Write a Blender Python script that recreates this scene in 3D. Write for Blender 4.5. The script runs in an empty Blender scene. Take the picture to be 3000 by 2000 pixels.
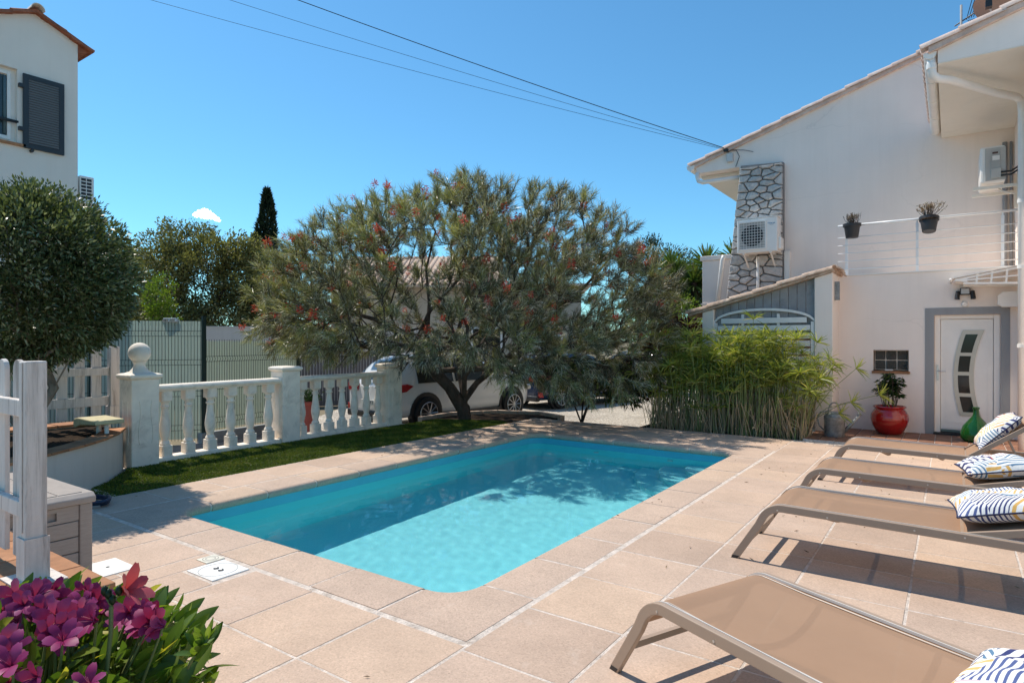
import bpy, bmesh, math, random
import numpy as np
from mathutils import Vector, Matrix

R = math.radians
rnd = random.Random(7)
nrg = np.random.default_rng(11)
SC = bpy.context.scene
COL = SC.collection

# ------------------------------------------------------------------ camera
CAMP = Vector((2.547, -3.027, 1.6))
YAW = R(35)
cam = bpy.data.cameras.new('camera')
cam.sensor_width = 36.0
cam.lens = 22.06
cam.clip_start = 0.05
cam.clip_end = 4000
cam.shift_y = -0.001
cam_o = bpy.data.objects.new('camera', cam)
COL.objects.link(cam_o)
cam_o.location = CAMP
cam_o.rotation_euler = (R(90), 0, YAW)
SC.camera = cam_o

# ------------------------------------------------------------------ light
SUN_EL = R(58)
SUN_AZ = R(-87)                      # compass style: 0 = +Y, negative = towards -X
SKY_STRENGTH = 0.147
w = bpy.data.worlds.new('World')
SC.world = w
w.use_nodes = True
wn = w.node_tree
bg = wn.nodes['Background']
sky = wn.nodes.new('ShaderNodeTexSky')
sky.sky_type = 'NISHITA'
sky.sun_disc = False
sky.sun_elevation = SUN_EL
sky.sun_rotation = SUN_AZ
sky.air_density = 1.0
sky.dust_density = 0.25
sky.ozone_density = 2.0
tint = wn.nodes.new('ShaderNodeMix')
tint.data_type = 'RGBA'
tint.blend_type = 'MULTIPLY'
tint.inputs[0].default_value = 1.0
tint.inputs[7].default_value = (0.475, 0.875, 1.0, 1)          # clear Mediterranean air: deeper blue than the model's
wn.links.new(sky.outputs[0], tint.inputs[6])
wn.links.new(tint.outputs[2], bg.inputs[0])
bg.inputs[1].default_value = SKY_STRENGTH

sl = bpy.data.lights.new('sun', 'SUN')
sl.energy = 4.2
sl.angle = R(0.5)
sl.color = (1.0, 0.93, 0.82)
sl.cycles.is_caustics_light = True
sun_o = bpy.data.objects.new('sun', sl)
COL.objects.link(sun_o)
sdir = Vector((math.sin(SUN_AZ) * math.cos(SUN_EL), math.cos(SUN_AZ) * math.cos(SUN_EL), math.sin(SUN_EL)))
sun_o.rotation_euler = sdir.to_track_quat('Z', 'Y').to_euler()
sun_o.location = sdir * 30

SC.view_settings.view_transform = 'Standard'
SC.view_settings.look = 'None'
SC.view_settings.exposure = 0.18
SC.view_settings.gamma = 1.0
SC.view_settings.use_curve_mapping = False
SC.render.engine = 'CYCLES'
SC.cycles.use_denoising = True
SC.cycles.max_bounces = 14
SC.cycles.diffuse_bounces = 10
SC.cycles.transmission_bounces = 12
SC.cycles.transparent_max_bounces = 16
SC.cycles.sample_clamp_indirect = 10.0
SC.cycles.caustics_reflective = False
SC.cycles.caustics_refractive = True


# ------------------------------------------------------------------ helpers
def at(px, py, d):
    """point seen at photo position (px, py) at a depth of d metres"""
    dx = (px - 1500) / 1838.0
    return Vector((CAMP.x + d * (dx * math.cos(YAW) - math.sin(YAW)),
                   CAMP.y + d * (dx * math.sin(YAW) + math.cos(YAW)),
                   CAMP.z - d * (py - 997) / 1838.0))


ORG = {}


def tag(o, label=None, cat=None, group=None, kind=None):
    if label:
        o['label'] = label
    if cat:
        o['category'] = cat
    if group:
        o['group'] = group
    if kind:
        o['kind'] = kind
    return o


def thing(name, label, cat, loc=(0, 0, 0), rotz=None, group=None):
    o = bpy.data.objects.new(name, None)
    COL.objects.link(o)
    o.location = loc
    o.empty_display_size = 0.2
    if rotz is None:
        ORG[o.name] = Vector(loc)
    else:
        o.rotation_euler = (0, 0, rotz)
        ORG[o.name] = Vector((0, 0, 0))
    return tag(o, label, cat, group)


class MB:
    def __init__(self):
        self.v = []
        self.f = []

    def add(self, vs, fs):
        k = len(self.v)
        self.v.extend(vs)
        self.f.extend([tuple(i + k for i in f) for f in fs])
        return self

    def box(self, x0, x1, y0, y1, z0, z1):
        x0, x1 = min(x0, x1), max(x0, x1)
        y0, y1 = min(y0, y1), max(y0, y1)
        z0, z1 = min(z0, z1), max(z0, z1)
        return self.add([(x0, y0, z0), (x1, y0, z0), (x1, y1, z0), (x0, y1, z0), (x0, y0, z1), (x1, y0, z1), (x1, y1, z1), (x0, y1, z1)],
                        [(0, 3, 2, 1), (4, 5, 6, 7), (0, 1, 5, 4), (1, 2, 6, 5), (2, 3, 7, 6), (3, 0, 4, 7)])

    def prism(self, poly, axis, d0, d1):
        n = len(poly)
        def mk(p, d):
            if axis == 'y':
                return (p[0], d, p[1])
            if axis == 'x':
                return (d, p[0], p[1])
            return (p[0], p[1], d)
        vs = [mk(p, d0) for p in poly] + [mk(p, d1) for p in poly]
        fs = [tuple(range(n)), tuple(range(2 * n - 1, n - 1, -1))]
        for i in range(n):
            j = (i + 1) % n
            fs.append((i, i + n, j + n, j))
        return self.add(vs, fs)

    def tube(self, pts, r, n=8, cap=True):
        pts = [Vector(p) for p in pts]
        m = len(pts)
        rs = r if isinstance(r, (list, tuple)) else [r] * m
        k = len(self.v)
        up = None
        for i, p in enumerate(pts):
            t = (pts[min(i + 1, m - 1)] - pts[max(i - 1, 0)])
            if t.length < 1e-9:
                t = Vector((0, 0, 1))
            t.normalize()
            if up is None:
                up = Vector((0, 0, 1)) if abs(t.z) < 0.9 else Vector((1, 0, 0))
            a = t.cross(up)
            if a.length < 1e-6:
                a = t.cross(Vector((1, 0.3, 0)))
            a.normalize()
            b = a.cross(t).normalized()
            up = b
            for q in range(n):
                an = 2 * math.pi * q / n
                self.v.append(tuple(p + (a * math.cos(an) + b * math.sin(an)) * rs[i]))
        for i in range(m - 1):
            for q in range(n):
                q2 = (q + 1) % n
                self.f.append((k + i * n + q, k + i * n + q2, k + (i + 1) * n + q2, k + (i + 1) * n + q))
        if cap:
            self.f.append(tuple(k + q for q in range(n - 1, -1, -1)))
            self.f.append(tuple(k + (m - 1) * n + q for q in range(n)))
        return self

    def lathe(self, prof, c=(0, 0, 0), n=20, sq=None):
        """prof: list of (r, z).  sq: set of indices that are square sections"""
        k = len(self.v)
        m = len(prof)
        for i, (r, z) in enumerate(prof):
            for q in range(n):
                an = 2 * math.pi * (q + 0.5) / n
                ca, sa = math.cos(an), math.sin(an)
                if sq and i in sq:
                    s = 1.0 / max(abs(ca), abs(sa))
                    ca, sa = ca * s, sa * s
                self.v.append((c[0] + r * ca, c[1] + r * sa, c[2] + z))
        for i in range(m - 1):
            for q in range(n):
                q2 = (q + 1) % n
                self.f.append((k + i * n + q, k + i * n + q2, k + (i + 1) * n + q2, k + (i + 1) * n + q))
        self.f.append(tuple(k + q for q in range(n - 1, -1, -1)))
        self.f.append(tuple(k + (m - 1) * n + q for q in range(n)))
        return self

    def sweepxz(self, path, y0, y1, t):
        """flat bar following a path in the xz plane"""
        k = len(self.v)
        m = len(path)
        for i, (x, z) in enumerate(path):
            a = path[max(i - 1, 0)]
            b = path[min(i + 1, m - 1)]
            d = Vector((b[0] - a[0], b[1] - a[1])).normalized()
            nx, nz = -d.y * t / 2, d.x * t / 2
            self.v += [(x + nx, y0, z + nz), (x + nx, y1, z + nz), (x - nx, y1, z - nz), (x - nx, y0, z - nz)]
        for i in range(m - 1):
            for q in range(4):
                q2 = (q + 1) % 4
                self.f.append((k + i * 4 + q, k + i * 4 + q2, k + (i + 1) * 4 + q2, k + (i + 1) * 4 + q))
        self.f.append((k + 3, k + 2, k + 1, k))
        e = k + (m - 1) * 4
        self.f.append((e, e + 1, e + 2, e + 3))
        return self

    def xf(self, M):
        self.v = [tuple(M @ Vector(p)) for p in self.v]
        return self

    def build(self, name, mat, parent=None, smooth=False, bevel=0, loc=None, auto=None):
        o = Vector((0, 0, 0))
        if parent is not None:
            o = ORG[parent.name]
        elif loc is not None:
            o = Vector(loc)
        me = bpy.data.meshes.new(name)
        me.from_pydata([(p[0] - o.x, p[1] - o.y, p[2] - o.z) for p in self.v], [], self.f)
        me.validate()
        bm = bmesh.new()
        bm.from_mesh(me)
        bmesh.ops.recalc_face_normals(bm, faces=bm.faces)
        bm.to_mesh(me)
        bm.free()
        if smooth:
            me.polygons.foreach_set('use_smooth', [True] * len(me.polygons))
            if auto:
                me.set_sharp_from_angle(angle=R(auto))
        me.materials.append(mat)
        ob = bpy.data.objects.new(name, me)
        COL.objects.link(ob)
        if parent is not None:
            ob.parent = parent
        elif loc is not None:
            ob.location = loc
        ORG[ob.name] = o
        if bevel:
            b = ob.modifiers.new('bevel', 'BEVEL')
            b.width = bevel
            b.segments = 2
            b.limit_method = 'ANGLE'
            b.angle_limit = R(40)
        return ob


def linkcopy(src, name, parent, M):
    """a copy of one piece that shares its mesh"""
    c = src.copy()
    c.name = name
    COL.objects.link(c)
    c.parent = parent
    c.matrix_basis = M
    ORG[c.name] = ORG.get(src.name, Vector((0, 0, 0)))
    return c


def copy_thing(root, loc, rotz, label):
    c = root.copy()
    COL.objects.link(c)
    c.location = loc
    c.rotation_euler = (0, 0, rotz)
    c['label'] = label
    ORG[c.name] = Vector((0, 0, 0))
    for ch in list(root.children):
        d = ch.copy()
        COL.objects.link(d)
        d.parent = c
        for g in list(ch.children):
            e = g.copy()
            COL.objects.link(e)
            e.parent = d
    return c


# ------------------------------------------------------------------ materials
def nodes_of(name):
    m = bpy.data.materials.new(name)
    m.use_nodes = True
    nt = m.node_tree
    return m, nt, nt.nodes['Principled BSDF']


def mixrgb(nt, fac, a, b, mode='MIX'):
    n = nt.nodes.new('ShaderNodeMix')
    n.data_type = 'RGBA'
    n.blend_type = mode
    for sock, val in ((n.inputs[0], fac), (n.inputs[6], a), (n.inputs[7], b)):
        if hasattr(val, 'links') or hasattr(val, 'is_linked'):
            nt.links.new(val, sock)
        elif isinstance(val, (tuple, list)):
            sock.default_value = (val[0], val[1], val[2], 1)
        else:
            sock.default_value = val
    return n.outputs[2]


def noise(nt, scale, detail=4, rough=0.6, vec=None, dist=0.0):
    n = nt.nodes.new('ShaderNodeTexNoise')
    n.inputs['Scale'].default_value = scale
    n.inputs['Detail'].default_value = detail
    n.inputs['Roughness'].default_value = rough
    n.inputs['Distortion'].default_value = dist
    if vec is not None:
        nt.links.new(vec, n.inputs['Vector'])
    return n


def ramp(nt, fac, stops, interp='LINEAR'):
    n = nt.nodes.new('ShaderNodeValToRGB')
    n.color_ramp.interpolation = interp
    el = n.color_ramp.elements
    while len(el) < len(stops):
        el.new(0.5)
    for e, (p, c) in zip(el, stops):
        e.position = p
        e.color = (c[0], c[1], c[2], 1) if isinstance(c, (tuple, list)) else (c, c, c, 1)
    nt.links.new(fac, n.inputs[0])
    return n.outputs[0]


def position(nt):
    return nt.nodes.new('ShaderNodeNewGeometry').outputs['Position']


def add_bump(nt, bsdf, height, strength, dist=0.01):
    b = nt.nodes.new('ShaderNodeBump')
    b.inputs['Strength'].default_value = strength
    b.inputs['Distance'].default_value = dist
    nt.links.new(height, b.inputs['Height'])
    nt.links.new(b.outputs[0], bsdf.inputs['Normal'])
    return b


def mat(name, col, rough=0.6, var=0.12, scale=3.0, bump=0.15, bscale=80, bdist=0.004, spec=0.4, metal=0.0, orand=0.0,
        stain=None, stain_amt=0.3, stain_scale=1.5, zstretch=1.0, coat=0.0):
    m, nt, b = nodes_of(name)
    pos = position(nt)
    if zstretch != 1.0:
        mp = nt.nodes.new('ShaderNodeMapping')
        mp.inputs['Scale'].default_value = (1, 1, zstretch)
        nt.links.new(pos, mp.inputs[0])
        vec = mp.outputs[0]
    else:
        vec = pos
    n1 = noise(nt, scale, 6, 0.65, vec)
    lo = tuple(c * (1 - var) for c in col)
    hi = tuple(min(1, c * (1 + var)) for c in col)
    c = ramp(nt, n1.outputs['Fac'], [(0.3, lo), (0.7, hi)])
    if stain:
        n2 = noise(nt, stain_scale, 7, 0.7, vec, 0.6)
        f = ramp(nt, n2.outputs['Fac'], [(0.52, 0.0), (0.72, stain_amt)])
        c = mixrgb(nt, f, c, stain)
    if orand:
        oi = nt.nodes.new('ShaderNodeObjectInfo')
        k = ramp(nt, oi.outputs['Random'], [(0, 1 - orand), (1, 1 + orand * 0.6)])
        c = mixrgb(nt, 1.0, c, k, 'MULTIPLY')
    nt.links.new(c, b.inputs['Base Color'])
    b.inputs['Roughness'].default_value = rough
    b.inputs['Specular IOR Level'].default_value = spec
    b.inputs['Metallic'].default_value = metal
    b.inputs['Coat Weight'].default_value = coat
    b.inputs['Coat Roughness'].default_value = 0.08
    if bump:
        n3 = noise(nt, bscale, 4, 0.6, pos)
        add_bump(nt, b, n3.outputs['Fac'], bump, bdist)
    return m


def leafmat(name, stops, trans=0.3, rough=0.5, spec=0.35):
    m, nt, b = nodes_of(name)
    at_ = nt.nodes.new('ShaderNodeAttribute')
    at_.attribute_name = 'tone'
    c = ramp(nt, at_.outputs['Fac'], stops)
    nt.links.new(c, b.inputs['Base Color'])
    b.inputs['Roughness'].default_value = rough
    b.inputs['Specular IOR Level'].default_value = spec
    tr = nt.nodes.new('ShaderNodeBsdfTranslucent')
    c2 = mixrgb(nt, 1.0, c, (1.3, 1.35, 0.6), 'MULTIPLY')
    nt.links.new(c2, tr.inputs[0])
    mx = nt.nodes.new('ShaderNodeMixShader')
    mx.inputs[0].default_value = trans
    nt.links.new(b.outputs[0], mx.inputs[1])
    nt.links.new(tr.outputs[0], mx.inputs[2])
    nt.links.new(mx.outputs[0], nt.nodes['Material Output'].inputs[0])
    return m


def stone_mat(name, col, orand=0.1, speck=0.25):
    """reconstituted stone slab: fine aggregate speckle, a few dark pits, soft stains"""
    m, nt, b = nodes_of(name)
    pos = position(nt)
    n1 = noise(nt, 2.2, 5, 0.6, pos)
    c = ramp(nt, n1.outputs['Fac'], [(0.3, tuple(x * 0.9 for x in col)), (0.7, tuple(x * 1.08 for x in col))])
    vo = nt.nodes.new('ShaderNodeTexVoronoi')
    vo.inputs['Scale'].default_value = 120
    nt.links.new(pos, vo.inputs['Vector'])
    hs = nt.nodes.new('ShaderNodeSeparateColor')
    nt.links.new(vo.outputs['Color'], hs.inputs[0])
    sp = ramp(nt, hs.outputs[0], [(0.0, 1 - speck * 1.5), (0.25, 1 - speck * 0.4), (0.7, 1.0), (1.0, 1 + speck * 0.9)])
    c = mixrgb(nt, 1.0, c, sp, 'MULTIPLY')
    n2 = noise(nt, 38, 2, 0.5, pos)
    pit = ramp(nt, n2.outputs['Fac'], [(0.715, 0.0), (0.735, 0.55)])
    n4 = noise(nt, 0.9, 3, 0.5, pos)
    pm = ramp(nt, n4.outputs['Fac'], [(0.5, 0.0), (0.62, 1.0)])
    pit2 = mixrgb(nt, 1.0, pit, pm, 'MULTIPLY')
    c = mixrgb(nt, pit2, c, (0.12, 0.085, 0.06))
    n5 = noise(nt, 1.3, 6, 0.7, pos, 1.0)
    st = ramp(nt, n5.outputs['Fac'], [(0.5, 0.0), (0.75, 0.35)])
    c = mixrgb(nt, st, c, tuple(x * 0.72 for x in col))
    n6 = noise(nt, 2.7, 5, 0.75, pos, 0.4)
    lm_ = ramp(nt, n6.outputs['Fac'], [(0.60, 0.0), (0.74, 0.35)])
    c = mixrgb(nt, lm_, c, (0.72, 0.60, 0.51))              # pale lime bloom left by pool water
    oi = nt.nodes.new('ShaderNodeObjectInfo')
    k = ramp(nt, oi.outputs['Random'], [(0, (1 - orand, 1 - orand * 1.1, 1 - orand * 1.2)), (0.5, (1, 1, 1)), (1, (1.05, 1.03, 0.97))])
    c = mixrgb(nt, 1.0, c, k, 'MULTIPLY')
    nt.links.new(c, b.inputs['Base Color'])
    b.inputs['Roughness'].default_value = 0.75
    b.inputs['Specular IOR Level'].default_value = 0.3
    n3 = noise(nt, 160, 3, 0.6, pos)
    add_bump(nt, b, n3.outputs['Fac'], 0.25, 0.003)
    return m


def stucco_mat(name, col, rain=0.15, bump=0.35, crack=0.0):
    m, nt, b = nodes_of(name)
    pos = position(nt)
    n1 = noise(nt, 0.8, 6, 0.6, pos)
    c = ramp(nt, n1.outputs['Fac'], [(0.3, tuple(x * 0.95 for x in col)), (0.7, tuple(min(1, x * 1.03) for x in col))])
    mp = nt.nodes.new('ShaderNodeMapping')
    mp.inputs['Scale'].default_value = (5.0, 5.0, 0.28)
    nt.links.new(pos, mp.inputs[0])
    n2 = noise(nt, 1.0, 6, 0.7, mp.outputs[0])
    f = ramp(nt, n2.outputs['Fac'], [(0.5, 0.0), (0.75, rain)])
    c = mixrgb(nt, f, c, tuple(x * 0.66 for x in (col[0], col[1] * 0.97, col[2] * 0.9)))
    if crack:
        mp2 = nt.nodes.new('ShaderNodeMapping')
        mp2.inputs['Scale'].default_value = (0.25, 0.25, 1.1)
        nt.links.new(pos, mp2.inputs[0])
        nd = noise(nt, 1.5, 4, 0.6, pos)
        va = nt.nodes.new('ShaderNodeVectorMath')
        va.operation = 'MULTIPLY_ADD'
        nt.links.new(nd.outputs['Color'], va.inputs[0])
        va.inputs[1].default_value = (0.25, 0.25, 0.25)
        nt.links.new(mp2.outputs[0], va.inputs[2])
        vo = nt.nodes.new('ShaderNodeTexVoronoi')
        vo.feature = 'DISTANCE_TO_EDGE'
        vo.inputs['Scale'].default_value = 0.9
        nt.links.new(va.outputs[0], vo.inputs['Vector'])
        cf = ramp(nt, vo.outputs['Distance'], [(0.0, crack), (0.006, 0.0)])
        n6 = noise(nt, 0.6, 2, 0.5, pos)
        mk = ramp(nt, n6.outputs['Fac'], [(0.45, 0.0), (0.58, 1.0)])
        cf = mixrgb(nt, 1.0, cf, mk, 'MULTIPLY')
        c = mixrgb(nt, cf, c, tuple(x * 0.55 for x in col))
    nt.links.new(c, b.inputs['Base Color'])
    b.inputs['Roughness'].default_value = 0.9
    b.inputs['Specular IOR Level'].default_value = 0.2
    n3 = noise(nt, 55, 5, 0.65, pos)
    add_bump(nt, b, n3.outputs['Fac'], bump, 0.006)
    return m


def metal_paint(name, col, rough=0.35, metal=0.0):
    return mat(name, col, rough=rough, var=0.05, bump=0.03, bscale=200, spec=0.5, metal=metal)


M = {}
M['slab'] = stone_mat('deck_stone', (0.565, 0.41, 0.312), 0.12, 0.11)
M['coping'] = stone_mat('coping_stone', (0.55, 0.405, 0.312), 0.06, 0.14)
M['mortar'] = mat('mortar', (0.70, 0.60, 0.52), 0.95, 0.25, 14, 1.0, 70, 0.014, 0.1, stain=(0.36, 0.28, 0.22), stain_amt=0.9, stain_scale=9)
M['stucco'] = stucco_mat('wall_render', (0.90, 0.80, 0.73), 0.13, 0.45, 0.2)
M['stucco_far'] = stucco_mat('house_render', (0.87, 0.79, 0.71), 0.12, 0.2)
M['stucco_taupe'] = stucco_mat('taupe_render', (0.84, 0.74, 0.67), 0.2, 0.2)
M['stucco_cream'] = stucco_mat('cream_render', (0.60, 0.50, 0.38), 0.35, 1.2)
M['planter'] = stucco_mat('planter_render', (0.66, 0.61, 0.55), 0.45, 0.5)
M['soffit'] = stucco_mat('soffit_render', (0.80, 0.755, 0.68), 0.15, 0.25)
M['cast'] = mat('cast_stone', (0.92, 0.82, 0.70), 0.85, 0.08, 6, 0.35, 60, 0.004, 0.2, stain=(0.40, 0.35, 0.28), stain_amt=0.55, stain_scale=4)
M['white'] = metal_paint('white_paint', (0.85, 0.81, 0.765), 0.35)
M['white_pvc'] = metal_paint('white_pvc', (0.86, 0.82, 0.775), 0.3)
M['lattice'] = mat('white_timber', (0.78, 0.77, 0.76), 0.6, 0.08, 8, 0.2, 50, zstretch=4)
M['wood_white'] = mat('peeling_white_wood', (0.68, 0.61, 0.555), 0.7, 0.16, 22, 0.7, 60, 0.004, 0.3, stain=(0.15, 0.10, 0.075), stain_amt=0.85, stain_scale=16, zstretch=0.08)
M['box'] = mat('resin_box', (0.36, 0.31, 0.275), 0.5, 0.1, 16, 0.2, 30, 0.002, 0.4, zstretch=6)
M['terracotta'] = mat('terracotta', (0.42, 0.20, 0.10), 0.8, 0.25, 9, 0.3, 60, 0.004, 0.25, orand=0.22, stain=(0.2, 0.12, 0.08), stain_amt=0.5, stain_scale=6)
M['brown_tile'] = mat('brown_clay_tile', (0.27, 0.13, 0.08), 0.55, 0.25, 9, 0.25, 60, 0.004, 0.35, orand=0.3)
M['roof_tile'] = mat('pale_roof_tile', (0.62, 0.47, 0.40), 0.85, 0.2, 7, 0.4, 50, 0.005, 0.2, orand=0.12, stain=(0.78, 0.72, 0.66), stain_amt=0.6, stain_scale=4)
M['roof_old'] = mat('weathered_roof_tile', (0.52, 0.38, 0.29), 0.9, 0.3, 9, 0.8, 30, 0.01, 0.15, orand=0.15, stain=(0.72, 0.64, 0.55), stain_amt=0.7, stain_scale=7)
M['roof_red'] = mat('red_roof_tile', (0.36, 0.13, 0.075), 0.85, 0.3, 9, 0.5, 40, 0.006, 0.2, orand=0.25)
M['grey_plank'] = mat('grey_blue_plank', (0.30, 0.305, 0.32), 0.7, 0.15, 5, 0.3, 40, 0.003, 0.3, stain=(0.12, 0.12, 0.12), stain_amt=0.5, stain_scale=3, orand=0.1)
M['grey_paint'] = mat('grey_surround_paint', (0.30, 0.305, 0.315), 0.75, 0.1, 4, 0.3, 60, zstretch=0.2, stain=(0.45, 0.45, 0.44), stain_amt=0.35)
M['stone_grey'] = mat('cladding_stone', (0.54, 0.515, 0.49), 0.9, 0.2, 11, 0.9, 22, 0.015, 0.2, orand=0.16)
M['joint_grey'] = mat('cladding_joint', (0.24, 0.23, 0.225), 0.95, 0.2, 10, 0.6, 50, 0.006, 0.1)
M['steel'] = mat('brushed_steel', (0.62, 0.62, 0.60), 0.35, 0.06, 8, 0.05, 120, metal=0.9)
M['champagne'] = mat('satin_door_trim', (0.52, 0.48, 0.42), 0.4, 0.06, 8, 0.05, 120, metal=0.5)
M['galva'] = mat('galvanised', (0.30, 0.31, 0.31), 0.5, 0.35, 14, 0.25, 40, metal=0.6, stain=(0.1, 0.1, 0.1), stain_amt=0.5, stain_scale=9)
M['rail'] = metal_paint('white_railing', (0.82, 0.82, 0.82), 0.3)
M['black'] = metal_paint('black_plastic', (0.018, 0.018, 0.02), 0.45)
M['pot_black'] = metal_paint('dark_grey_pot', (0.03, 0.03, 0.034), 0.5)
M['anthracite'] = metal_paint('anthracite_shutter', (0.026, 0.034, 0.043), 0.5)
M['slate'] = metal_paint('grey_shutter_slat', (0.17, 0.17, 0.17), 0.6)
M['green_steel'] = metal_paint('green_fence_steel', (0.012, 0.035, 0.03), 0.45)
M['gate'] = metal_paint('grey_gate_slat', (0.13, 0.115, 0.115), 0.6)
M['glass_dark'] = metal_paint('dark_glazing', (0.02, 0.022, 0.022), 0.06)
M['red_glaze'] = mat('red_glaze', (0.33, 0.008, 0.008), 0.12, 0.15, 5, 0.05, 30, spec=0.6, coat=0.6)
M['red_pot'] = mat('coral_pot', (0.40, 0.09, 0.07), 0.6, 0.1, 5, 0.1)
M['frame'] = metal_paint('taupe_aluminium', (0.40, 0.285, 0.205), 0.45)
M['soil'] = mat('soil', (0.045, 0.03, 0.02), 1.0, 0.4, 20, 1.0, 40, 0.03, 0.1)
M['bark'] = mat('bark', (0.10, 0.075, 0.06), 0.95, 0.4, 14, 0.9, 35, 0.02, 0.15, zstretch=0.3)
M['bark_dark'] = mat('dark_bark', (0.045, 0.033, 0.027), 0.95, 0.4, 14, 0.9, 35, 0.02, 0.15, zstretch=0.3)
M['bark_pale'] = mat('pale_bark', (0.24, 0.19, 0.145), 0.95, 0.3, 14, 0.7, 35, 0.015, 0.15, zstretch=0.3)
M['tyre'] = metal_paint('tyre_rubber', (0.012, 0.012, 0.013), 0.7)
M['alloy'] = metal_paint('alloy', (0.55, 0.55, 0.56), 0.3, 0.8)
M['carwhite'] = mat('white_car_paint', (0.78, 0.78, 0.78), 0.25, 0.02, 3, 0, coat=0.8)
M['carblue'] = mat('dark_blue_car_paint', (0.012, 0.03, 0.075), 0.25, 0.02, 3, 0, coat=0.8)
M['carsilver'] = mat('silver_car_paint', (0.5, 0.5, 0.51), 0.3, 0.02, 3, 0, coat=0.8, metal=0.4)
M['lamp_red'] = mat('tail_lamp_red', (0.42, 0.012, 0.016), 0.12, 0.1, 30, 0, spec=0.7)
M['stone_panel'] = mat('thin_stone_strip', (0.34, 0.29, 0.25), 0.9, 0.3, 12, 0.8, 20, 0.02, 0.2, orand=0.25)
M['soft_yellow'] = mat('aged_cream_metal', (0.55, 0.47, 0.27), 0.6, 0.15, 12, 0.2)


def screen_mat():
    m, nt, b = nodes_of('green_screen_sheet')
    b.inputs['Base Color'].default_value = (0.50, 0.55, 0.50, 1)
    b.inputs['Roughness'].default_value = 0.6
    tr = nt.nodes.new('ShaderNodeBsdfTranslucent')
    tr.inputs[0].default_value = (0.72, 0.78, 0.70, 1)
    mx = nt.nodes.new('ShaderNodeMixShader')
    mx.inputs[0].default_value = 0.5
    nt.links.new(b.outputs[0], mx.inputs[1])
    nt.links.new(tr.outputs[0], mx.inputs[2])
    nt.links.new(mx.outputs[0], nt.nodes['Material Output'].inputs[0])
    return m


M['screen'] = screen_mat()

# ================================================================== SETTING
GZ = -0.38                                  # level of the drive round the raised pool terrace


def gravel_mat():
    m, nt, b = nodes_of('gravel')
    pos = position(nt)
    vo = nt.nodes.new('ShaderNodeTexVoronoi')
    vo.inputs['Scale'].default_value = 38
    nt.links.new(pos, vo.inputs['Vector'])
    sc = nt.nodes.new('ShaderNodeSeparateColor')
    nt.links.new(vo.outputs['Color'], sc.inputs[0])
    c = ramp(nt, sc.outputs[0], [(0.0, (0.30, 0.24, 0.18)), (0.5, (0.58, 0.50, 0.40)), (1.0, (0.76, 0.69, 0.60))])
    n = noise(nt, 1.2, 5, 0.6, pos)
    k = ramp(nt, n.outputs['Fac'], [(0.3, 0.75), (0.7, 1.05)])
    c = mixrgb(nt, 1.0, c, k, 'MULTIPLY')
    nt.links.new(c, b.inputs['Base Color'])
    b.inputs['Roughness'].default_value = 0.9
    inv = ramp(nt, vo.outputs['Distance'], [(0.0, 1.0), (0.6, 0.0)])
    add_bump(nt, b, inv, 0.9, 0.02)
    return m


M['gravel'] = gravel_mat()
M['earth'] = mat('dry_earth', (0.23, 0.19, 0.13), 0.95, 0.3, 0.6, 0.5, 6, 0.05, 0.1, stain=(0.10, 0.12, 0.045), stain_amt=0.7, stain_scale=0.3)
M['asphalt'] = mat('pinkish_paving', (0.30, 0.235, 0.205), 0.9, 0.2, 3, 0.5, 120, 0.004, 0.2)

gz_ = GZ - 0.012
g = MB().add([(-700, -700, gz_), (700, -700, gz_), (700, 700, gz_), (-700, 700, gz_), (-3.6, -0.2, gz_), (0.2, -0.2, gz_), (0.2, 6.35, gz_), (-3.6, 6.35, gz_)],
             [(0, 1, 5, 4), (1, 2, 6, 5), (2, 3, 7, 6), (3, 0, 4, 7)])      # one sheet with the pool left open
tag(g.build('ground', M['earth']), kind='structure')
g = MB().add([(-9.6, 5.5, GZ), (-4.55, 5.5, GZ), (-4.55, 7.7, GZ), (0.5, 7.7, GZ), (0.5, 30, GZ), (-16, 30, GZ), (-12, 9, GZ)], [(0, 1, 2, 3, 4, 5, 6)])
tag(g.build('gravel_drive', M['gravel']), kind='structure')
g = MB().add([(-9.4, -4.0, GZ + 0.004), (-6.1, -4.0, GZ + 0.004), (-6.1, 5.8, GZ + 0.004), (-9.4, 5.8, GZ + 0.004)], [(0, 1, 2, 3)])
tag(g.build('paved_drive', M['asphalt']), kind='structure')

# ---- terrace slab (the mortar bed shows in the joints)
PX0, PX1, PY0, PY1 = -3.40, 0.0, 0.0, 6.15
deck = bpy.data.objects.new('pool_terrace', None)
COL.objects.link(deck)
tag(deck, kind='structure')
ORG[deck.name] = Vector((0, 0, 0))
mb = MB()
BZ = -0.0025
for (x0, x1, y0, y1) in ((-4.5, PX0 - 0.05, PY0 - 0.05, 7.86), (PX1 + 0.05, 8.2, PY0 - 0.05, 7.86), (PX0 - 0.05, PX1 + 0.05, PY1 + 0.05, 7.86),
                         (-6.2, 8.2, -6.0, PY0 - 0.05), (0.62, 8.2, 7.86, 9.6)):
    mb.box(x0, x1, y0, y1, GZ - 0.1, BZ)
mb.build('mortar_bed', M['mortar'], deck)


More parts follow.
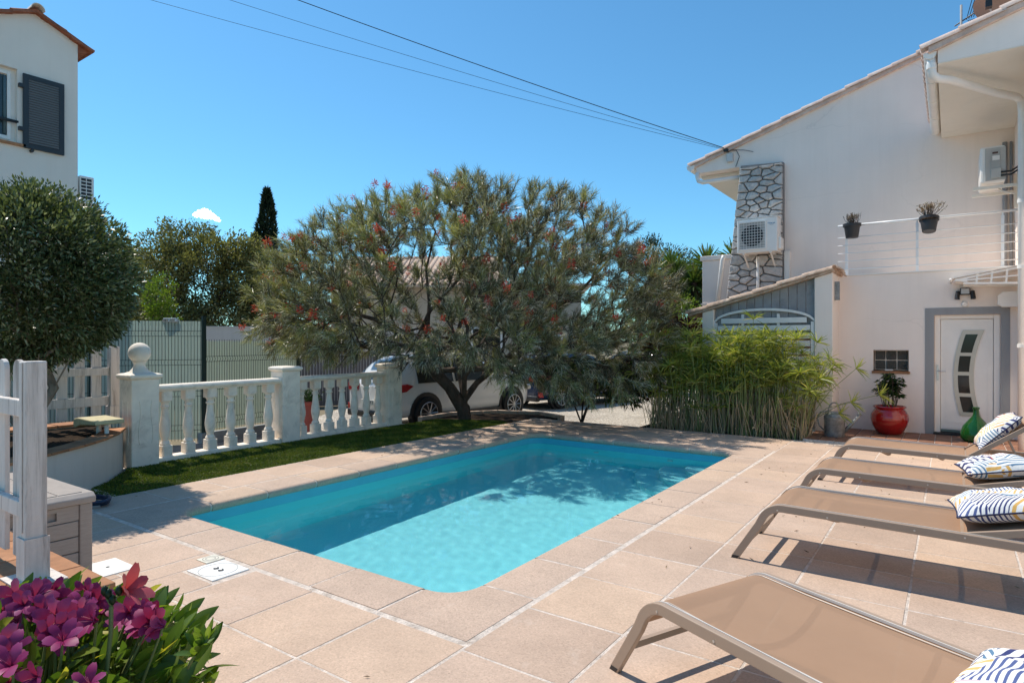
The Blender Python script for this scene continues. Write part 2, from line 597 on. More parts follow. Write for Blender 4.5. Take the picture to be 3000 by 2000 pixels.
def chamfer_slab(x0, x1, y0, y1, z=0.0, t=0.05, c=0.004):
    b = MB()
    b.add([(x0, y0, z - t), (x1, y0, z - t), (x1, y1, z - t), (x0, y1, z - t),
           (x0, y0, z - c), (x1, y0, z - c), (x1, y1, z - c), (x0, y1, z - c),
           (x0 + c, y0 + c, z), (x1 - c, y0 + c, z), (x1 - c, y1 - c, z), (x0 + c, y1 - c, z)],
          [(0, 3, 2, 1), (0, 1, 5, 4), (1, 2, 6, 5), (2, 3, 7, 6), (3, 0, 4, 7), (4, 5, 9, 8), (5, 6, 10, 9), (6, 7, 11, 10), (7, 4, 8, 11), (8, 9, 10, 11)])
    return b


slab_meshes = {}


def slab(x0, x1, y0, y1, m='slab', jit=0.0025, name='paving_slab', par=None, z=0.0):
    key = (round(x1 - x0, 3), round(y1 - y0, 3), m)
    cx, cy = (x0 + x1) / 2, (y0 + y1) / 2
    if key not in slab_meshes:
        hx, hy = (x1 - x0) / 2, (y1 - y0) / 2
        o = chamfer_slab(-hx, hx, -hy, hy).build(name, M[m], par or deck)
        slab_meshes[key] = o
    else:
        o = slab_meshes[key].copy()
        COL.objects.link(o)
        o.parent = par or deck
    o.location = (cx + rnd.uniform(-jit, jit), cy + rnd.uniform(-jit, jit), z + rnd.uniform(-0.0008, 0.001))
    o.rotation_euler = (0, 0, rnd.uniform(-0.003, 0.003))
    return o


GAP = 0.013
# right-hand field
P = 0.62
for i in range(10):
    x0 = 0.474 + i * P
    for j in range(-7, 12):
        y0 = 0.125 + j * 0.63
        y1 = y0 + 0.63
        if y0 > 7.8:
            continue
        y1 = min(y1, 7.85)
        if y1 < -3.2 and x0 > 3:
            continue
        slab(x0, x0 + P - GAP, y0, y1 - GAP)
# near field
for i in range(-9, 1):
    x0 = -0.155 + i * 0.63
    x1 = min(x0 + 0.63 - GAP, 0.46)
    for j, (y0, y1) in enumerate(((-1.05, -0.462), (-1.68, -1.05), (-2.31, -1.68), (-2.94, -2.31), (-3.57, -2.94))):
        if x0 < -4.6 and j > 1:
            continue
        if i == -3 and j == 0:
            # a slab cut round the skimmer lid
            slab(x0, -1.83, y0, y1 - GAP)
            slab(-1.82, x1, y0, -0.765 - GAP)
            continue
        slab(x0, x1, y0, y1 - GAP)
# left strip beside the turf
for j in range(0, 13):
    y0 = -0.44 + j * 0.63
    slab(-4.48, -3.865, y0, min(y0 + 0.63, 7.85) - GAP)
# far strip
for i in range(0, 7):
    x0 = -3.86 + i * 0.63
    x1 = min(x0 + 0.63, 0.475)
    slab(x0, x1 - GAP, 6.605, 7.225)
    slab(x0, x1 - GAP, 7.237, 7.85)
# fillers under the outer corners of the coping
# ---- coping
cop = bpy.data.objects.new('pool_coping', None)
COL.objects.link(cop)
tag(cop, kind='structure')
ORG[cop.name] = Vector((0, 0, 0))
NOSE = [(0.43, 0.0), (0.05, 0.0), (0.024, -0.006), (0.008, -0.02), (0.0, -0.042), (0.004, -0.064), (0.02, -0.082), (0.05, -0.09), (0.43, -0.06)]


def coping_piece(fr, inward, s0, s1):
    """fr: fixed coordinate of the pool edge, inward: 'L','R','N','F' side of the pool"""
    b = MB()
    n = len(NOSE)
    vs = []
    for s in (s0, s1):
        for (d, z) in NOSE:
            if inward == 'R':
                vs.append((fr + d, s, z))
            elif inward == 'L':
                vs.append((fr - d, s, z))
            elif inward == 'N':
                vs.append((s, fr - d, z))
            else:
                vs.append((s, fr + d, z))
    fs = [tuple(range(n)), tuple(range(2 * n - 1, n - 1, -1))]
    for i in range(n):
        j = (i + 1) % n
        fs.append((i, j, j + n, i + n))
    b.add(vs, fs)
    o = b.build('coping_stone', M['coping'], cop, smooth=True, auto=35)
    o.location.z = rnd.uniform(-0.002, 0.002)
    return o


RC = 0.22
CG = 0.022


def joint(fr, side, s):
    """mortar between two coping stones, a little behind their faces"""
    pr = [(d + (0.007 if d < 0.1 else 0.0), z + (-0.004 if z > -0.03 else 0.006)) for d, z in NOSE]
    n_ = len(pr)
    vs_ = []
    for q in (s - CG * 0.6, s + CG * 0.6):
        for d, z in pr:
            vs_.append({'R': (fr + d, q, z), 'L': (fr - d, q, z), 'N': (q, fr - d, z), 'F': (q, fr + d, z)}[side])
    fs_ = [tuple(range(n_)), tuple(range(2 * n_ - 1, n_ - 1, -1))] + [(i, (i + 1) % n_, (i + 1) % n_ + n_, i + n_) for i in range(n_)]
    MB().add(vs_, fs_).build('mortar_joint', M['mortar'], cop)


def run(fr, side, cuts):
    for s in cuts:
        joint(fr, side, s)
    for a, b in zip(cuts[:-1], cuts[1:]):
        coping_piece(fr, side, a + CG / 2, b - CG / 2)


run(PX1, 'R', [0.24, 0.87, 1.51, 2.15, 2.79, 3.46, 4.13, 4.78, 5.42, 5.82])
run(PX0, 'L', [0.33, 0.95, 1.58, 2.21, 2.84, 3.47, 4.10, 4.73, 5.36, 5.82])
run(PY0, 'N', [-3.07, -2.60, -1.96, -1.52, -0.88, -0.24])
run(PY1, 'F', [-3.07, -2.50, -1.90, -1.28, -0.66, -0.33])


def corner(cx, cy, sx, sy, ax, ay):
    """corner stone: outer square corner, rounded inner nose. (cx,cy) pool corner, sx,sy outward signs; ax, ay: where the stone ends along each side"""
    b = MB()
    N = 10
    ocx, ocy = cx - sx * RC, cy - sy * RC        # arc centre
    rows = []
    for (d, z) in NOSE[:-1]:
        row = []
        r = RC + d
        ex = ax
        ey = ay
        lim = 0.43
        # start on the x-running side (edge y = cy)
        row.append((ex, cy + sy * min(d, lim), z))
        for k in range(N + 1):
            t = math.pi / 2 * k / N
            if d >= 0.3:
                # outer boundary: square
                tt = t
                ux, uy = math.sin(tt), math.cos(tt)
                s = (RC + lim) / max(ux, uy)
                row.append((ocx + sx * ux * s, ocy + sy * uy * s, z))
            else:
                row.append((ocx + sx * math.sin(t) * r, ocy + sy * math.cos(t) * r, z))
        row.append((cx + sx * min(d, lim), ey, z))
        rows.append(row)
    rows.append([(p[0], p[1], -0.06) for p in rows[0]])
    n = len(rows[0])
    vs = [p for r_ in rows for p in r_]
    fs = []
    m = len(rows)
    for i in range(m):
        i2 = (i + 1) % m
        for k in range(n - 1):
            fs.append((i * n + k, i * n + k + 1, i2 * n + k + 1, i2 * n + k))
    fs.append(tuple(i * n for i in range(m)))
    fs.append(tuple(i * n + n - 1 for i in range(m - 1, -1, -1)))
    b.add(vs, fs)
    b.build('coping_stone', M['coping'], cop, smooth=True, auto=35)


corner(PX1, PY0, 1, -1, -0.24 + CG / 2, 0.24 - CG / 2)
corner(PX0, PY0, -1, -1, -3.07 - CG / 2, 0.33 - CG / 2)
corner(PX1, PY1, 1, 1, -0.33 + CG / 2, 5.82 + CG / 2)
corner(PX0, PY1, -1, 1, -3.07 - CG / 2, 5.82 + CG / 2)


# ---- pool shell and water
def rrect(x0, x1, y0, y1, r, n=8):
    pts = []
    for (cx, cy, a0) in ((x1 - r, y0 + r, -90), (x1 - r, y1 - r, 0), (x0 + r, y1 - r, 90), (x0 + r, y0 + r, 180)):
        for k in range(n + 1):
            a = R(a0 + 90 * k / n)
            pts.append((cx + r * math.cos(a), cy + r * math.sin(a)))
    return pts


def liner_mat():
    m, nt, b = nodes_of('pool_liner')
    pos = position(nt)
    n1 = noise(nt, 1.5, 5, 0.6, pos)
    c = ramp(nt, n1.outputs['Fac'], [(0.3, (0.44, 0.83, 0.87)), (0.7, (0.48, 0.87, 0.91))])
    nt.links.new(c, b.inputs['Base Color'])
    b.inputs['Roughness'].default_value = 0.45
    b.inputs['Specular IOR Level'].default_value = 0.3
    return m


M['liner'] = liner_mat()
WZ = -0.18
FLOOR = -1.32
mb = MB()
ring = rrect(PX0 - 0.03, PX1 + 0.03, PY0 - 0.03, PY1 + 0.03, RC + 0.03)
n = len(ring)
levels = [(-0.19, 0.0), (-1.12, 0.0), (-1.22, 0.02), (-1.29, 0.07), (FLOOR, 0.16)]
cxp, cyp = (PX0 + PX1) / 2, (PY0 + PY1) / 2
vs = []
for z, ins in levels:
    rr = rrect(PX0 - 0.03 + ins, PX1 + 0.03 - ins, PY0 - 0.03 + ins, PY1 + 0.03 - ins, RC + 0.03)
    vs += [(x, y, z) for x, y in rr]
fs = []
for l in range(len(levels) - 1):
    for i in range(n):
        j = (i + 1) % n
        fs.append((l * n + i, l * n + j, (l + 1) * n + j, (l + 1) * n + i))
fs.append(tuple((len(levels) - 1) * n + i for i in range(n)))
mb.add(vs, fs)
pool = bpy.data.objects.new('swimming_pool', None)
COL.objects.link(pool)
tag(pool, kind='structure')
ORG[pool.name] = Vector((0, 0, 0))
shell = mb.build('pool_shell', M['liner'], pool, smooth=True, auto=40)
# brighter turquoise painted on the sides, lifting the shaded part of the pool
me_ = shell.data
wl = M['liner'].copy()
wl.name = 'pool_liner_sides'
for nd in wl.node_tree.nodes:
    if nd.type == 'VALTORGB':
        nd.color_ramp.elements[0].color = (0.22, 0.93, 0.96, 1)
        nd.color_ramp.elements[1].color = (0.25, 0.95, 0.98, 1)
me_.materials.append(wl)
for p_ in me_.polygons:
    if abs(p_.normal.z) < 0.5:
        p_.material_index = 1


band = MB()
band.add([(x, y, z) for z in (-0.055, -0.19) for x, y in ring], [(i, (i + 1) % n, (i + 1) % n + n, i + n) for i in range(n)])
M['band'] = mat('waterline_band', (0.075, 0.50, 0.62), 0.4, 0.06, 3, 0.05, 60)
band.build('waterline_band', M['band'], pool, smooth=True, auto=40)


def quarter_step(rad, ztop):
    b = MB()
    cx, cy = PX1 + 0.02, PY1 + 0.02
    pts = [(cx, cy)] + [(cx - rad * math.cos(R(90 * k / 14)), cy - rad * 1.05 * math.sin(R(90 * k / 14))) for k in range(15)]
    b.prism(pts, 'z', FLOOR + 0.01, ztop)
    return b.build('pool_step', M['liner'], pool, bevel=0.03)


steps = [quarter_step(0.70, -0.55), quarter_step(1.08, -0.82), quarter_step(1.42, -1.08)]
for (x, z) in ((-2.2, -0.42), (-0.95, -0.40)):
    b = MB().tube([(x, PY1 + 0.02, z), (x, PY1 - 0.015, z)], 0.045, 14)
    b.build('water_inlet', M['white_pvc'], pool, smooth=True, auto=40)


def water_mat():
    m, nt, b = nodes_of('pool_water')
    nt.nodes.remove(b)
    rf = nt.nodes.new('ShaderNodeBsdfRefraction')
    rf.inputs['Color'].default_value = (0.76, 0.975, 1.0, 1)
    rf.inputs['Roughness'].default_value = 0.0
    rf.inputs['IOR'].default_value = 1.33
    gs = nt.nodes.new('ShaderNodeBsdfGlossy')
    gs.inputs['Roughness'].default_value = 0.0
    fr = nt.nodes.new('ShaderNodeFresnel')
    fr.inputs['IOR'].default_value = 1.33
    ml = nt.nodes.new('ShaderNodeMath')
    ml.operation = 'MULTIPLY'
    ml.inputs[1].default_value = 0.6                     # the photograph was taken through a polarising filter
    nt.links.new(fr.outputs[0], ml.inputs[0])
    mx = nt.nodes.new('ShaderNodeMixShader')
    nt.links.new(ml.outputs[0], mx.inputs[0])
    nt.links.new(rf.outputs[0], mx.inputs[1])
    nt.links.new(gs.outputs[0], mx.inputs[2])
    nt.links.new(mx.outputs[0], nt.nodes['Material Output'].inputs[0])
    return m


M['water'] = water_mat()
nx, ny = 190, 330
xs = np.linspace(PX0 - 0.028, PX1 + 0.028, nx)
ys = np.linspace(PY0 - 0.028, PY1 + 0.028, ny)
X, Y = np.meshgrid(xs, ys, indexing='ij')
Zw = np.zeros_like(X)
for k in range(34):
    a = nrg.uniform(0, 2 * math.pi)
    lam = nrg.uniform(0.10, 0.42)
    Zw += 0.00022 * lam * np.sin(2 * math.pi / lam * (X * math.cos(a) + Y * math.sin(a)) + nrg.uniform(0, 6.28))
Zw = WZ + Zw
vs = np.stack([X, Y, Zw], -1).reshape(-1, 3)
idx = np.arange(nx * ny).reshape(nx, ny)
fs = np.stack([idx[:-1, :-1], idx[1:, :-1], idx[1:, 1:], idx[:-1, 1:]], -1).reshape(-1, 4)
me = bpy.data.meshes.new('pool_water')
me.from_pydata(vs.tolist(), [], fs.tolist())
me.polygons.foreach_set('use_smooth', [True] * len(me.polygons))
me.materials.append(M['water'])
water = bpy.data.objects.new('pool_water', me)
COL.objects.link(water)
tag(water, kind='structure')
water.cycles.is_caustics_caster = True
for o in [shell] + steps:
    o.cycles.is_caustics_receiver = True


# ---- fast leaf meshes
def fast_mesh(name, V, Fq, tone, material, parent=None, loc=None, smooth=False):
    me = bpy.data.meshes.new(name)
    k = Fq.shape[1]
    me.vertices.add(len(V))
    me.vertices.foreach_set('co', V.astype(np.float32).ravel())
    me.loops.add(Fq.size)
    me.loops.foreach_set('vertex_index', Fq.astype(np.int32).ravel())
    me.polygons.add(len(Fq))
    me.polygons.foreach_set('loop_start', np.arange(0, Fq.size, k, dtype=np.int32))
    me.polygons.foreach_set('loop_total', np.full(len(Fq), k, dtype=np.int32))
    me.update(calc_edges=True)
    if tone is not None:
        a = me.attributes.new('tone', 'FLOAT', 'POINT')
        a.data.foreach_set('value', tone.astype(np.float32))
    if smooth:
        me.polygons.foreach_set('use_smooth', [True] * len(me.polygons))
    me.materials.append(material)
    o = bpy.data.objects.new(name, me)
    COL.objects.link(o)
    if parent is not None:
        o.parent = parent
    if loc is not None:
        o.location = loc
    ORG[o.name] = Vector((0, 0, 0))
    return o


def unit(a):
    return a / np.maximum(np.linalg.norm(a, axis=-1, keepdims=True), 1e-9)


def rand_unit(k):
    return unit(nrg.normal(size=(k, 3)))


def leaves(Pt, D, L, Wd, droop=0.15, tone=None):
    """pointed leaves: two triangles pairs folded at the rib, tip drooping. returns verts, quads, tone"""
    k = len(Pt)
    D = unit(D)
    S = unit(np.cross(D, rand_unit(k)))
    N = np.cross(S, D)
    L = np.broadcast_to(L, (k,))[:, None]
    Wd = np.broadcast_to(Wd, (k,))[:, None]
    mid = Pt + D * L * 0.45
    tip = Pt + D * L + np.array([0, 0, -1.0]) * L * droop
    fold = N * Wd * 0.18
    V = np.stack([Pt, mid + S * Wd * 0.5 + fold, tip, mid - S * Wd * 0.5 + fold], 1).reshape(-1, 3)
    base = np.arange(k)[:, None] * 4
    F = base + np.array([[0, 1, 2, 3]])
    if tone is None:
        tone = nrg.uniform(0, 1, k)
    return V, F, np.repeat(tone, 4)


def needles(Pt, D, L, Wd, bend, tone):
    """long thin needles with one bend: two quads each"""
    k = len(Pt)
    D = unit(D)
    S = unit(np.cross(D, rand_unit(k)))
    L = L[:, None]
    h = Wd * 0.5
    mid = Pt + D * L * 0.55
    D2 = unit(D + bend)
    tip = mid + D2 * L * 0.45
    V = np.stack([Pt - S * h, Pt + S * h, mid + S * h, mid - S * h, tip + S * h * 0.35, tip - S * h * 0.35], 1).reshape(-1, 3)
    b = np.arange(k)[:, None] * 6
    F = np.concatenate([b + np.array([[0, 1, 2, 3]]), b + np.array([[3, 2, 4, 5]])], 0)
    return V, F, np.repeat(tone, 6)


# ---- terrace edge that carries the balustrade
tag(MB().prism([(-6.03, 0.55), (-6.03, 5.8), (-6.62, 5.85), (-6.36, 0.55)], 'z', GZ - 0.05, -0.021).build('terrace_edge', M['planter']), kind='structure')
# ---- artificial turf
TURF = [(-4.49, -0.42), (-4.49, 6.9), (-4.75, 7.1), (-6.05, 6.6), (-6.02, 0.75), (-5.35, 0.22), (-4.95, -0.2), (-4.72, -0.5)]
tag(MB().prism(TURF, 'z', GZ, -0.012).build('turf_bed', mat('turf_base', (0.035, 0.05, 0.012), 0.95)), kind='structure')


def in_poly(pts, poly):
    x, y = pts[:, 0], pts[:, 1]
    ins = np.zeros(len(pts), bool)
    j = len(poly) - 1
    for i in range(len(poly)):
        xi, yi = poly[i]
        xj, yj = poly[j]
        c = ((yi > y) != (yj > y)) & (x < (xj - xi) * (y - yi) / (yj - yi + 1e-12) + xi)
        ins ^= c
        j = i
    return ins


q = np.stack([nrg.uniform(-6.1, -4.48, 90000), nrg.uniform(-0.6, 7.1, 90000)], 1)
q = q[in_poly(q, TURF)]
k = len(q)
Pt = np.column_stack([q, np.full(k, -0.012)])
D = np.column_stack([nrg.normal(0, 0.45, k), nrg.normal(0, 0.45, k), np.ones(k)])
V, F, T = leaves(Pt, D, nrg.uniform(0.025, 0.042, k), 0.008, 0.25, np.clip(nrg.normal(0.5, 0.25, k) + 0.25 * np.sin(q[:, 0] * 9) * np.sin(q[:, 1] * 7), 0, 1))
M['turf'] = leafmat('turf_blades', [(0, (0.045, 0.07, 0.006)), (0.5, (0.11, 0.16, 0.014)), (0.85, (0.20, 0.24, 0.03)), (1, (0.26, 0.21, 0.06))], 0.2, 0.5)
tag(fast_mesh('turf', V, F, T, M['turf']), 'short green artificial turf between balustrade and pool edge', 'turf', kind='stuff')

# tree bed in the corner of the terrace, with a pale kerb
bedp = [(-4.75, 7.1), (-4.5, 7.85), (-4.2, 8.3), (-4.9, 8.6), (-5.8, 8.3), (-6.35, 7.4), (-6.3, 6.4), (-6.05, 6.6)]
tag(MB().prism(bedp, 'z', GZ, -0.03).build('tree_bed', M['soil']), kind='structure')
kp = [(-4.72, 7.12), (-4.45, 7.84), (-4.1, 8.3), (-4.9, 8.68), (-5.85, 8.4), (-6.45, 7.45), (-6.4, 6.45)]
kerb = bpy.data.objects.new('bed_kerb', None)
COL.objects.link(kerb)
tag(kerb, kind='structure')
ORG[kerb.name] = Vector((0, 0, 0))
KZ = Vector((0, 0, 0.03))
for a, b in zip(kp[2:-1], kp[3:]):
    a, b = Vector((a[0], a[1], 0)), Vector((b[0], b[1], 0))
    d = b - a
    nseg = max(1, int(d.length / 0.35))
    for i in range(nseg):
        p0 = a + d * (i / nseg) + d.normalized() * 0.006
        p1 = a + d * ((i + 1) / nseg) - d.normalized() * 0.006
        s = Vector((-d.y, d.x, 0)).normalized() * 0.06
        MB().add([tuple(p0 - s + Vector((0, 0, GZ))), tuple(p1 - s + Vector((0, 0, GZ))), tuple(p1 + s + Vector((0, 0, GZ))), tuple(p0 + s + Vector((0, 0, GZ))),
                  tuple(p0 - s + KZ), tuple(p1 - s + KZ), tuple(p1 + s + KZ), tuple(p0 + s + KZ)],
                 [(0, 3, 2, 1), (4, 5, 6, 7), (0, 1, 5, 4), (1, 2, 6, 5), (2, 3, 7, 6), (3, 0, 4, 7)]).build('kerb_stone', M['coping'], kerb)

# brown clay tiles along the house wall, terracotta walk behind the papyrus
walk = bpy.data.objects.new('clay_tile_walk', None)
COL.objects.link(walk)
tag(walk, kind='structure')
ORG[walk.name] = Vector((0, 0, 0))
MB().box(0.60, 3.43, 7.87, 9.6, -0.2, 0.028).build('tile_bed', M['mortar'], walk)
for i in range(13):
    for j in range(8):
        x0 = 0.62 + i * 0.215
        y0 = 7.88 + j * 0.215
        if x0 + 0.2 > 3.42 or y0 + 0.2 > 9.6:
            continue
        slab(x0, x0 + 0.203, y0, y0 + 0.203, 'brown_tile', 0.001, 'clay_tile', walk, 0.04)

# ================================================================== HOUSE ON THE RIGHT
house = thing('house', 'large white rendered house with shaded gable wall at the right of the pool', 'house', (1.0, 10.7, 0))
YB, YA = 9.6, 10.7
XW = 3.43
# lower front block (door wall), built round its openings
wb = MB()
for (x0, x1, z0, z1) in ((0.83, 1.426, 0, 2.75), (1.426, 1.952, 0, 1.03), (1.426, 1.952, 1.433, 2.75), (1.952, 2.314, 0, 2.75), (2.314, 3.187, 2.02, 2.75), (3.187, XW, 0, 2.75)):
    wb.box(x0, x1, YB, YB + 0.3, z0, z1)
wb.box(0.83, 1.426, YB + 0.3, YA, 0, 2.70)
wb.box(0.83, XW, YB + 0.302, YA, 2.5, 2.70)
wb.box(0.83, 1.13, YB + 0.3, YA, 2.70, 2.748)
wb.build('wall', M['stucco'], house)
# parapet capping
MB().box(0.81, XW - 0.004, YB - 0.02, YB + 0.32, 2.752, 2.775).build('parapet_cap', M['white'], house)
# grey painted surround
sb = MB()
sb.box(2.185, 2.312, YB - 0.012, YB + 0.05, 0.03, 2.14)
sb.box(3.189, 3.307, YB - 0.012, YB + 0.05, 0.03, 2.14)
sb.box(2.312, 3.189, YB - 0.012, YB + 0.05, 2.022, 2.14)
sb.build('door_surround', M['grey_paint'], house)
# door
DY = YB + 0.10
door = MB().box(2.40, 3.10, DY, DY + 0.05, 0.12, 1.95).build('door', M['white_pvc'], house, bevel=0.006)
fr = MB()
fr.box(2.316, 2.396, DY - 0.03, DY + 0.05, 0.05, 2.018)
fr.box(3.104, 3.185, DY - 0.03, DY + 0.05, 0.05, 2.018)
fr.box(2.396, 3.104, DY - 0.03, DY + 0.05, 1.955, 2.018)
fr.build('door_frame', M['white_pvc'], door, bevel=0.008)
MB().box(2.3, 3.2, YB - 0.05, DY + 0.08, 0.04, 0.075).build('door_sill', M['black'], door)
mo = MB()
X0, X1, Z0, Z1, t = 2.47, 3.04, 0.24, 1.86, 0.012
for (a, b, c, d) in ((X0, X0 + t, Z0, Z1), (X1 - t, X1, Z0, Z1), (X0 + t, X1 - t, Z0, Z0 + t), (X0 + t, X1 - t, Z1 - t, Z1)):
    mo.box(a, b, DY - 0.007, DY + 0.002, c, d)
mo.box(X0, X1, DY - 0.007, DY + 0.002, 0.15, 0.162)
mo.build('panel_moulding', M['white_pvc'], door)


def arc_x(z):
    """left and right edge of the bowed glazing strip at height z"""
    u = (z - 1.065) / 0.70
    l = 2.575 + 0.105 * u * u + 0.02 * u
    r_ = 2.845 + 0.12 * u * u + 0.02 * u
    return l, r_


gz0, gz1 = 0.36, 1.77
strip = MB()
N = 24
L_, R_ = [], []
for k in range(N + 1):
    z = gz0 + (gz1 - gz0) * k / N
    l, r_ = arc_x(z)
    L_.append((l, z))
    R_.append((r_, z))
strip.prism(L_ + R_[::-1], 'y', DY - 0.018, DY - 0.002)
strip.build('glazing_trim', M['champagne'], door)
for (a, b) in ((1.40, 1.70), (1.085, 1.345), (0.735, 1.025), (0.425, 0.675)):
    pl, pr = [], []
    for k in range(7):
        z = a + (b - a) * k / 6
        l, r_ = arc_x(z)
        pl.append((l + 0.06, z))
        pr.append((r_ - 0.06, z))
    MB().prism(pl + pr[::-1], 'y', DY - 0.021, DY - 0.012).build('pane', M['glass_dark'], door)
h = MB().box(2.345, 2.372, DY - 0.045, DY - 0.03, 0.93, 1.19)
h.tube([(2.358, DY - 0.04, 1.09), (2.358, DY - 0.075, 1.09), (2.47, DY - 0.078, 1.085)], 0.009, 8)
h.box(2.354, 2.363, DY - 0.05, DY - 0.044, 0.965, 0.99)
h.build('handle', M['steel'], door)
# glass block window: six blocks
gb = MB().box(1.44, 1.94, YB + 0.10, YB + 0.14, 1.09, 1.425).build('block_window', M['mortar'], house)


def glassblock_mat():
    m, nt, b = nodes_of('glass_block')
    pos = position(nt)
    vo = nt.nodes.new('ShaderNodeTexVoronoi')
    vo.inputs['Scale'].default_value = 70
    nt.links.new(pos, vo.inputs['Vector'])
    b.inputs['Base Color'].default_value = (0.035, 0.034, 0.028, 1)
    b.inputs['Roughness'].default_value = 0.15
    add_bump(nt, b, vo.outputs['Distance'], 0.8, 0.01)
    return m


M['glassblock'] = glassblock_mat()
for i in range(3):
    for j in range(2):
        x0 = 1.445 + i * 0.166
        z0 = 1.095 + j * 0.165
        MB().box(x0 + 0.006, x0 + 0.157, YB + 0.085, YB + 0.12, z0 + 0.006, z0 + 0.156).build('glass_block', M['glassblock'], gb, bevel=0.01)
MB().box(1.405, 1.972, YB - 0.04, YB + 0.10, 1.032, 1.072).build('window_sill', M['terracotta'], house, bevel=0.006)
MB().tube([(1.60, YB + 0.03, 1.085), (1.72, YB + 0.035, 1.088)], 0.014, 8).build('soap_bar', M['white_pvc'], gb)

# upper gable wall
SL = 0.3212


def roofz(x):
    return 5.50 + SL * (x + 2.157)


ga = [(-1.15, 0.0), (-1.15, 5.29), (-2.06, 5.29), (-2.10, roofz(-2.10) - 0.10), (7.0, roofz(7.0) - 0.10), (7.0, 0)]
MB().prism(ga, 'y', YA, YA + 0.3).build('gable_wall', M['stucco'], house)
MB().box(-1.15, -0.85, YA + 0.3, 17, -0.2, 5.25).build('side_wall', M['stucco'], house)
MB().box(-2.06, -1.152, YA + 0.302, 17, 5.235, 5.285).build('eave_soffit', M['soffit'], house)
MB().prism([(-2.18, roofz(-2.18) - 0.098), (-2.18, roofz(-2.18) - 0.02), (7, roofz(7) - 0.02), (7, roofz(7) - 0.098)], 'y', YA - 0.06, 17).build('roof', M['roof_tile'], house)


def barrel(length, r0, r1, th=0.014, n=9):
    b = MB()
    rows = []
    for s, r in ((0, r0), (length, r1)):
        for rr in (r, r - th):
            rows.append([(s, rr * math.cos(math.pi * k / n), rr * math.sin(math.pi * k / n)) for k in range(n + 1)])
    vs = [p for r_ in rows for p in r_]
    m = n + 1
    fs = []
    for k in range(n):
        fs.append((k, k + 1, 2 * m + k + 1, 2 * m + k))
        fs.append((m + k, 3 * m + k, 3 * m + k + 1, m + k + 1))
        fs.append((k, m + k, m + k + 1, k + 1))
        fs.append((2 * m + k, 2 * m + k + 1, 3 * m + k + 1, 3 * m + k))
    fs += [(0, 2 * m, 3 * m, m), (n, m + n, 3 * m + n, 2 * m + n)]
    return b.add(vs, fs)


tile_src = {}


def verge(parent, mname, x0, z0, x1, z1, y, step, r, name='roof_tile'):
    """a row of half-round tiles laid up a verge from (x0,z0) to (x1,z1); each laps the one below"""
    d = Vector((x1 - x0, 0, z1 - z0))
    cnt = max(1, int(round(d.length / step)))
    ang = math.atan2(d.z, d.x)
    for i in range(cnt):
        p = Vector((x0, y, z0)) + d * (i / cnt)
        key = (mname, round(step, 2), r)
        if key not in tile_src:
            o = barrel(step * 1.16, r, r * 0.86).xf(Matrix.Translation(ORG[parent.name])).build(name, M[mname], parent, smooth=True, auto=50)
            tile_src[key] = o
        else:
            o = tile_src[key].copy()
            COL.objects.link(o)
            o.parent = parent
        q = p - ORG[parent.name]
        o.location = (q.x, q.y + rnd.uniform(-0.006, 0.006), q.z + 0.012 + rnd.uniform(-0.004, 0.004))
        o.rotation_euler = (rnd.uniform(-0.03, 0.03), -ang + 0.035, rnd.uniform(-0.01, 0.01))


verge(house, 'roof_tile', -2.24, roofz(-2.24) - 0.03, 3.2, roofz(3.2) - 0.03, YA - 0.02, 0.42, 0.085)
for k in range(1, 14):
    verge(house, 'roof_tile', -2.24, roofz(-2.24) - 0.02, -1.8, roofz(-1.8) - 0.02, YA + 0.02 + k * 0.21, 0.42, 0.085)

# gutter and elbow at the low eave
MB().prism([(-2.28, 5.46), (-2.26, 5.38), (-2.19, 5.34), (-2.12, 5.38), (-2.10, 5.46)], 'y', YA - 0.07, 17).build('gutter', M['white_pvc'], house, smooth=True, auto=40)
MB().tube([(-2.05, YA - 0.02, 5.30), (-2.05, YA - 0.02, 5.20), (-2.02, YA - 0.02, 5.11), (-1.94, YA - 0.02, 5.07), (-1.10, YA + 0.0, 5.07)], 0.045, 10).build('downpipe', M['white_pvc'], house, smooth=True)

# stone-clad pilaster: battered left edge, irregular stones standing proud of the joints
pil_l0, pil_l1 = (-1.64, 0.0), (-1.085, 5.27)


def pil_left(z):
    return pil_l0[0] + (pil_l1[0] - pil_l0[0]) * z / pil_l1[1]


PR = -0.25
pil = MB().prism([pil_l0, (PR, 0.0), (PR, 5.22), pil_l1], 'y', YA - 0.14, YA + 0.05).build('stone_pilaster', M['joint_grey'], house)
prs = random.Random(5)


def clip_cell(poly, p, q):
    """keep the part of poly nearer to p than to q"""
    mx_, mz_ = (p[0] + q[0]) / 2, (p[1] + q[1]) / 2
    nx_, nz_ = q[0] - p[0], q[1] - p[1]
    out = []
    for i in range(len(poly)):
        a_, b_ = poly[i], poly[(i + 1) % len(poly)]
        da = (a_[0] - mx_) * nx_ + (a_[1] - mz_) * nz_
        db = (b_[0] - mx_) * nx_ + (b_[1] - mz_) * nz_
        if da <= 0:
            out.append(a_)
        if (da < 0) != (db < 0) and abs(da - db) > 1e-12:
            t_ = da / (da - db)
            out.append((a_[0] + (b_[0] - a_[0]) * t_, a_[1] + (b_[1] - a_[1]) * t_))
    return out


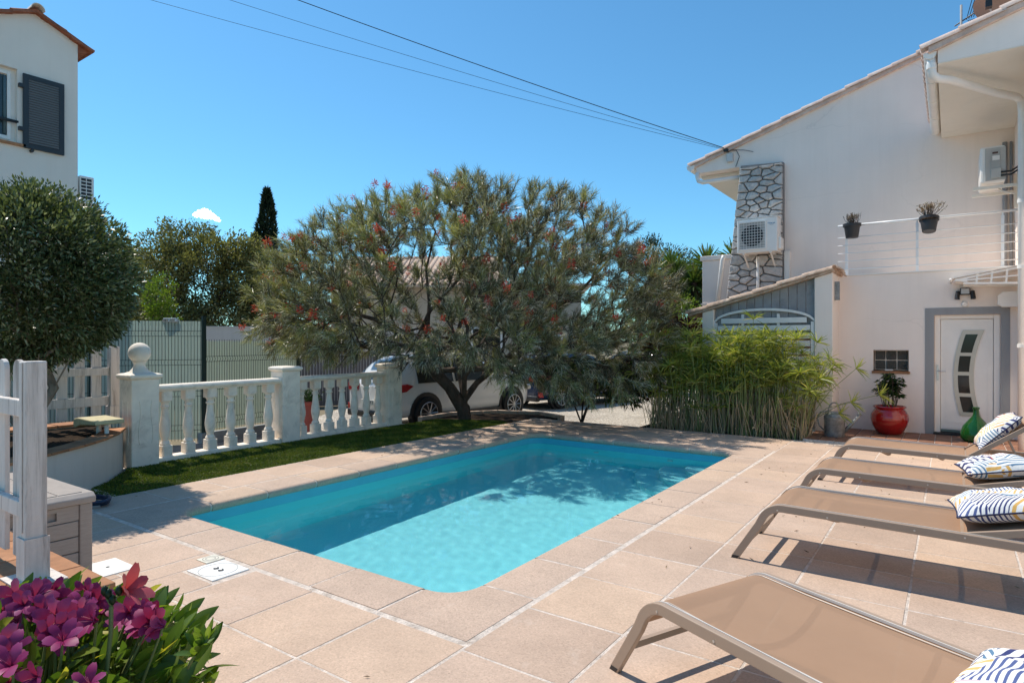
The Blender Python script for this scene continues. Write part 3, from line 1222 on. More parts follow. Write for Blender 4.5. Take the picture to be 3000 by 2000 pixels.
KX = 0.60                       # stones lie flat: cells are stretched along x
seeds = []
tries = 0
while len(seeds) < 95 and tries < 6000:
    tries += 1
    z = prs.uniform(2.02, 5.22)
    x = prs.uniform(pil_left(z) + 0.04, PR - 0.04)
    mn = prs.choice((0.09, 0.13, 0.17, 0.19))
    if all(((x - a_[0]) * KX) ** 2 + (z - a_[1]) ** 2 > mn * mn for a_ in seeds):
        seeds.append((x, z))
for (x, z) in seeds:
    zb, zt = max(2.0, z - 0.5), min(5.2, z + 0.5)
    cell = [((pil_left(zb) - 0.01) * KX, zb), (PR * KX, zb), (PR * KX, zt), ((pil_left(zt) - 0.01) * KX, zt)]
    for q_ in seeds:
        if q_ != (x, z) and abs(q_[1] - z) < 1.0:
            cell = clip_cell(cell, (x * KX, z), (q_[0] * KX, q_[1]))
    if len(cell) < 3:
        continue
    cell = [(c_[0] / KX, c_[1]) for c_ in cell]
    cx = sum(c_[0] for c_ in cell) / len(cell)
    cz = sum(c_[1] for c_ in cell) / len(cell)
    pts = []
    for i, c_ in enumerate(cell):
        nxt = cell[(i + 1) % len(cell)]
        for q_ in ((c_[0] * 0.9 + nxt[0] * 0.1, c_[1] * 0.9 + nxt[1] * 0.1), (c_[0] * 0.5 + nxt[0] * 0.5, c_[1] * 0.5 + nxt[1] * 0.5), (c_[0] * 0.12 + nxt[0] * 0.88, c_[1] * 0.12 + nxt[1] * 0.88)):
            d_ = Vector((q_[0] - cx, q_[1] - cz))
            ln_ = max(d_.length, 1e-4)
            k_ = max(0.5, 1 - 0.011 / ln_) * prs.uniform(0.965, 1.0)
            pts.append((cx + d_.x * k_, cz + d_.y * k_))
    dp = prs.uniform(0.03, 0.075)
    n = len(pts)
    y0, y1, y2 = YA - 0.13, YA - 0.14 - dp * 0.6, YA - 0.14 - dp
    tx, tz = prs.uniform(-0.05, 0.05), prs.uniform(-0.06, 0.06)
    vs = [(p[0], y0, p[1]) for p in pts] + [(p[0], y1, p[1]) for p in pts] + [(cx + (p[0] - cx) * 0.88, y2 + tx * (p[0] - cx) + tz * (p[1] - cz) + prs.uniform(-0.004, 0.004), cz + (p[1] - cz) * 0.86) for p in pts]
    vs.append((cx, y2 - prs.uniform(0.0, 0.012), cz))
    fs = []
    for l in (0, n):
        for i in range(n):
            j = (i + 1) % n
            fs.append((l + i, l + j, l + n + j, l + n + i))
    for i in range(n):
        fs.append((2 * n + i, 2 * n + (i + 1) % n, 3 * n))
    MB().add(vs, fs).build('stone', M['stone_grey'], pil)
MB().box(PR + 0.004, PR + 0.11, YA - 0.09, YA + 0.01, 0.0, 3.42).build('cable_duct', M['white_pvc'], house, bevel=0.01)
MB().tube([(-0.72, YA - 0.22, 3.33), (-0.72, YA - 0.22, 2.2)], 0.032, 8).build('condenser_pipe', M['white_pvc'], house, smooth=True)

# wing on the right: wall, deep eave with soffit, gutter, verge
MB().box(XW, 9.0, 5.2, YA - 0.002, -0.2, 5.24).build('wing_wall', M['stucco'], house)
ez = 5.25


def wroof(x):
    return 5.50 + SL * (x - 2.36)


MB().prism([(2.40, ez), (2.40, wroof(2.40) - 0.10), (9, wroof(9) - 0.10), (9, ez)], 'y', 6.95, 7.2).build('wing_gable', M['stucco'], house)
MB().box(2.40, 9.0, 7.2, YA - 0.004, ez - 0.008, ez + 0.06).build('wing_soffit', M['soffit'], house)
MB().box(2.402, 9.0, 6.952, 7.2, ez - 0.012, ez - 0.001).build('wing_soffit', M['soffit'], house)
MB().box(2.395, 2.43, 7.2, YA - 0.004, ez + 0.06, wroof(2.4) - 0.10).build('fascia', M['soffit'], house)
MB().prism([(2.30, wroof(2.30) - 0.098), (2.30, wroof(2.30) - 0.02), (9, wroof(9) - 0.02), (9, wroof(9) - 0.098)], 'y', 6.88, YA + 0.2).build('wing_roof', M['roof_tile'], house)
verge(house, 'roof_tile', 2.22, wroof(2.22) - 0.03, 6.0, wroof(6.0) - 0.03, 6.93, 0.42, 0.085)
for k in range(1, 16):
    verge(house, 'roof_tile', 2.22, wroof(2.22) - 0.02, 2.66, wroof(2.66) - 0.02, 6.96 + k * 0.22, 0.42, 0.085)
gut = MB()
gp = []
for k in range(9):
    a = math.pi + math.pi * k / 8
    gp.append((2.315 + 0.075 * math.cos(a), 5.40 + 0.085 * math.sin(a)))
gut.prism(gp, 'y', 6.93, YA - 0.01)
gut.build('gutter', M['white_pvc'], house, smooth=True, auto=40)
for yy in (7.9, 8.8, 9.7):
    MB().prism([(p[0] + (p[0] - 2.315) * 0.07, p[1] + (p[1] - 5.4) * 0.09) for p in gp], 'y', yy, yy + 0.05).build('gutter_bracket', M['white_pvc'], house)
dpz = 5.08
dpipe = MB().tube([(2.33, 7.0, 5.34), (2.33, 7.0, 5.22), (2.345, 7.02, 5.13), (2.40, 7.06, dpz), (2.55, 7.2, dpz - 0.01), (3.05, 8.0, dpz - 0.03), (3.30, 8.33, dpz - 0.04), (3.36, 8.40, dpz - 0.09), (3.372, 8.42, dpz - 0.22), (3.372, 8.42, 0.0)], 0.052, 12)
dpipe.build('downpipe', M['white_pvc'], house, smooth=True)
for zz in (2.62, 3.55, 1.5):
    MB().tube([(3.372, 8.42, zz), (3.372, 8.42, zz + 0.05)], 0.06, 12).build('pipe_collar', M['white_pvc'], house, smooth=True, auto=50)
MB().tube([(2.33, 7.0, 5.20), (2.33, 7.0, 5.27)], 0.06, 12).build('pipe_collar', M['white_pvc'], house, smooth=True, auto=50)
# thin grey service pipes where wing and gable wall meet
for xx, rr in ((3.30, 0.035), (3.385, 0.02)):
    MB().tube([(xx, YA - 0.04, 2.7), (xx, YA - 0.04, 5.0)], rr, 8).build('service_pipe', M['grey_paint'], house, smooth=True)

# balcony railing
rail = thing('balcony_railing', 'white steel balcony railing with horizontal rods above the door wall', 'railing', (2.1, YB + 0.12, 2.775))
RY = YB + 0.10
for x in (1.00, 2.07, 3.22):
    MB().box(x - 0.02, x + 0.02, RY - 0.012, RY + 0.03, 2.776, 3.60).build('post', M['rail'], rail)
    MB().box(x - 0.05, x + 0.05, RY - 0.04, RY + 0.06, 2.776, 2.786).build('base_plate', M['rail'], rail)
    MB().tube([(x, RY, 3.60), (x, RY, 3.655)], 0.011, 8).build('post_pin', M['rail'], rail)
MB().tube([(0.86, RY, 3.665), (XW - 0.003, RY, 3.665)], 0.021, 10).build('handrail', M['rail'], rail, smooth=True)
for k in range(5):
    zz = 2.88 + k * 0.142
    MB().tube([(0.86, RY - 0.02, zz), (XW - 0.003, RY - 0.02, zz)], 0.008, 6).build('rod', M['rail'], rail, smooth=True)

# polycarbonate canopy over the side entrance of the wing
can = thing('door_canopy', 'small white door canopy with openwork side bracket under the balcony', 'canopy', (XW, 9.2, 2.45))
cp = [(XW - 0.002, 2.44), (2.60, 2.505), (2.56, 2.565), (2.60, 2.575), (XW - 0.002, 2.72)]


def canopy_bracket(y):
    b = MB()
    # frame drawn as an outline with ribs, so that the openings are real
    def bar(p, q, t):
        d = Vector((q[0] - p[0], q[1] - p[1])).normalized()
        nx_, nz_ = -d.y * t / 2, d.x * t / 2
        b.prism([(p[0] + nx_, p[1] + nz_), (q[0] + nx_, q[1] + nz_), (q[0] - nx_, q[1] - nz_), (p[0] - nx_, p[1] - nz_)], 'y', y, y + 0.03)
    bar((2.60, 2.54), (XW - 0.004, 2.70), 0.028)
    b.prism([(2.58, 2.53), (2.75, 2.50), (2.75, 2.565), (2.60, 2.555)], 'y', y + 0.001, y + 0.029)
    bar((2.70, 2.485), (XW - 0.004, 2.455), 0.03)
    bar((2.72, 2.53), (XW - 0.004, 2.575), 0.022)
    for x in (2.86, 3.04, 3.22, 3.40):
        b.prism([(x - 0.012, 2.46), (x + 0.012, 2.46), (x + 0.03, 2.60 + (x - 2.6) * 0.13), (x + 0.004, 2.60 + (x - 2.6) * 0.13)], 'y', y + 0.0015, y + 0.0285)
    b.build('bracket', M['white_pvc'], can)


canopy_bracket(8.95)
canopy_bracket(9.5)
MB().prism([(2.52, 2.548), (2.55, 2.575), (XW - 0.004, 2.735), (XW - 0.004, 2.725), (2.56, 2.562)], 'y', 8.93, 9.55).build('roof_sheet', M['white_pvc'], can)
MB().tube([(2.54, 8.92, 2.548), (2.54, 9.56, 2.548)], 0.022, 10).build('front_rail', M['white'], can, smooth=True)

# twin flood light, round sensor, junction box
fl = thing('flood_light', 'black twin spotlight on the wall above the white door', 'light', (2.73, YB, 2.36))
MB().box(2.66, 2.80, YB - 0.09, YB - 0.001, 2.34, 2.45).build('housing', M['black'], fl, bevel=0.01)
MB().box(2.675, 2.785, YB - 0.094, YB - 0.088, 2.355, 2.44).build('solar_panel', metal_paint('pale_panel', (0.45, 0.46, 0.48), 0.2), fl)
for s in (-1, 1):
    x = 2.73 + s * 0.095
    MB().tube([(x, YB - 0.06, 2.40), (x + s * 0.012, YB - 0.085, 2.27)], [0.03, 0.036], 12).build('lamp_head', M['black'], fl, smooth=True, auto=40)
    MB().tube([(x - s * 0.03, YB - 0.05, 2.39), (x, YB - 0.06, 2.39)], 0.012, 8).build('arm', M['black'], fl)
sn = MB().lathe([(0.045, 0.0), (0.047, 0.012), (0.042, 0.03), (0.02, 0.042)], (0, 0, 0), 18)
sn.xf(Matrix.Translation((2.725, YB, 2.19)) @ Matrix.Rotation(R(90), 4, 'X'))
tag(sn.build('motion_sensor', M['white_pvc'], None, smooth=True, auto=40, loc=(2.725, YB, 2.19)), 'small round white sensor just above the door surround', 'sensor')
jb = MB().prism([(3.14, 2.16), (3.14, 2.30), (3.20, 2.36), (XW - 0.002, 2.36), (XW - 0.002, 2.12), (3.20, 2.12)], 'y', 9.35, 9.5)
tag(jb.build('junction_box', M['white_pvc'], None, bevel=0.008, loc=(3.3, 9.4, 2.12)), 'cream octagonal box on the wall right of the spotlight', 'box')


# ---- air conditioners
def grille_fan(parent, cx, cz, y, r, mb_frame):
    MB().tube([(cx, y + 0.004, cz), (cx, y + 0.03, cz)], r, 28).build('fan_opening', M['black'], parent)
    gr = MB()
    for k in range(-6, 7):
        o_ = k * r / 5.4
        gr.box(cx + o_ - 0.004, cx + o_ + 0.004, y - 0.012, y - 0.004, cz - r * 1.18, cz + r * 1.18)
        gr.box(cx - r * 1.18, cx + r * 1.18, y - 0.018, y - 0.0125, cz + o_ - 0.004, cz + o_ + 0.004)
    gr.build('fan_grille', M['white'], parent)


ac = thing('air_conditioner', 'white outdoor air conditioner with round fan on the stone pilaster', 'air conditioner', (-0.78, YA - 0.3, 3.45))
ax0, ax1, az0, az1 = -1.05, -0.27, 3.37, 4.06
ay0, ay1 = YA - 0.56, YA - 0.24
MB().box(ax0, ax1, ay0, ay1, az0, az1).build('casing', M['white'], ac, bevel=0.015)
MB().box(ax0 - 0.008, ax1 + 0.008, ay0 - 0.008, ay1 + 0.008, az1 + 0.001, az1 + 0.02).build('lid', M['white'], ac)
fx = ax0 + 0.30
ff = MB()
for (a, b, c, d) in ((fx - 0.27, fx - 0.245, 3.43, 4.00), (fx + 0.245, fx + 0.27, 3.43, 4.00), (fx - 0.245, fx + 0.245, 3.43, 3.455), (fx - 0.245, fx + 0.245, 3.975, 4.00)):
    ff.box(a, b, ay0 - 0.022, ay0 - 0.001, c, d)
ff.build('fan_frame', M['white'], ac)
MB().box(fx - 0.243, fx + 0.243, ay0 - 0.004, ay0 - 0.0015, 3.457, 3.973).build('fan_backplate', mat('grey_backplate', (0.42, 0.40, 0.38), 0.6), ac)
MB().tube([(fx, ay0 - 0.006, 3.71), (fx, ay0 - 0.0045, 3.71)], 0.215, 28).build('fan_opening', M['black'], ac)
gr = MB()
for k in range(-4, 5):
    gr.box(fx + k * 0.054 - 0.003, fx + k * 0.054 + 0.003, ay0 - 0.016, ay0 - 0.010, 3.457, 3.973)
    gr.box(fx - 0.243, fx + 0.243, ay0 - 0.021, ay0 - 0.0165, 3.71 + k * 0.056 - 0.004, 3.71 + k * 0.056 + 0.004)
gr.build('fan_grille', M['white'], ac)
# small maker's mark: a blue slash and two lines of tiny print
mk = MB()
mk.prism([(-0.455, 3.94), (-0.435, 3.94), (-0.442, 3.92)], 'y', ay0 - 0.004, ay0 - 0.001)
for i, wd in enumerate((0.016, 0.014, 0.016, 0.008, 0.016, 0.016)):
    mk.box(-0.43 + i * 0.02, -0.43 + i * 0.02 + wd, ay0 - 0.003, ay0 - 0.001, 3.925, 3.94)
for i in range(5):
    mk.box(-0.415 + i * 0.016, -0.415 + i * 0.016 + 0.011, ay0 - 0.003, ay0 - 0.001, 3.90, 3.908)
mk.build('maker_mark', metal_paint('mark_blue', (0.05, 0.2, 0.4), 0.5), ac)
MB().box(ax1 + 0.001, ax1 + 0.06, ay0 + 0.05, ay1 - 0.03, 3.41, 3.65).build('valve_cover', M['white'], ac, bevel=0.015)
for x in (ax0 + 0.13, ax1 - 0.13):
    MB().box(x - 0.02, x + 0.02, ay0 + 0.01, YA - 0.142, 3.345, 3.368).build('bracket', M['white'], ac)
    MB().prism([(ay0 + 0.03, 3.344), (ay0 + 0.07, 3.344), (YA - 0.144, 3.13), (YA - 0.144, 3.08)], 'x', x - 0.012, x + 0.012).build('brace', M['white'], ac)

ac2 = thing('air_conditioner', 'white air conditioner seen end-on, on a bracket above the balcony', 'air conditioner', (3.1, 9.3, 3.98))
MB().box(2.92, 3.23, 9.3, 10.12, 4.06, 4.63).build('casing', M['white'], ac2, bevel=0.03)
MB().box(2.98, 3.235, 9.285, 9.299, 4.09, 4.60).build('side_panel', mat('pale_grey_panel', (0.50, 0.485, 0.46), 0.5), ac2, bevel=0.005)
MB().box(3.05, 3.17, 9.272, 9.285, 4.17, 4.56).build('recess_panel', mat('pale_grey_panel_b', (0.44, 0.43, 0.41), 0.5), ac2, bevel=0.004)
MB().box(3.05, 3.18, 9.25, 9.272, 4.12, 4.27).build('terminal_cover', mat('pale_grey_panel_c', (0.52, 0.50, 0.47), 0.5), ac2, bevel=0.005)
MB().box(3.07, 3.14, 9.2705, 9.2735, 4.50, 4.53).build('type_plate', mat('brown_plate', (0.10, 0.05, 0.04), 0.5), ac2)
MB().box(3.07, 3.16, 9.2705, 9.273, 4.40, 4.47).build('sticker', M['white'], ac2)
for yy in (9.38, 9.98):
    MB().box(2.83, XW - 0.003, yy, yy + 0.04, 3.985, 4.035).build('bracket', M['soffit'], ac2)
    MB().box(3.38, XW - 0.002, yy - 0.001, yy + 0.041, 3.75, 4.30).build('bracket_upright', M['soffit'], ac2)
for k, z_ in enumerate((4.22, 4.17)):
    MB().tube([(3.18, 9.30, z_), (3.18, 9.25, z_ - 0.02), (3.30, 9.25, z_ - 0.02), (3.40, 9.33, z_ + 0.06), (3.425, 9.36, z_ + 0.1)], 0.014, 8).build('hose', M['black'], ac2, smooth=True)
MB().tube([(3.12, 9.5, 4.05), (3.2, 9.45, 3.94), (3.36, 9.42, 3.87)], 0.012, 6).build('drain_hose', M['soffit'], ac2, smooth=True)

# ---- hanging pots on the railing
M['drytwig'] = leafmat('dry_twigs', [(0, (0.10, 0.06, 0.04)), (0.6, (0.22, 0.15, 0.10)), (1, (0.36, 0.28, 0.18))], 0.15, 0.8)
M['drytwig2'] = leafmat('dry_twigs_pale', [(0, (0.16, 0.10, 0.06)), (0.6, (0.36, 0.26, 0.17)), (1, (0.5, 0.40, 0.26))], 0.15, 0.8)


def hanging_pot(x, zb, label, spread, hgt, seed, tilt, lm, cnt):
    t = thing('hanging_pot', label, 'flower pot', (x, RY - 0.12, zb), 0.0, 'dark pots hung on the balcony railing')
    prof = [(0.095, 0.0), (0.10, 0.01), (0.128, 0.20), (0.145, 0.20), (0.148, 0.25), (0.135, 0.252), (0.128, 0.225)]
    p = MB().lathe(prof, (0, 0, 0), 20)
    p.xf(Matrix.Rotation(tilt, 4, 'X'))
    p.build('pot', M['pot_black'], t, smooth=True, auto=35)
    MB().lathe([(0.125, 0.205), (0.11, 0.225), (0.02, 0.23)], (0, 0, 0), 14).build('soil', M['soil'], t)
    MB().tube([(0, 0.10, 0.25), (0, 0.14, 0.30), (0, 0.16, 0.24)], 0.008, 6).build('hook', M['pot_black'], t)
    r2 = random.Random(seed)
    Pt, D, L = [], [], []
    stems = MB()
    for k in range(46):
        a = r2.uniform(0, 6.28)
        s = r2.uniform(0, spread)
        h_ = hgt * r2.uniform(0.6, 1.0)
        p0 = Vector((0.07 * math.cos(a) * r2.random(), 0.07 * math.sin(a) * r2.random(), 0.22))
        p1 = Vector((s * math.cos(a), s * math.sin(a) * 0.7, 0.24 + h_))
        pm = (p0 + p1) / 2 + Vector((r2.uniform(-.03, .03), r2.uniform(-.03, .03), 0.0))
        stems.tube([p0, pm, p1], [0.004, 0.003, 0.002], 4, False)
        for q in range(cnt):
            u = r2.uniform(0.35, 1.0)
            pp = pm.lerp(p1, u)
            Pt.append(tuple(pp))
            D.append((r2.gauss(0, 1), r2.gauss(0, 1), r2.gauss(0.7, 1)))
            L.append(r2.uniform(0.02, 0.045))
    stems.build('twigs', M['bark'], t)
    V, F, T = leaves(np.array(Pt), np.array(D), np.array(L), 0.011, 0.05)
    o = fast_mesh('dry_leaves', V, F, T, lm, t)
    tag(o, kind='stuff')


hanging_pot(1.10, 3.42, 'dark plastic pot with dry brown twigs at the left end of the balcony railing', 0.15, 0.20, 3, 0.0, M['drytwig'], 5)
hanging_pot(2.24, 3.42, 'tilted dark pot with pale dry blooms in the middle of the balcony railing', 0.27, 0.24, 4, R(-14), M['drytwig2'], 9)

# ---- aerial and dish on the roof
an = thing('television_aerial', 'dark rake-shaped television aerial on a thin mast behind the roof edge', 'aerial', (2.70, 11.6, 6.9))
MB().tube([(2.70, 11.6, 6.3), (2.70, 11.6, 7.95)], 0.02, 8).build('mast', M['grey_paint'], an, smooth=True)
MB().tube([(2.60, 11.7, 7.62), (3.35, 11.2, 7.82)], 0.012, 6).build('boom', M['black'], an)
for k in range(4):
    MB().tube([(2.78 + k * 0.035, 11.58 - k * 0.02, 7.64), (2.90 + k * 0.05, 11.60, 8.15)], 0.007, 5).build('reflector_rod', M['black'], an)
    MB().tube([(2.80 + k * 0.03, 11.57, 7.62), (2.98 + k * 0.04, 11.45, 7.36)], 0.007, 5).build('reflector_rod', M['black'], an)
MB().box(3.02, 3.15, 11.30, 11.42, 7.66, 7.82).build('dipole_box', M['black'], an, bevel=0.01)
for k in range(4):
    MB().tube([(3.15 + k * 0.07, 11.1, 7.78), (3.15 + k * 0.07, 11.55, 7.78)], 0.006, 5).build('director_rod', M['black'], an)
dish = thing('satellite_dish', 'terracotta coloured satellite dish above the tiled roof edge', 'satellite dish', (3.15, 9.2, 6.0))
dm = MB()
prof = [(0.02 + 0.40 * k / 8, 0.12 * (k / 8) ** 2) for k in range(9)] + [(0.405, 0.10)] + [(0.02 + 0.39 * k / 8, 0.12 * (k / 8) ** 2 - 0.014) for k in range(8, -1, -1)]
dm.lathe(prof, (0, 0, 0), 28)
dm.xf(Matrix.Translation((3.18, 9.2, 6.62)) @ Matrix.Rotation(R(20), 4, 'Z') @ Matrix.Rotation(R(66), 4, 'X'))
dm.build('reflector', mat('terracotta_dish', (0.50, 0.25, 0.14), 0.5, 0.1), dish, smooth=True, auto=40)
MB().tube([(3.18, 9.3, 5.7), (3.18, 9.3, 6.5)], 0.025, 8).build('mast', M['grey_paint'], dish, smooth=True)
MB().tube([(3.18, 9.17, 6.30), (3.0, 8.65, 6.55)], 0.012, 6).build('feed_arm', M['grey_paint'], dish)
MB().box(2.96, 3.04, 8.58, 8.68, 6.52, 6.62).build('receiver', M['black'], dish)

# ---- overhead wires
anc = Vector((-1.41, YA - 0.06, 5.68))
for i, (px_, rr, lab) in enumerate(((440, 0.0042, 'thin lower overhead wire'), (665, 0.0042, 'thin middle overhead wire'), (860, 0.0085, 'thick upper overhead cable'))):
    far = at(px_, 0, 13.0) + Vector((0, 0, 0.238))      # the sag brings the wire back down here
    e = anc + (far - anc) * 2.2
    pts = []
    for k in range(41):
        t_ = k / 40
        p = anc.lerp(e, t_)
        p.z -= 4 * 0.24 * t_ * (1 - t_)
        pts.append(p + Vector((0, 0, 0.015 * i)))
    tag(MB().tube(pts, rr, 5).build('overhead_wire', M['black'], None, smooth=True, loc=tuple(anc)), lab + ' running from the house gable across the sky', 'wire', 'overhead wires')
ins = thing('wire_bracket', 'small black wire clamp with grey box under the gable edge', 'bracket', tuple(anc))
MB().box(-1.46, -1.36, YA - 0.10, YA - 0.002, 5.64, 5.70).build('clamp', M['black'], ins, bevel=0.01)
MB().box(-1.40, -1.27, YA - 0.08, YA - 0.002, 5.42, 5.60).build('terminal_box', mat('grey_box', (0.55, 0.55, 0.54), 0.5), ins, bevel=0.01)
MB().tube([(-1.36, YA - 0.05, 5.67), (-1.2, YA - 0.05, 5.64), (-1.14, YA - 0.04, 5.5), (-1.22, YA - 0.03, 5.3)], 0.008, 6).build('lead', M['black'], ins)
MB().tube([(-1.36, YA - 0.05, 5.68), (-1.05, YA - 0.05, 5.62), (-0.86, YA - 0.03, 5.56)], 0.006, 6).build('lead', M['black'], ins)

# ================================================================== LEAN-TO SHED
shed = thing('garden_shed', 'white lean-to shed with sloping tiled edge and arched slatted gate', 'shed', (-0.3, 9.0, 0))
SY = 8.9


def shz(x):
    return 2.11 + (2.83 - 2.11) * (x + 1.64) / (0.90 + 1.64)


MB().prism([(0.60, 0), (0.60, shz(0.60) - 0.06), (0.885, shz(0.885) - 0.06), (0.885, 0)], 'y', SY, YB - 0.003).build('end_pier', M['stucco'], shed, bevel=0.01)
MB().prism([(-1.36, GZ), (-1.36, shz(-1.36) - 0.06), (-1.14, shz(-1.14) - 0.06), (-1.14, GZ)], 'y', SY, SY + 0.3).build('side_pier', M['stucco'], shed, bevel=0.01)
MB().prism([(-1.62, shz(-1.62) - 0.055), (-1.62, shz(-1.62) - 0.01), (0.90, shz(0.90) - 0.01), (0.90, shz(0.90) - 0.055)], 'y', SY - 0.05, YA - 0.2).build('roof', M['roof_old'], shed)
verge(shed, 'roof_old', -1.66, shz(-1.66) - 0.01, 0.84, shz(0.84) - 0.01, SY - 0.02, 0.42, 0.07)
for k in range(1, 7):
    verge(shed, 'roof_old', -1.66, shz(-1.66), 0.84, shz(0.84), SY + k * 0.23, 0.42, 0.07)
for k in range(3):
    o = barrel(0.26, 0.06, 0.05)
    o.xf(Matrix.Translation((0.90, SY + 0.02 + k * 0.16, 2.84 - k * 0.035)) @ Matrix.Rotation(R(70), 4, 'Z') @ Matrix.Rotation(R(10), 4, 'Y'))
    o.build('roof_tile', M['roof_old'], shed, smooth=True, auto=50)
MB().box(0.888, 0.96, SY + 0.2, SY + 0.28, 2.30, 2.62).build('wall_bracket', M['galva'], shed)
MB().box(-1.14, 0.60, SY + 0.12, SY + 0.15, 1.7, 2.18).build('backing', M['grey_plank'], shed)
npl = 12


def arch(x):
    u = (x + 0.27) / 0.875
    return 1.94 + 0.245 * math.sqrt(max(0, 1 - min(1, abs(u)) ** 2.0)) if abs(u) < 1 else 1.94


for i in range(npl):
    x0 = -1.135 + i * 1.73 / npl + 0.004
    x1 = -1.135 + (i + 1) * 1.73 / npl - 0.004
    MB().prism([(x0, 1.80), (x0, shz(x0) - 0.06), (x1, shz(x1) - 0.06), (x1, 1.80)], 'y', SY + 0.09, SY + 0.115).build('plank', M['grey_plank'], shed)
gate = MB()
N = 24
xs_ = [-1.14 + 1.735 * k / N for k in range(N + 1)]
up = [(x, arch(x)) for x in xs_]
dn = [(x, arch(x) - 0.045) for x in xs_]
gate.prism(up + dn[::-1], 'y', SY + 0.02, SY + 0.06)
garch = gate.build('gate', M['lattice'], shed)
MB().box(-1.138, -1.08, SY + 0.021, SY + 0.059, 0.05, 1.93).build('gate_stile', M['lattice'], garch)
MB().box(0.54, 0.592, SY + 0.021, SY + 0.059, 0.05, 1.93).build('gate_stile', M['lattice'], garch)
for k in range(15):
    z0 = 0.12 + k * 0.138
    z1 = z0 + 0.095
    # clip slat to the arch
    half = 0.86
    if z1 > 1.90:
        s = max(0.0, 1 - ((z1 + 0.02 - 1.94) / 0.235) ** 2)
        half = 0.865 * math.sqrt(s) if z1 < 2.15 else 0
    if half < 0.2 or z1 > 2.08:
        continue
    MB().box(-0.27 - half + 0.06, -0.27 + half - 0.06, SY + 0.03, SY + 0.048, z0, z1).build('gate_slat', M['lattice'], garch)
for x in (-0.62, 0.0):
    MB().box(x - 0.025, x + 0.025, SY + 0.049, SY + 0.07, 0.1, 2.08).build('gate_batten', M['lattice'], garch)

# white pier with cap and sloping pipe beyond the shed
cb = thing('white_pier', 'white rendered wall end with a moulded cap beside the stone pilaster', 'wall', (-1.9, 11.0, GZ))
MB().box(-2.03, -1.40, 10.95, 11.6, GZ, 3.38).build('body', M['stucco'], cb, bevel=0.008)
MB().box(-2.07, -1.38, 10.92, 11.64, 3.381, 3.48).build('cap', M['stucco'], cb, bevel=0.01)
MB().box(-2.06, -1.39, 10.93, 11.63, 2.40, 2.43).build('string_course', M['stucco'], cb)
MB().tube([(-1.50, 10.80, 3.45), (-1.54, 10.80, 3.35), (-1.68, 10.80, 2.1)], 0.045, 10).build('downpipe', M['white_pvc'], cb, smooth=True)
MB().box(-2.04, -1.93, 10.88, 10.95, 2.20, 2.32).build('wall_box', M['soffit'], cb, bevel=0.01)

# ================================================================== BALUSTRADE
bal = thing('balustrade', 'white cast stone balustrade with turned balusters along the turf', 'balustrade', (-6.15, 3.1, 0))
BP = [(-6.06, 0.86), (-6.18, 3.12), (-6.30, 5.50)]


def pillar(x, y, w_, h, finial, capw=0.05):
    p = MB().box(x - w_ / 2, x + w_ / 2, y - w_ / 2, y + w_ / 2, -0.02, h).build('pillar', M['cast'], bal, bevel=0.012)
    # raised rib panels on the faces towards the terrace
    for sy in (0, 1):
        pts = []
        for k in range(21):
            zz = 0.28 + (h - 0.55) * k / 20
            pts.append((x + w_ / 2 + 0.002, y + (0.075 + 0.012 * math.sin(k / 20 * 2 * math.pi)) * (1 if sy else -1), zz))
        MB().tube(pts, 0.007, 6).build('moulding', M['cast'], p)
        pts = [(x + (0.075 + 0.012 * math.sin(k / 20 * 2 * math.pi)) * (1 if sy else -1), y - w_ / 2 - 0.002, 0.28 + (h - 0.55) * k / 20) for k in range(21)]
        MB().tube(pts, 0.007, 6).build('moulding', M['cast'], p)
    c = MB().lathe([(w_ / 2 - 0.005, 0), (w_ / 2 + 0.018, 0.012), (w_ / 2 + 0.032, 0.035), (w_ / 2 + 0.03, 0.06), (w_ / 2 - 0.01, 0.078), (0.05, 0.085)], (x, y, h), 4, {0, 1, 2, 3, 4, 5})
    c.build('pillar_cap', M['cast'], p, bevel=0.006)
    if finial:
        f = MB().lathe([(0.13, 0.08), (0.115, 0.10), (0.085, 0.135), (0.068, 0.17), (0.067, 0.20), (0.085, 0.225)], (x, y, h), 20, {0})
        f.build('finial_neck', M['cast'], p, smooth=True, auto=40)
        r_ = 0.132
        prof = [(max(0.002, r_ * math.sin(math.pi * k / 14)), 0.34 - r_ * math.cos(math.pi * k / 14)) for k in range(15)]
        MB().lathe(prof, (x, y, h), 24).build('finial_ball', M['cast'], p, smooth=True)
    return p


pillar(BP[0][0], BP[0][1], 0.34, 1.10, True)
pillar(BP[1][0], BP[1][1], 0.32, 1.11, False)
pillar(BP[2][0], BP[2][1], 0.34, 1.08, False)

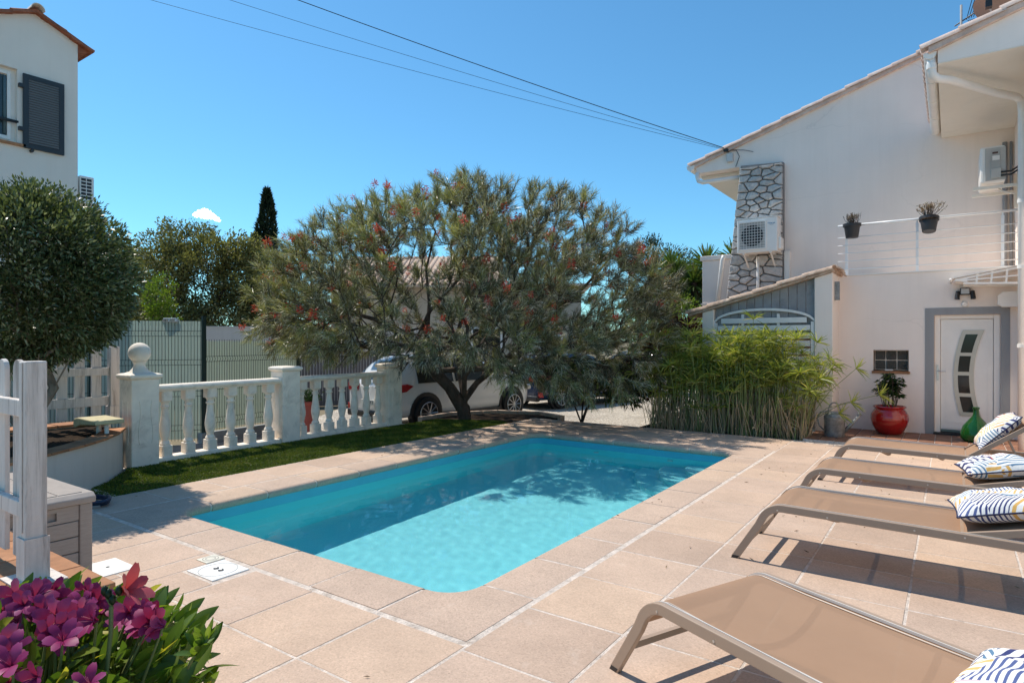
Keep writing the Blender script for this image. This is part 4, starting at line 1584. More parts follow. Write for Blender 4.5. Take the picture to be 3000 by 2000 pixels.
BPROF = [(0.072, 0.0), (0.072, 0.135), (0.058, 0.145), (0.066, 0.165), (0.050, 0.19), (0.044, 0.205), (0.060, 0.27), (0.070, 0.33), (0.071, 0.37), (0.063, 0.44), (0.050, 0.53),
         (0.043, 0.60), (0.041, 0.635), (0.056, 0.645), (0.058, 0.66), (0.044, 0.675), (0.046, 0.70), (0.060, 0.725), (0.072, 0.735), (0.072, 0.86)]
bsrc = None
for (a, b, cnt, pa, pb) in ((BP[0], BP[1], 6, 0.17, 0.16), (BP[1], BP[2], 7, 0.16, 0.17)):
    a3, b3 = Vector((a[0], a[1], 0)), Vector((b[0], b[1], 0))
    d = (b3 - a3)
    u = d.normalized()
    s = Vector((u.y, -u.x, 0))
    p0, p1 = a3 + u * pa, b3 - u * pb
    ln = (p1 - p0).length

    def bar(prof, z0, name):
        # prof: (offset, z) section swept between the pillars
        n_ = len(prof)
        vs = [tuple(p0 + s * o + Vector((0, 0, z0 + z))) for o, z in prof] + [tuple(p1 + s * o + Vector((0, 0, z0 + z))) for o, z in prof]
        fs = [tuple(range(n_)), tuple(range(2 * n_ - 1, n_ - 1, -1))] + [(i, (i + 1) % n_, (i + 1) % n_ + n_, i + n_) for i in range(n_)]
        MB().add(vs, fs).build(name, M['cast'], bal, bevel=0.008)
    bar([(-0.10, -0.02), (0.10, -0.02), (0.10, 0.045), (0.085, 0.06), (-0.085, 0.06), (-0.10, 0.045)], 0.0, 'plinth')
    bar([(-0.085, 0.0), (0.085, 0.0), (0.09, 0.02), (0.115, 0.032), (0.115, 0.065), (0.09, 0.09), (-0.09, 0.09), (-0.115, 0.065), (-0.115, 0.032), (-0.09, 0.02)], 0.921, 'handrail')
    for i in range(cnt):
        p = p0 + u * ln * (i + 0.5) / cnt
        if bsrc is None:
            bsrc = MB().lathe(BPROF, tuple(ORG[bal.name]), 24, {0, 1, 18, 19}).build('baluster', M['cast'], bal, smooth=True, auto=35)
            o = bsrc
        else:
            o = bsrc.copy()
            COL.objects.link(o)
            o.parent = bal
        q_ = p - ORG[bal.name]
        o.location = (q_.x, q_.y, 0.061)
        o.rotation_euler = (0, 0, math.atan2(u.y, u.x))

# ================================================================== PLANTER WITH TOPIARY OLIVE
PW = [(-6.05, 0.66), (-5.62, 0.40), (-5.28, 0.12), (-4.98, -0.2), (-4.68, -0.60), (-4.38, -1.05), (-4.1, -1.6), (-3.95, -2.2), (-3.9, -3.0)]
plant = thing('planter', 'curved grey-white rendered planter wall around the clipped round tree', 'planter', (-5.2, -0.6, 0))
vs, fs = [], []
for i, (x, y) in enumerate(PW):
    a = Vector(PW[max(i - 1, 0)])
    b = Vector(PW[min(i + 1, len(PW) - 1)])
    d = (b - a).normalized()
    nrm = Vector((d.y, -d.x))
    if nrm.x > 0:
        nrm = -nrm
    vs += [(x, y, -0.2), (x + nrm.x * 0.16, y + nrm.y * 0.16, -0.2), (x + nrm.x * 0.16, y + nrm.y * 0.16, 0.47), (x, y, 0.47)]
for i in range(len(PW) - 1):
    for q in range(4):
        q2 = (q + 1) % 4
        fs.append((i * 4 + q, i * 4 + q2, i * 4 + 4 + q2, i * 4 + 4 + q))
fs += [(0, 1, 2, 3), tuple(len(vs) - 4 + k for k in (3, 2, 1, 0))]
MB().add(vs, fs).build('wall', M['planter'], plant, smooth=True, auto=30)
for i in range(len(PW) - 1):
    a = Vector((PW[i][0], PW[i][1], 0))
    b = Vector((PW[i + 1][0], PW[i + 1][1], 0))
    d = (b - a)
    nn = 2
    nr = Vector((d.y, -d.x, 0)).normalized()
    if nr.x > 0:
        nr = -nr
    for k in range(nn):
        p0 = a + d * (k / nn) + d.normalized() * 0.004
        p1 = a + d * ((k + 1) / nn) - d.normalized() * 0.004
        q0, q1 = p0 - nr * 0.03, p1 - nr * 0.03
        r0, r1 = p0 + nr * 0.20, p1 + nr * 0.20
        z0, z1 = 0.472, 0.50
        MB().add([(q0.x, q0.y, z0), (q1.x, q1.y, z0), (r1.x, r1.y, z0), (r0.x, r0.y, z0), (q0.x, q0.y, z1), (q1.x, q1.y, z1), (r1.x, r1.y, z1), (r0.x, r0.y, z1)],
                 [(0, 3, 2, 1), (4, 5, 6, 7), (0, 1, 5, 4), (1, 2, 6, 5), (2, 3, 7, 6), (3, 0, 4, 7)]).build('edge_tile', M['terracotta'], plant, bevel=0.004)
soilp = [(p[0] - 0.12, p[1] - 0.02) for p in PW] + [(-6.9, -3.0), (-6.95, 0.75)]
MB().prism(soilp, 'z', -0.2, 0.46).build('soil', M['soil'], plant)
# far edge of the planter: terracotta tiles under the picket fence
for k in range(12):
    y0 = 0.85 - k * 0.32
    MB().box(-7.12, -6.86, y0 - 0.315, y0, GZ, 0.478).build('back_wall', M['planter'], plant)
    MB().box(-7.15, -6.80, y0 - 0.31, y0 - 0.006, 0.48, 0.51).build('edge_tile', M['terracotta'], plant)

sp = thing('water_spout', 'old cream waterfall spout on a bent pipe at the planter edge', 'water spout', (-5.75, 0.42, 0.5))
MB().prism([(-6.18, 0.57), (-6.16, 0.655), (-6.05, 0.675), (-5.57, 0.665), (-5.56, 0.615), (-5.75, 0.605), (-5.98, 0.59), (-6.12, 0.55)], 'y', 0.15, 0.47).build('trough', M['soft_yellow'], sp, bevel=0.012)
MB().tube([(-5.70, 0.30, 0.61), (-5.66, 0.31, 0.60), (-5.65, 0.31, 0.5), (-5.65, 0.31, 0.06)], 0.024, 10).build('pipe', M['soffit'], sp, smooth=True)
MB().tube([(-5.92, 0.33, 0.60), (-5.92, 0.33, 0.46)], 0.028, 10).build('support', M['soffit'], sp, smooth=True)

# ---- picket fences
def picket(x0, x1, y0, y1, zb, zt, axis='y', rnd_top=True):
    n_ = 8
    if axis == 'y':       # board lies in xz plane
        r_ = (x1 - x0) / 2
        top = [(x0 + r_ + r_ * math.cos(math.pi * k / n_), zt - r_ + r_ * math.sin(math.pi * k / n_)) for k in range(n_ + 1)] if rnd_top else [(x1, zt), (x0, zt)]
        return MB().prism([(x0, zb), (x1, zb)] + top, 'y', y0, y1)
    r_ = (y1 - y0) / 2
    top = [(y0 + r_ + r_ * math.cos(math.pi * k / n_), zt - r_ + r_ * math.sin(math.pi * k / n_)) for k in range(n_ + 1)] if rnd_top else [(y1, zt), (y0, zt)]
    return MB().prism([(y0, zb), (y1, zb)] + top, 'x', x0, x1)


pf = thing('picket_fence', 'cream picket fence behind the clipped tree, beside the ball-topped pillar', 'picket fence', (-6.7, 0.0, 0.5))
MB().box(-6.70, -6.59, 0.74, 0.85, 0.70, 1.52).build('post', M['wood_white'], pf, bevel=0.006)
MB().box(-6.715, -6.575, 0.725, 0.865, 0.52, 0.73).build('post_shoe', M['wood_white'], pf, bevel=0.005)
for (z0, z1) in ((0.74, 0.86), (1.14, 1.24)):
    MB().box(-6.665, -6.635, -2.6, 0.739, z0, z1).build('fence_rail', M['wood_white'], pf, bevel=0.004)
for k in range(17):
    y1 = 0.66 - k * 0.195
    picket(-6.700, -6.668, y1 - 0.115, y1, 0.58, 1.50, 'x').build('picket', M['wood_white'], pf, bevel=0.003)

lw = thing('low_wall', 'low cream wall with terracotta cap in the left foreground', 'wall', (-1.3, -2.2, 0))
MB().box(-3.3, -0.06, -2.33, -1.98, -0.02, 0.655).build('masonry', M['stucco_cream'], lw, bevel=0.01)
for k in range(11):
    x1 = -0.02 - k * 0.305
    MB().box(x1 - 0.30, x1, -2.37, -1.95, 0.657, 0.695).build('cap_tile', M['terracotta'], lw, bevel=0.006)
nf = thing('picket_fence', 'weathered white picket fence with square post on the low terracotta-capped wall', 'picket fence', (-1.0, -2.15, 0.7))
pxc, pyc = -0.303, -2.12
MB().box(pxc - 0.034, pxc + 0.034, pyc - 0.035, pyc + 0.035, 0.72, 1.522).build('post', M['wood_white'], nf, bevel=0.005)
MB().box(pxc - 0.012, pxc + 0.010, pyc - 0.040, pyc - 0.0355, 0.88, 1.518).build('end_batten', M['wood_white'], nf, bevel=0.002)
sh = MB()
sh.box(pxc - 0.040, pxc + 0.040, pyc - 0.041, pyc - 0.0365, 0.70, 0.86)
sh.box(pxc + 0.0355, pxc + 0.040, pyc - 0.036, pyc + 0.041, 0.70, 0.86)
sh.box(pxc - 0.040, pxc - 0.0355, pyc - 0.036, pyc + 0.041, 0.70, 0.86)
sh.box(pxc - 0.10, pxc + 0.10, pyc - 0.075, pyc + 0.08, 0.697, 0.702)
sh.build('post_shoe', M['wood_white'], nf)
for (z0, z1) in ((0.93, 0.99), (1.31, 1.375)):
    MB().box(-3.2, pxc - 0.036, pyc - 0.032, pyc - 0.004, z0, z1).build('fence_rail', M['wood_white'], nf, bevel=0.004)
for k in range(16):
    x1 = pxc - 0.125 - k * 0.172
    picket(x1 - 0.082, x1, pyc - 0.002, pyc + 0.016, 0.75, 1.525).build('picket', M['wood_white'], nf, bevel=0.003)

# ---- resin storage box
bx = thing('storage_box', 'grey wood-look resin storage box behind the near picket fence', 'storage box', (-2.7, -1.5, 0))
X0, X1, Y0, Y1 = -3.30, -2.10, -1.86, -1.22
MB().box(X0 + 0.03, X1 - 0.03, Y0 + 0.03, Y1 - 0.03, 0.005, 0.52).build('inner_body', M['box'], bx)
for (cx, cy) in ((X0, Y0), (X1 - 0.075, Y0), (X0, Y1 - 0.075), (X1 - 0.075, Y1 - 0.075)):
    MB().box(cx, cx + 0.075, cy, cy + 0.075, 0.004, 0.535).build('corner_post', M['box'], bx, bevel=0.008)
for k in range(5):
    z0 = 0.02 + k * 0.103
    if k < 4:
        MB().box(X1 - 0.032, X1 - 0.010, Y0 + 0.077, Y1 - 0.077, z0, z0 + 0.098).build('side_board', M['box'], bx, bevel=0.004)
    MB().box(X0 + 0.077, X1 - 0.077, Y0 + 0.010, Y0 + 0.032, z0, z0 + 0.098).build('side_board', M['box'], bx, bevel=0.004)
    MB().box(X0 + 0.077, X1 - 0.077, Y1 - 0.032, Y1 - 0.010, z0, z0 + 0.098).build('side_board', M['box'], bx, bevel=0.004)
z0 = 0.02 + 4 * 0.103
for (a, b, c, d) in ((Y0 + 0.077, Y0 + 0.20, z0, z0 + 0.098), (Y1 - 0.20, Y1 - 0.077, z0, z0 + 0.098), (Y0 + 0.20, Y1 - 0.20, z0 + 0.072, z0 + 0.098), (Y0 + 0.20, Y1 - 0.20, z0, z0 + 0.02)):
    MB().box(X1 - 0.032, X1 - 0.010, a, b, c, d).build('handle_surround', M['box'], bx)
MB().prism([(X0 - 0.015, 0.536), (X1 + 0.015, 0.536), (X1 + 0.018, 0.575), (X1 - 0.02, 0.60), (X0 + 0.02, 0.60), (X0 - 0.018, 0.575)], 'y', Y0 - 0.015, Y1 + 0.015).build('lid', M['box'], bx, bevel=0.008)
for k in range(4):
    a = Y0 + 0.04 + k * 0.141
    MB().box(X0 + 0.05, X1 - 0.05, a, a + 0.134, 0.598, 0.605).build('lid_board', M['box'], bx, bevel=0.003)

# coil of blue hose beside the planter
hc = MB()
pts = [(-4.33 + 0.17 * math.cos(t_ * 0.4) * (1 + 0.01 * t_), -0.35 + 0.12 * math.sin(t_ * 0.4), 0.02 + 0.0012 * t_) for t_ in range(36)]
tag(hc.tube(pts, 0.016, 8).build('garden_hose', mat('dark_blue_hose', (0.02, 0.035, 0.075), 0.4), None, smooth=True, loc=(-4.33, -0.35, 0)), 'coil of dark blue hose on the shaded terrace by the turf', 'hose')

# ---- skimmer lids let into the paving
def lid(x0, x1, y0, y1, label, discs, col=(0.80, 0.79, 0.76)):
    cx, cy = (x0 + x1) / 2, (y0 + y1) / 2
    t = thing('skimmer_lid', label, 'skimmer lid', (cx, cy, 0.0))
    mm = mat('lid_' + str(len(bpy.data.materials)), col, 0.55, 0.05, 5, 0.1)
    MB().box(x0, x1, y0, y1, -0.01, 0.006).build('frame', mm, t, bevel=0.002)
    for r_ in discs:
        ring_ = MB()
        n_ = 40
        vs_ = []
        for k in range(n_):
            a = 2 * math.pi * k / n_
            for rr in (r_, r_ - 0.0035):
                vs_.append((cx + rr * math.cos(a), cy + rr * math.sin(a), 0.0075))
        ring_.add(vs_, [(2 * k, 2 * ((k + 1) % n_), 2 * ((k + 1) % n_) + 1, 2 * k + 1) for k in range(n_)])
        ring_.build('lid_groove', mat('groove', (0.3, 0.29, 0.27), 0.9), t)
    return t, cx, cy


t, cx, cy = lid(-1.80, -1.475, -0.755, -0.485, 'large white square skimmer lid with a round plate near the pool corner', (0.128,))
for s in (-1, 1):
    ang = [(cx + 0.03 * s + 0.016 * math.cos(R(a)), cy + 0.016 * math.sin(R(a)) * 1.0, 0.012) for a in range(-90, 91, 30)]
    MB().tube(ang, 0.004, 6).build('finger_hole', M['black'], t)
lid(-1.965, -1.825, -0.60, -0.46, 'small cream square lid touching the large skimmer lid', (0.055, 0.035), (0.70, 0.66, 0.55))
t, cx, cy = lid(-2.49, -2.15, -1.16, -0.92, 'plain white rectangular access cover with one hole beside the storage box', ())
MB().tube([(cx, cy, 0.004), (cx, cy, 0.0075)], 0.012, 10).build('key_hole', M['black'], t)

# ================================================================== WIRE MESH FENCE
wf = thing('mesh_fence', 'dark green wire mesh fence backed by pale green privacy sheet', 'mesh fence', (-9.7, 3.0, GZ))


def mesh_panel(p0, p1, z0, z1, folds):
    a, b = Vector((p0[0], p0[1], 0)), Vector((p1[0], p1[1], 0))
    d = b - a
    ln = d.length
    u = d.normalized()
    nr = Vector((u.y, -u.x, 0))
    if nr.x < 0:
        nr = -nr
    wm = MB()
    cnt = int(ln / 0.055)
    for i in range(cnt + 1):
        q_ = a + u * (ln * i / cnt)
        pts = [q_ + Vector((0, 0, z0))]
        for f in folds:
            zz = z0 + f
            pts += [q_ + Vector((0, 0, zz - 0.05)), q_ + nr * 0.035 + Vector((0, 0, zz)), q_ + Vector((0, 0, zz + 0.05))]
        pts.append(q_ + Vector((0, 0, z1)))
        wm.tube(pts, 0.0048, 3, False)
    zz = z0 + 0.06
    levels_ = sorted([f - 0.05 for f in folds] + [f + 0.05 for f in folds])
    for l in levels_:
        wm.tube([a + Vector((0, 0, z0 + l)) + nr * 0.004, b + Vector((0, 0, z0 + l)) + nr * 0.004], 0.004, 4, False)
    tag(wm.build('wire_mesh', M['green_steel'], wf), kind='stuff')
    s0, s1 = a - nr * 0.02, b - nr * 0.02
    sl = MB()
    # vertical strips of sheet, slightly staggered
    ns = int(ln / 0.05)
    for i in range(ns):
        q0 = s0 + u * (ln * i / ns)
        q1 = s0 + u * (ln * (i + 1) / ns - 0.003)
        o = -nr * (0.004 * (i % 2))
        sl.add([tuple(q0 + o + Vector((0, 0, z0 + 0.03))), tuple(q1 + o + Vector((0, 0, z0 + 0.03))), tuple(q1 + o + Vector((0, 0, z1 - 0.03))), tuple(q0 + o + Vector((0, 0, z1 - 0.03)))], [(0, 1, 2, 3)])
    o = sl.build('privacy_sheet', M['screen'], wf)
    md = o.modifiers.new('thick', 'SOLIDIFY')
    md.thickness = 0.003
    tag(o, kind='stuff')


F0, F1, F2, F3 = (-11.5, -1.6), (-10.45, 2.0), (-9.27, 3.48), (-9.45, 5.75)
mesh_panel(F0, F1, GZ + 0.06, 2.0, (0.25, 0.9, 1.5, 2.05))
mesh_panel(F1, F2, GZ + 0.06, 2.0, (0.25, 0.9, 1.5, 2.05))
mesh_panel(F2, F3, GZ + 0.22, 1.62, (0.2, 0.85, 1.4))
for (p, zt) in ((F0, 2.05), (F1, 2.05), (F2, 2.05), (F3, 1.72)):
    MB().box(p[0] - 0.032, p[0] + 0.032, p[1] - 0.032, p[1] + 0.032, GZ, zt).build('post', M['green_steel'], wf)
    MB().box(p[0] - 0.036, p[0] + 0.036, p[1] - 0.036, p[1] + 0.036, zt, zt + 0.02).build('post_cap', M['green_steel'], wf)
MB().prism([(-9.36, 3.4), (-9.18, 3.4), (-9.36, 5.75), (-9.54, 5.75)], 'z', GZ - 0.05, GZ + 0.20).build('kerb_wall', mat('grey_block', (0.36, 0.35, 0.33), 0.9, 0.2, 6, 0.5, 40), wf)
lamp = thing('solar_lamp', 'small white solar lamp clipped to the top of the mesh fence', 'solar lamp', (-9.68, 3.0, 2.0))
c = at(500, 942, 12.0)
lm = MB().prism([(-0.13, -0.02), (-0.11, 0.055), (0.13, 0.055), (0.15, -0.02)], 'y', -0.07, 0.07)
lm.xf(Matrix.Translation(c) @ Matrix.Rotation(YAW, 4, 'Z') @ Matrix.Rotation(R(-14), 4, 'X'))
lm.build('housing', M['soffit'], lamp, bevel=0.006)
for s in (-0.06, 0.065):
    q_ = MB().box(s - 0.05, s + 0.05, -0.076, -0.07, -0.01, 0.035)
    q_.xf(Matrix.Translation(c) @ Matrix.Rotation(YAW, 4, 'Z') @ Matrix.Rotation(R(-14), 4, 'X'))
    q_.build('lens', mat('amber_lens', (0.42, 0.30, 0.20), 0.3), lamp)

fp = thing('tall_flower_pot', 'tall coral flower pot with white flowers behind the balusters', 'flower pot', (-7.35, 4.45, GZ))
MB().lathe([(0.11, 0.0), (0.115, 0.02), (0.165, 0.78), (0.185, 0.79), (0.185, 0.84), (0.16, 0.845)], (-7.35, 4.45, GZ), 20).build('pot', M['red_pot'], fp, smooth=True, auto=40)
k = 260
Pt = np.column_stack([nrg.normal(0, 0.1, k), nrg.normal(0, 0.1, k), nrg.uniform(0.84, 1.02, k)])
V, F, T = leaves(Pt, nrg.normal(size=(k, 3)) + np.array([0, 0, 0.6]), nrg.uniform(0.05, 0.09, k), 0.035)
fast_mesh('leaves', V, F, T, leafmat('pot_leaf', [(0, (0.05, 0.10, 0.02)), (1, (0.13, 0.2, 0.05))]), fp)
k = 160
Pt = np.column_stack([nrg.normal(0, 0.09, k), nrg.normal(0, 0.09, k), nrg.uniform(0.95, 1.08, k)])
V, F, T = leaves(Pt, nrg.normal(size=(k, 3)), nrg.uniform(0.02, 0.045, k), 0.03)
fast_mesh('flowers', V, F, T, leafmat('white_petal', [(0, (0.7, 0.7, 0.68)), (1, (0.8, 0.8, 0.78))]), fp)
for ch in fp.children:
    if ch.name.startswith(('leaves', 'flowers')):
        ch.location = (0, 0, 0)

# ================================================================== HOUSE ON THE LEFT
lh = thing('neighbour_house', 'white neighbouring house with red tiled gable and dark louvred shutter', 'house', (-12.3, 0.5, GZ))
HX = -12.30


def hz(y):
    return 8.10 - 0.43 * abs(y - 1.72)


pol = [(2.47, GZ), (2.47, hz(2.47) - 0.05), (1.72, 8.05), (-4.5, hz(-4.5) - 0.05), (-4.5, GZ)]
# wall face pieces leave the window opening free
wy0, wy1, wz0, wz1 = 0.2, 1.44, 5.42, 6.86
for poly in ([(2.47, GZ), (2.47, hz(2.47) - 0.05), (1.72, 8.05), (1.72, GZ)], [(1.72, GZ), (1.72, 8.05), (wy1, hz(wy1) - 0.05), (wy1, GZ)],
             [(wy1, wz1), (wy1, hz(wy1) - 0.05), (wy0, hz(wy0) - 0.05), (wy0, wz1)], [(wy1, GZ), (wy1, wz0), (wy0, wz0), (wy0, GZ)],
             [(wy0, GZ), (wy0, hz(wy0) - 0.05), (-4.5, hz(-4.5) - 0.05), (-4.5, GZ)]):
    MB().prism(poly, 'x', HX - 0.3, HX).build('wall', M['stucco_far'], lh)
MB().box(-21, HX - 0.3, -4.5, 2.468, GZ, 6.0).build('wall_body', M['stucco_far'], lh)
for s in (1, -1):
    y_e = 2.72 if s > 0 else -4.8
    a = [(1.72, 8.05), (1.72, 8.11), (y_e, hz(y_e) + 0.01), (y_e, hz(y_e) - 0.05)]
    MB().prism(a, 'x', -21, HX + 0.12).build('roof', M['roof_red'], lh)
    d = Vector((0, y_e - 1.72, hz(y_e) - 8.11))
    cnt = int(d.length / 0.4)
    for i in range(cnt):
        p = Vector((HX + 0.06, 1.72, 8.06)) + d * ((i + 1) / cnt)
        o = barrel(0.44, 0.085, 0.07)
        o.xf(Matrix.Translation(p) @ Matrix.Rotation(math.atan2(-d.z, -d.y) if s < 0 else 0, 4, 'X') @ Matrix.Identity(4))
        o = barrel(0.44, 0.085, 0.07)
        ang = math.atan2(abs(d.z), abs(d.y))
        Mx = Matrix.Translation(p) @ Matrix.Rotation(R(-90 if s > 0 else 90), 4, 'Z') @ Matrix.Rotation(-ang + 0.04, 4, 'Y')
        o.xf(Mx)
        o.build('roof_tile', M['roof_red'], lh, smooth=True, auto=50)
o = barrel(0.5, 0.12, 0.11)
o.xf(Matrix.Translation((HX + 0.2, 1.72, 8.08)) @ Matrix.Rotation(R(180), 4, 'Z'))
o.build('ridge_tile', M['stucco_far'], lh, smooth=True, auto=50)
MB().prism([(2.472, 7.55), (2.62, 7.60), (2.68, 7.64), (2.472, 7.72)], 'x', -21, HX + 0.02).build('eave_moulding', M['roof_red'], lh)
# window
win = MB().box(HX - 0.16, HX - 0.12, wy0, wy1, wz0, wz1).build('window', M['white_pvc'], lh)
MB().box(HX - 0.12, HX - 0.115, 0.30, 1.30, wz0 + 0.14, wz1 - 0.14).build('pane', metal_paint('blue_grey_glass', (0.05, 0.075, 0.085), 0.05), win)
fr = MB()
for (a, b, c_, d_) in ((1.30, 1.36, wz0 + 0.06, wz1 - 0.06), (0.24, 0.30, wz0 + 0.06, wz1 - 0.06), (0.30, 1.30, wz0 + 0.06, wz0 + 0.13), (0.30, 1.30, wz1 - 0.13, wz1 - 0.06)):
    fr.box(HX - 0.119, HX - 0.07, a, b, c_, d_)
fr.build('frame', M['white_pvc'], win, bevel=0.006)
cur = MB()
for k in range(8):
    cur.tube([(HX - 0.10, 1.27 - k * 0.12, wz0 + 0.16), (HX - 0.10, 1.27 - k * 0.12, wz1 - 0.16)], 0.03, 6)
cur.build('curtain', mat('teal_curtain', (0.10, 0.16, 0.18), 0.8), win, smooth=True)
MB().box(HX - 0.1, HX + 0.06, wy0 - 0.05, wy1 + 0.12, wz0 - 0.05, wz0 - 0.002).build('window_sill', M['terracotta'], lh)
MB().tube([(HX - 0.02, 0.1, wz0 + 0.42), (HX - 0.02, 1.46, wz0 + 0.42)], 0.03, 8).build('guard_rail', M['anthracite'], win, smooth=True)
# shutter, opened flat on the wall
s0, s1, sz0, sz1 = 1.52, 2.21, 5.36, 6.80
shut = MB()
for (a, b, c_, d_) in ((s0, s0 + 0.09, sz0, sz1), (s1 - 0.09, s1, sz0, sz1), (s0 + 0.09, s1 - 0.09, sz0, sz0 + 0.09), (s0 + 0.09, s1 - 0.09, sz1 - 0.09, sz1)):
    shut.box(HX + 0.02, HX + 0.06, a, b, c_, d_)
shutter = shut.build('shutter', M['anthracite'], lh)
MB().box(HX + 0.021, HX + 0.03, s0 + 0.09, s1 - 0.09, sz0 + 0.09, sz1 - 0.09).build('backing', M['anthracite'], shutter)
src = None
for k in range(26):
    zz = sz0 + 0.10 + k * 0.0485
    if src is None:
        src = MB().prism([(HX + 0.032, zz + 0.042), (HX + 0.040, zz + 0.046), (HX + 0.060, zz + 0.005), (HX + 0.052, zz)], 'y', s0 + 0.092, s1 - 0.092).build('slat', M['slate'], shutter)
        base = zz
    else:
        o = src.copy()
        COL.objects.link(o)
        o.parent = shutter
        o.location = (0, 0, zz - base)
for zz in (5.68, 6.52):
    MB().box(HX + 0.0, HX + 0.07, s0 - 0.07, s0 + 0.02, zz, zz + 0.07).build('hinge', M['anthracite'], shutter)
MB().tube([(HX + 0.0, s0 + 0.14, sz0 - 0.04), (HX + 0.09, s0 + 0.14, sz0 - 0.04)], 0.03, 8).build('shutter_stop', M['black'], shutter)
nac = thing('air_conditioner', 'white louvred air conditioner on the corner of the neighbouring house', 'air conditioner', (-12.4, 2.6, 4.5))
MB().box(-12.9, -12.36, 2.53, 2.80, 4.52, 5.05).build('casing', M['white'], nac, bevel=0.02)
lv = MB()
for i in range(2):
    for j in range(6):
        lv.box(-12.36, -12.352, 2.555 + i * 0.105, 2.64 + i * 0.105, 4.575 + j * 0.074, 4.625 + j * 0.074)
lv.build('louvre', M['black'], nac)
MB().box(-12.85, -12.30, 2.469, 2.86, 4.47, 4.50).build('bracket', M['white'], nac)

# ================================================================== BEHIND: BOUNDARY WALL, SLIDING GATE, TAN HOUSE
bw = thing('boundary_wall', 'long taupe rendered boundary wall behind the mesh fence', 'wall', (-14.5, 9.4, GZ))


def wall_between(p, q_, z0, z1, th, name, m, parent, off=0.0):
    a, b = Vector((p[0], p[1], 0)), Vector((q_[0], q_[1], 0))
    u = (b - a).normalized()
    s = Vector((u.y, -u.x, 0))
    a, b = a + s * off, b + s * off
    return MB().add([tuple(a + Vector((0, 0, z0))), tuple(b + Vector((0, 0, z0))), tuple(b - s * th + Vector((0, 0, z0))), tuple(a - s * th + Vector((0, 0, z0))),
                     tuple(a + Vector((0, 0, z1))), tuple(b + Vector((0, 0, z1))), tuple(b - s * th + Vector((0, 0, z1))), tuple(a - s * th + Vector((0, 0, z1)))],
                    [(0, 3, 2, 1), (4, 5, 6, 7), (0, 1, 5, 4), (1, 2, 6, 5), (2, 3, 7, 6), (3, 0, 4, 7)]).build(name, m, parent)


W0, W1 = (-20.5, 1.5), (-12.2, 13.2)
wall_between(W0, W1, GZ, 2.0, 0.2, 'masonry', M['stucco_taupe'], bw)
wall_between(W0, W1, 2.002, 2.04, 0.24, 'coping', M['stucco_taupe'], bw, 0.02)
S0, S1 = (-14.1, 9.6), (-11.9, 12.6)
a, b = Vector((-14.9, 9.35, 0)), Vector((-12.3, 13.0, 0))
u = (b - a).normalized()
s = Vector((u.y, -u.x, 0))
for r_ in range(3):
    k = 0.0
    while k < (b - a).length - 0.1:
        wd = prs.uniform(0.18, 0.42)
        p0 = a + u * k + s * 0.012
        p1 = a + u * min(k + wd - 0.01, (b - a).length) + s * 0.012
        wall_between(p0, p1, 1.36 + r_ * 0.062, 1.36 + r_ * 0.062 + 0.056, 0.06, 'stone_strip', M['stone_panel'], bw, prs.uniform(0.02, 0.045))
        k += wd
sg = thing('sliding_gate', 'grey vertical-slat sliding gate in front of the taupe wall', 'gate', (-12.7, 9.4, GZ))
g0, g1 = Vector((-13.5, 8.3, 0)), Vector((-11.6, 11.2, 0))
u = (g1 - g0).normalized()
ln = (g1 - g0).length
cnt = int(ln / 0.085)
for i in range(cnt):
    p0 = g0 + u * (ln * i / cnt)
    p1 = g0 + u * (ln * (i + 0.82) / cnt)
    wall_between(p0, p1, GZ + 0.06, 1.20, 0.03, 'gate_slat', M['gate'], sg)
wall_between(g0 - u * 0.05, g1 + u * 0.05, 1.2, 1.27, 0.05, 'gate_rail', M['gate'], sg, 0.01)
wall_between(g0 - u * 0.05, g1 + u * 0.05, GZ + 0.01, GZ + 0.06, 0.05, 'gate_rail', M['gate'], sg, 0.01)

th = thing('far_house', 'tan house with pale tiled roof half hidden behind the flowering tree', 'house', tuple(at(1380, 1000, 26).xy) + (GZ,), R(33))
MB().box(-5.2, 4.4, -2.0, 6.0, 0, 4.05).build('wall', stucco_mat('tan_render', (0.52, 0.44, 0.34), 0.2, 0.2), th)
MB().prism([(-2.5, 3.98), (2.0, 5.6), (6.5, 3.98), (6.5, 4.06), (2.0, 5.72), (-2.5, 4.06)], 'x', -5.6, 1.2).build('roof', M['roof_old'], th)
MB().box(1.4, 4.8, -2.3, 6.2, 4.052, 4.13).build('flat_roof', M['stucco_taupe'], th)
rows_ = 26
for k in range(rows_):
    x = -5.5 + k * 6.6 / rows_
    o = barrel(4.75, 0.085, 0.085, 0.014, 6)
    o.xf(Matrix.Translation((x, -2.5, 4.06)) @ Matrix.Rotation(R(90), 4, 'Z') @ Matrix.Rotation(-math.atan2(1.62, 4.5), 4, 'Y'))
    o.build('tile_row', M['roof_old'], th, smooth=True, auto=50)
for (x0, x1, z0, z1) in ((-3.6, -2.4, 1.2, 2.5), (0.2, 1.4, 1.2, 2.5), (2.8, 3.7, 0.1, 2.2)):
    wn_ = MB().box(x0, x1, -2.03, -2.001, z0, z1).build('window', M['white_pvc'], th)
    MB().box(x0 + 0.08, x1 - 0.08, -2.04, -2.031, z0 + 0.08, z1 - 0.08).build('pane', M['glass_dark'], wn_)

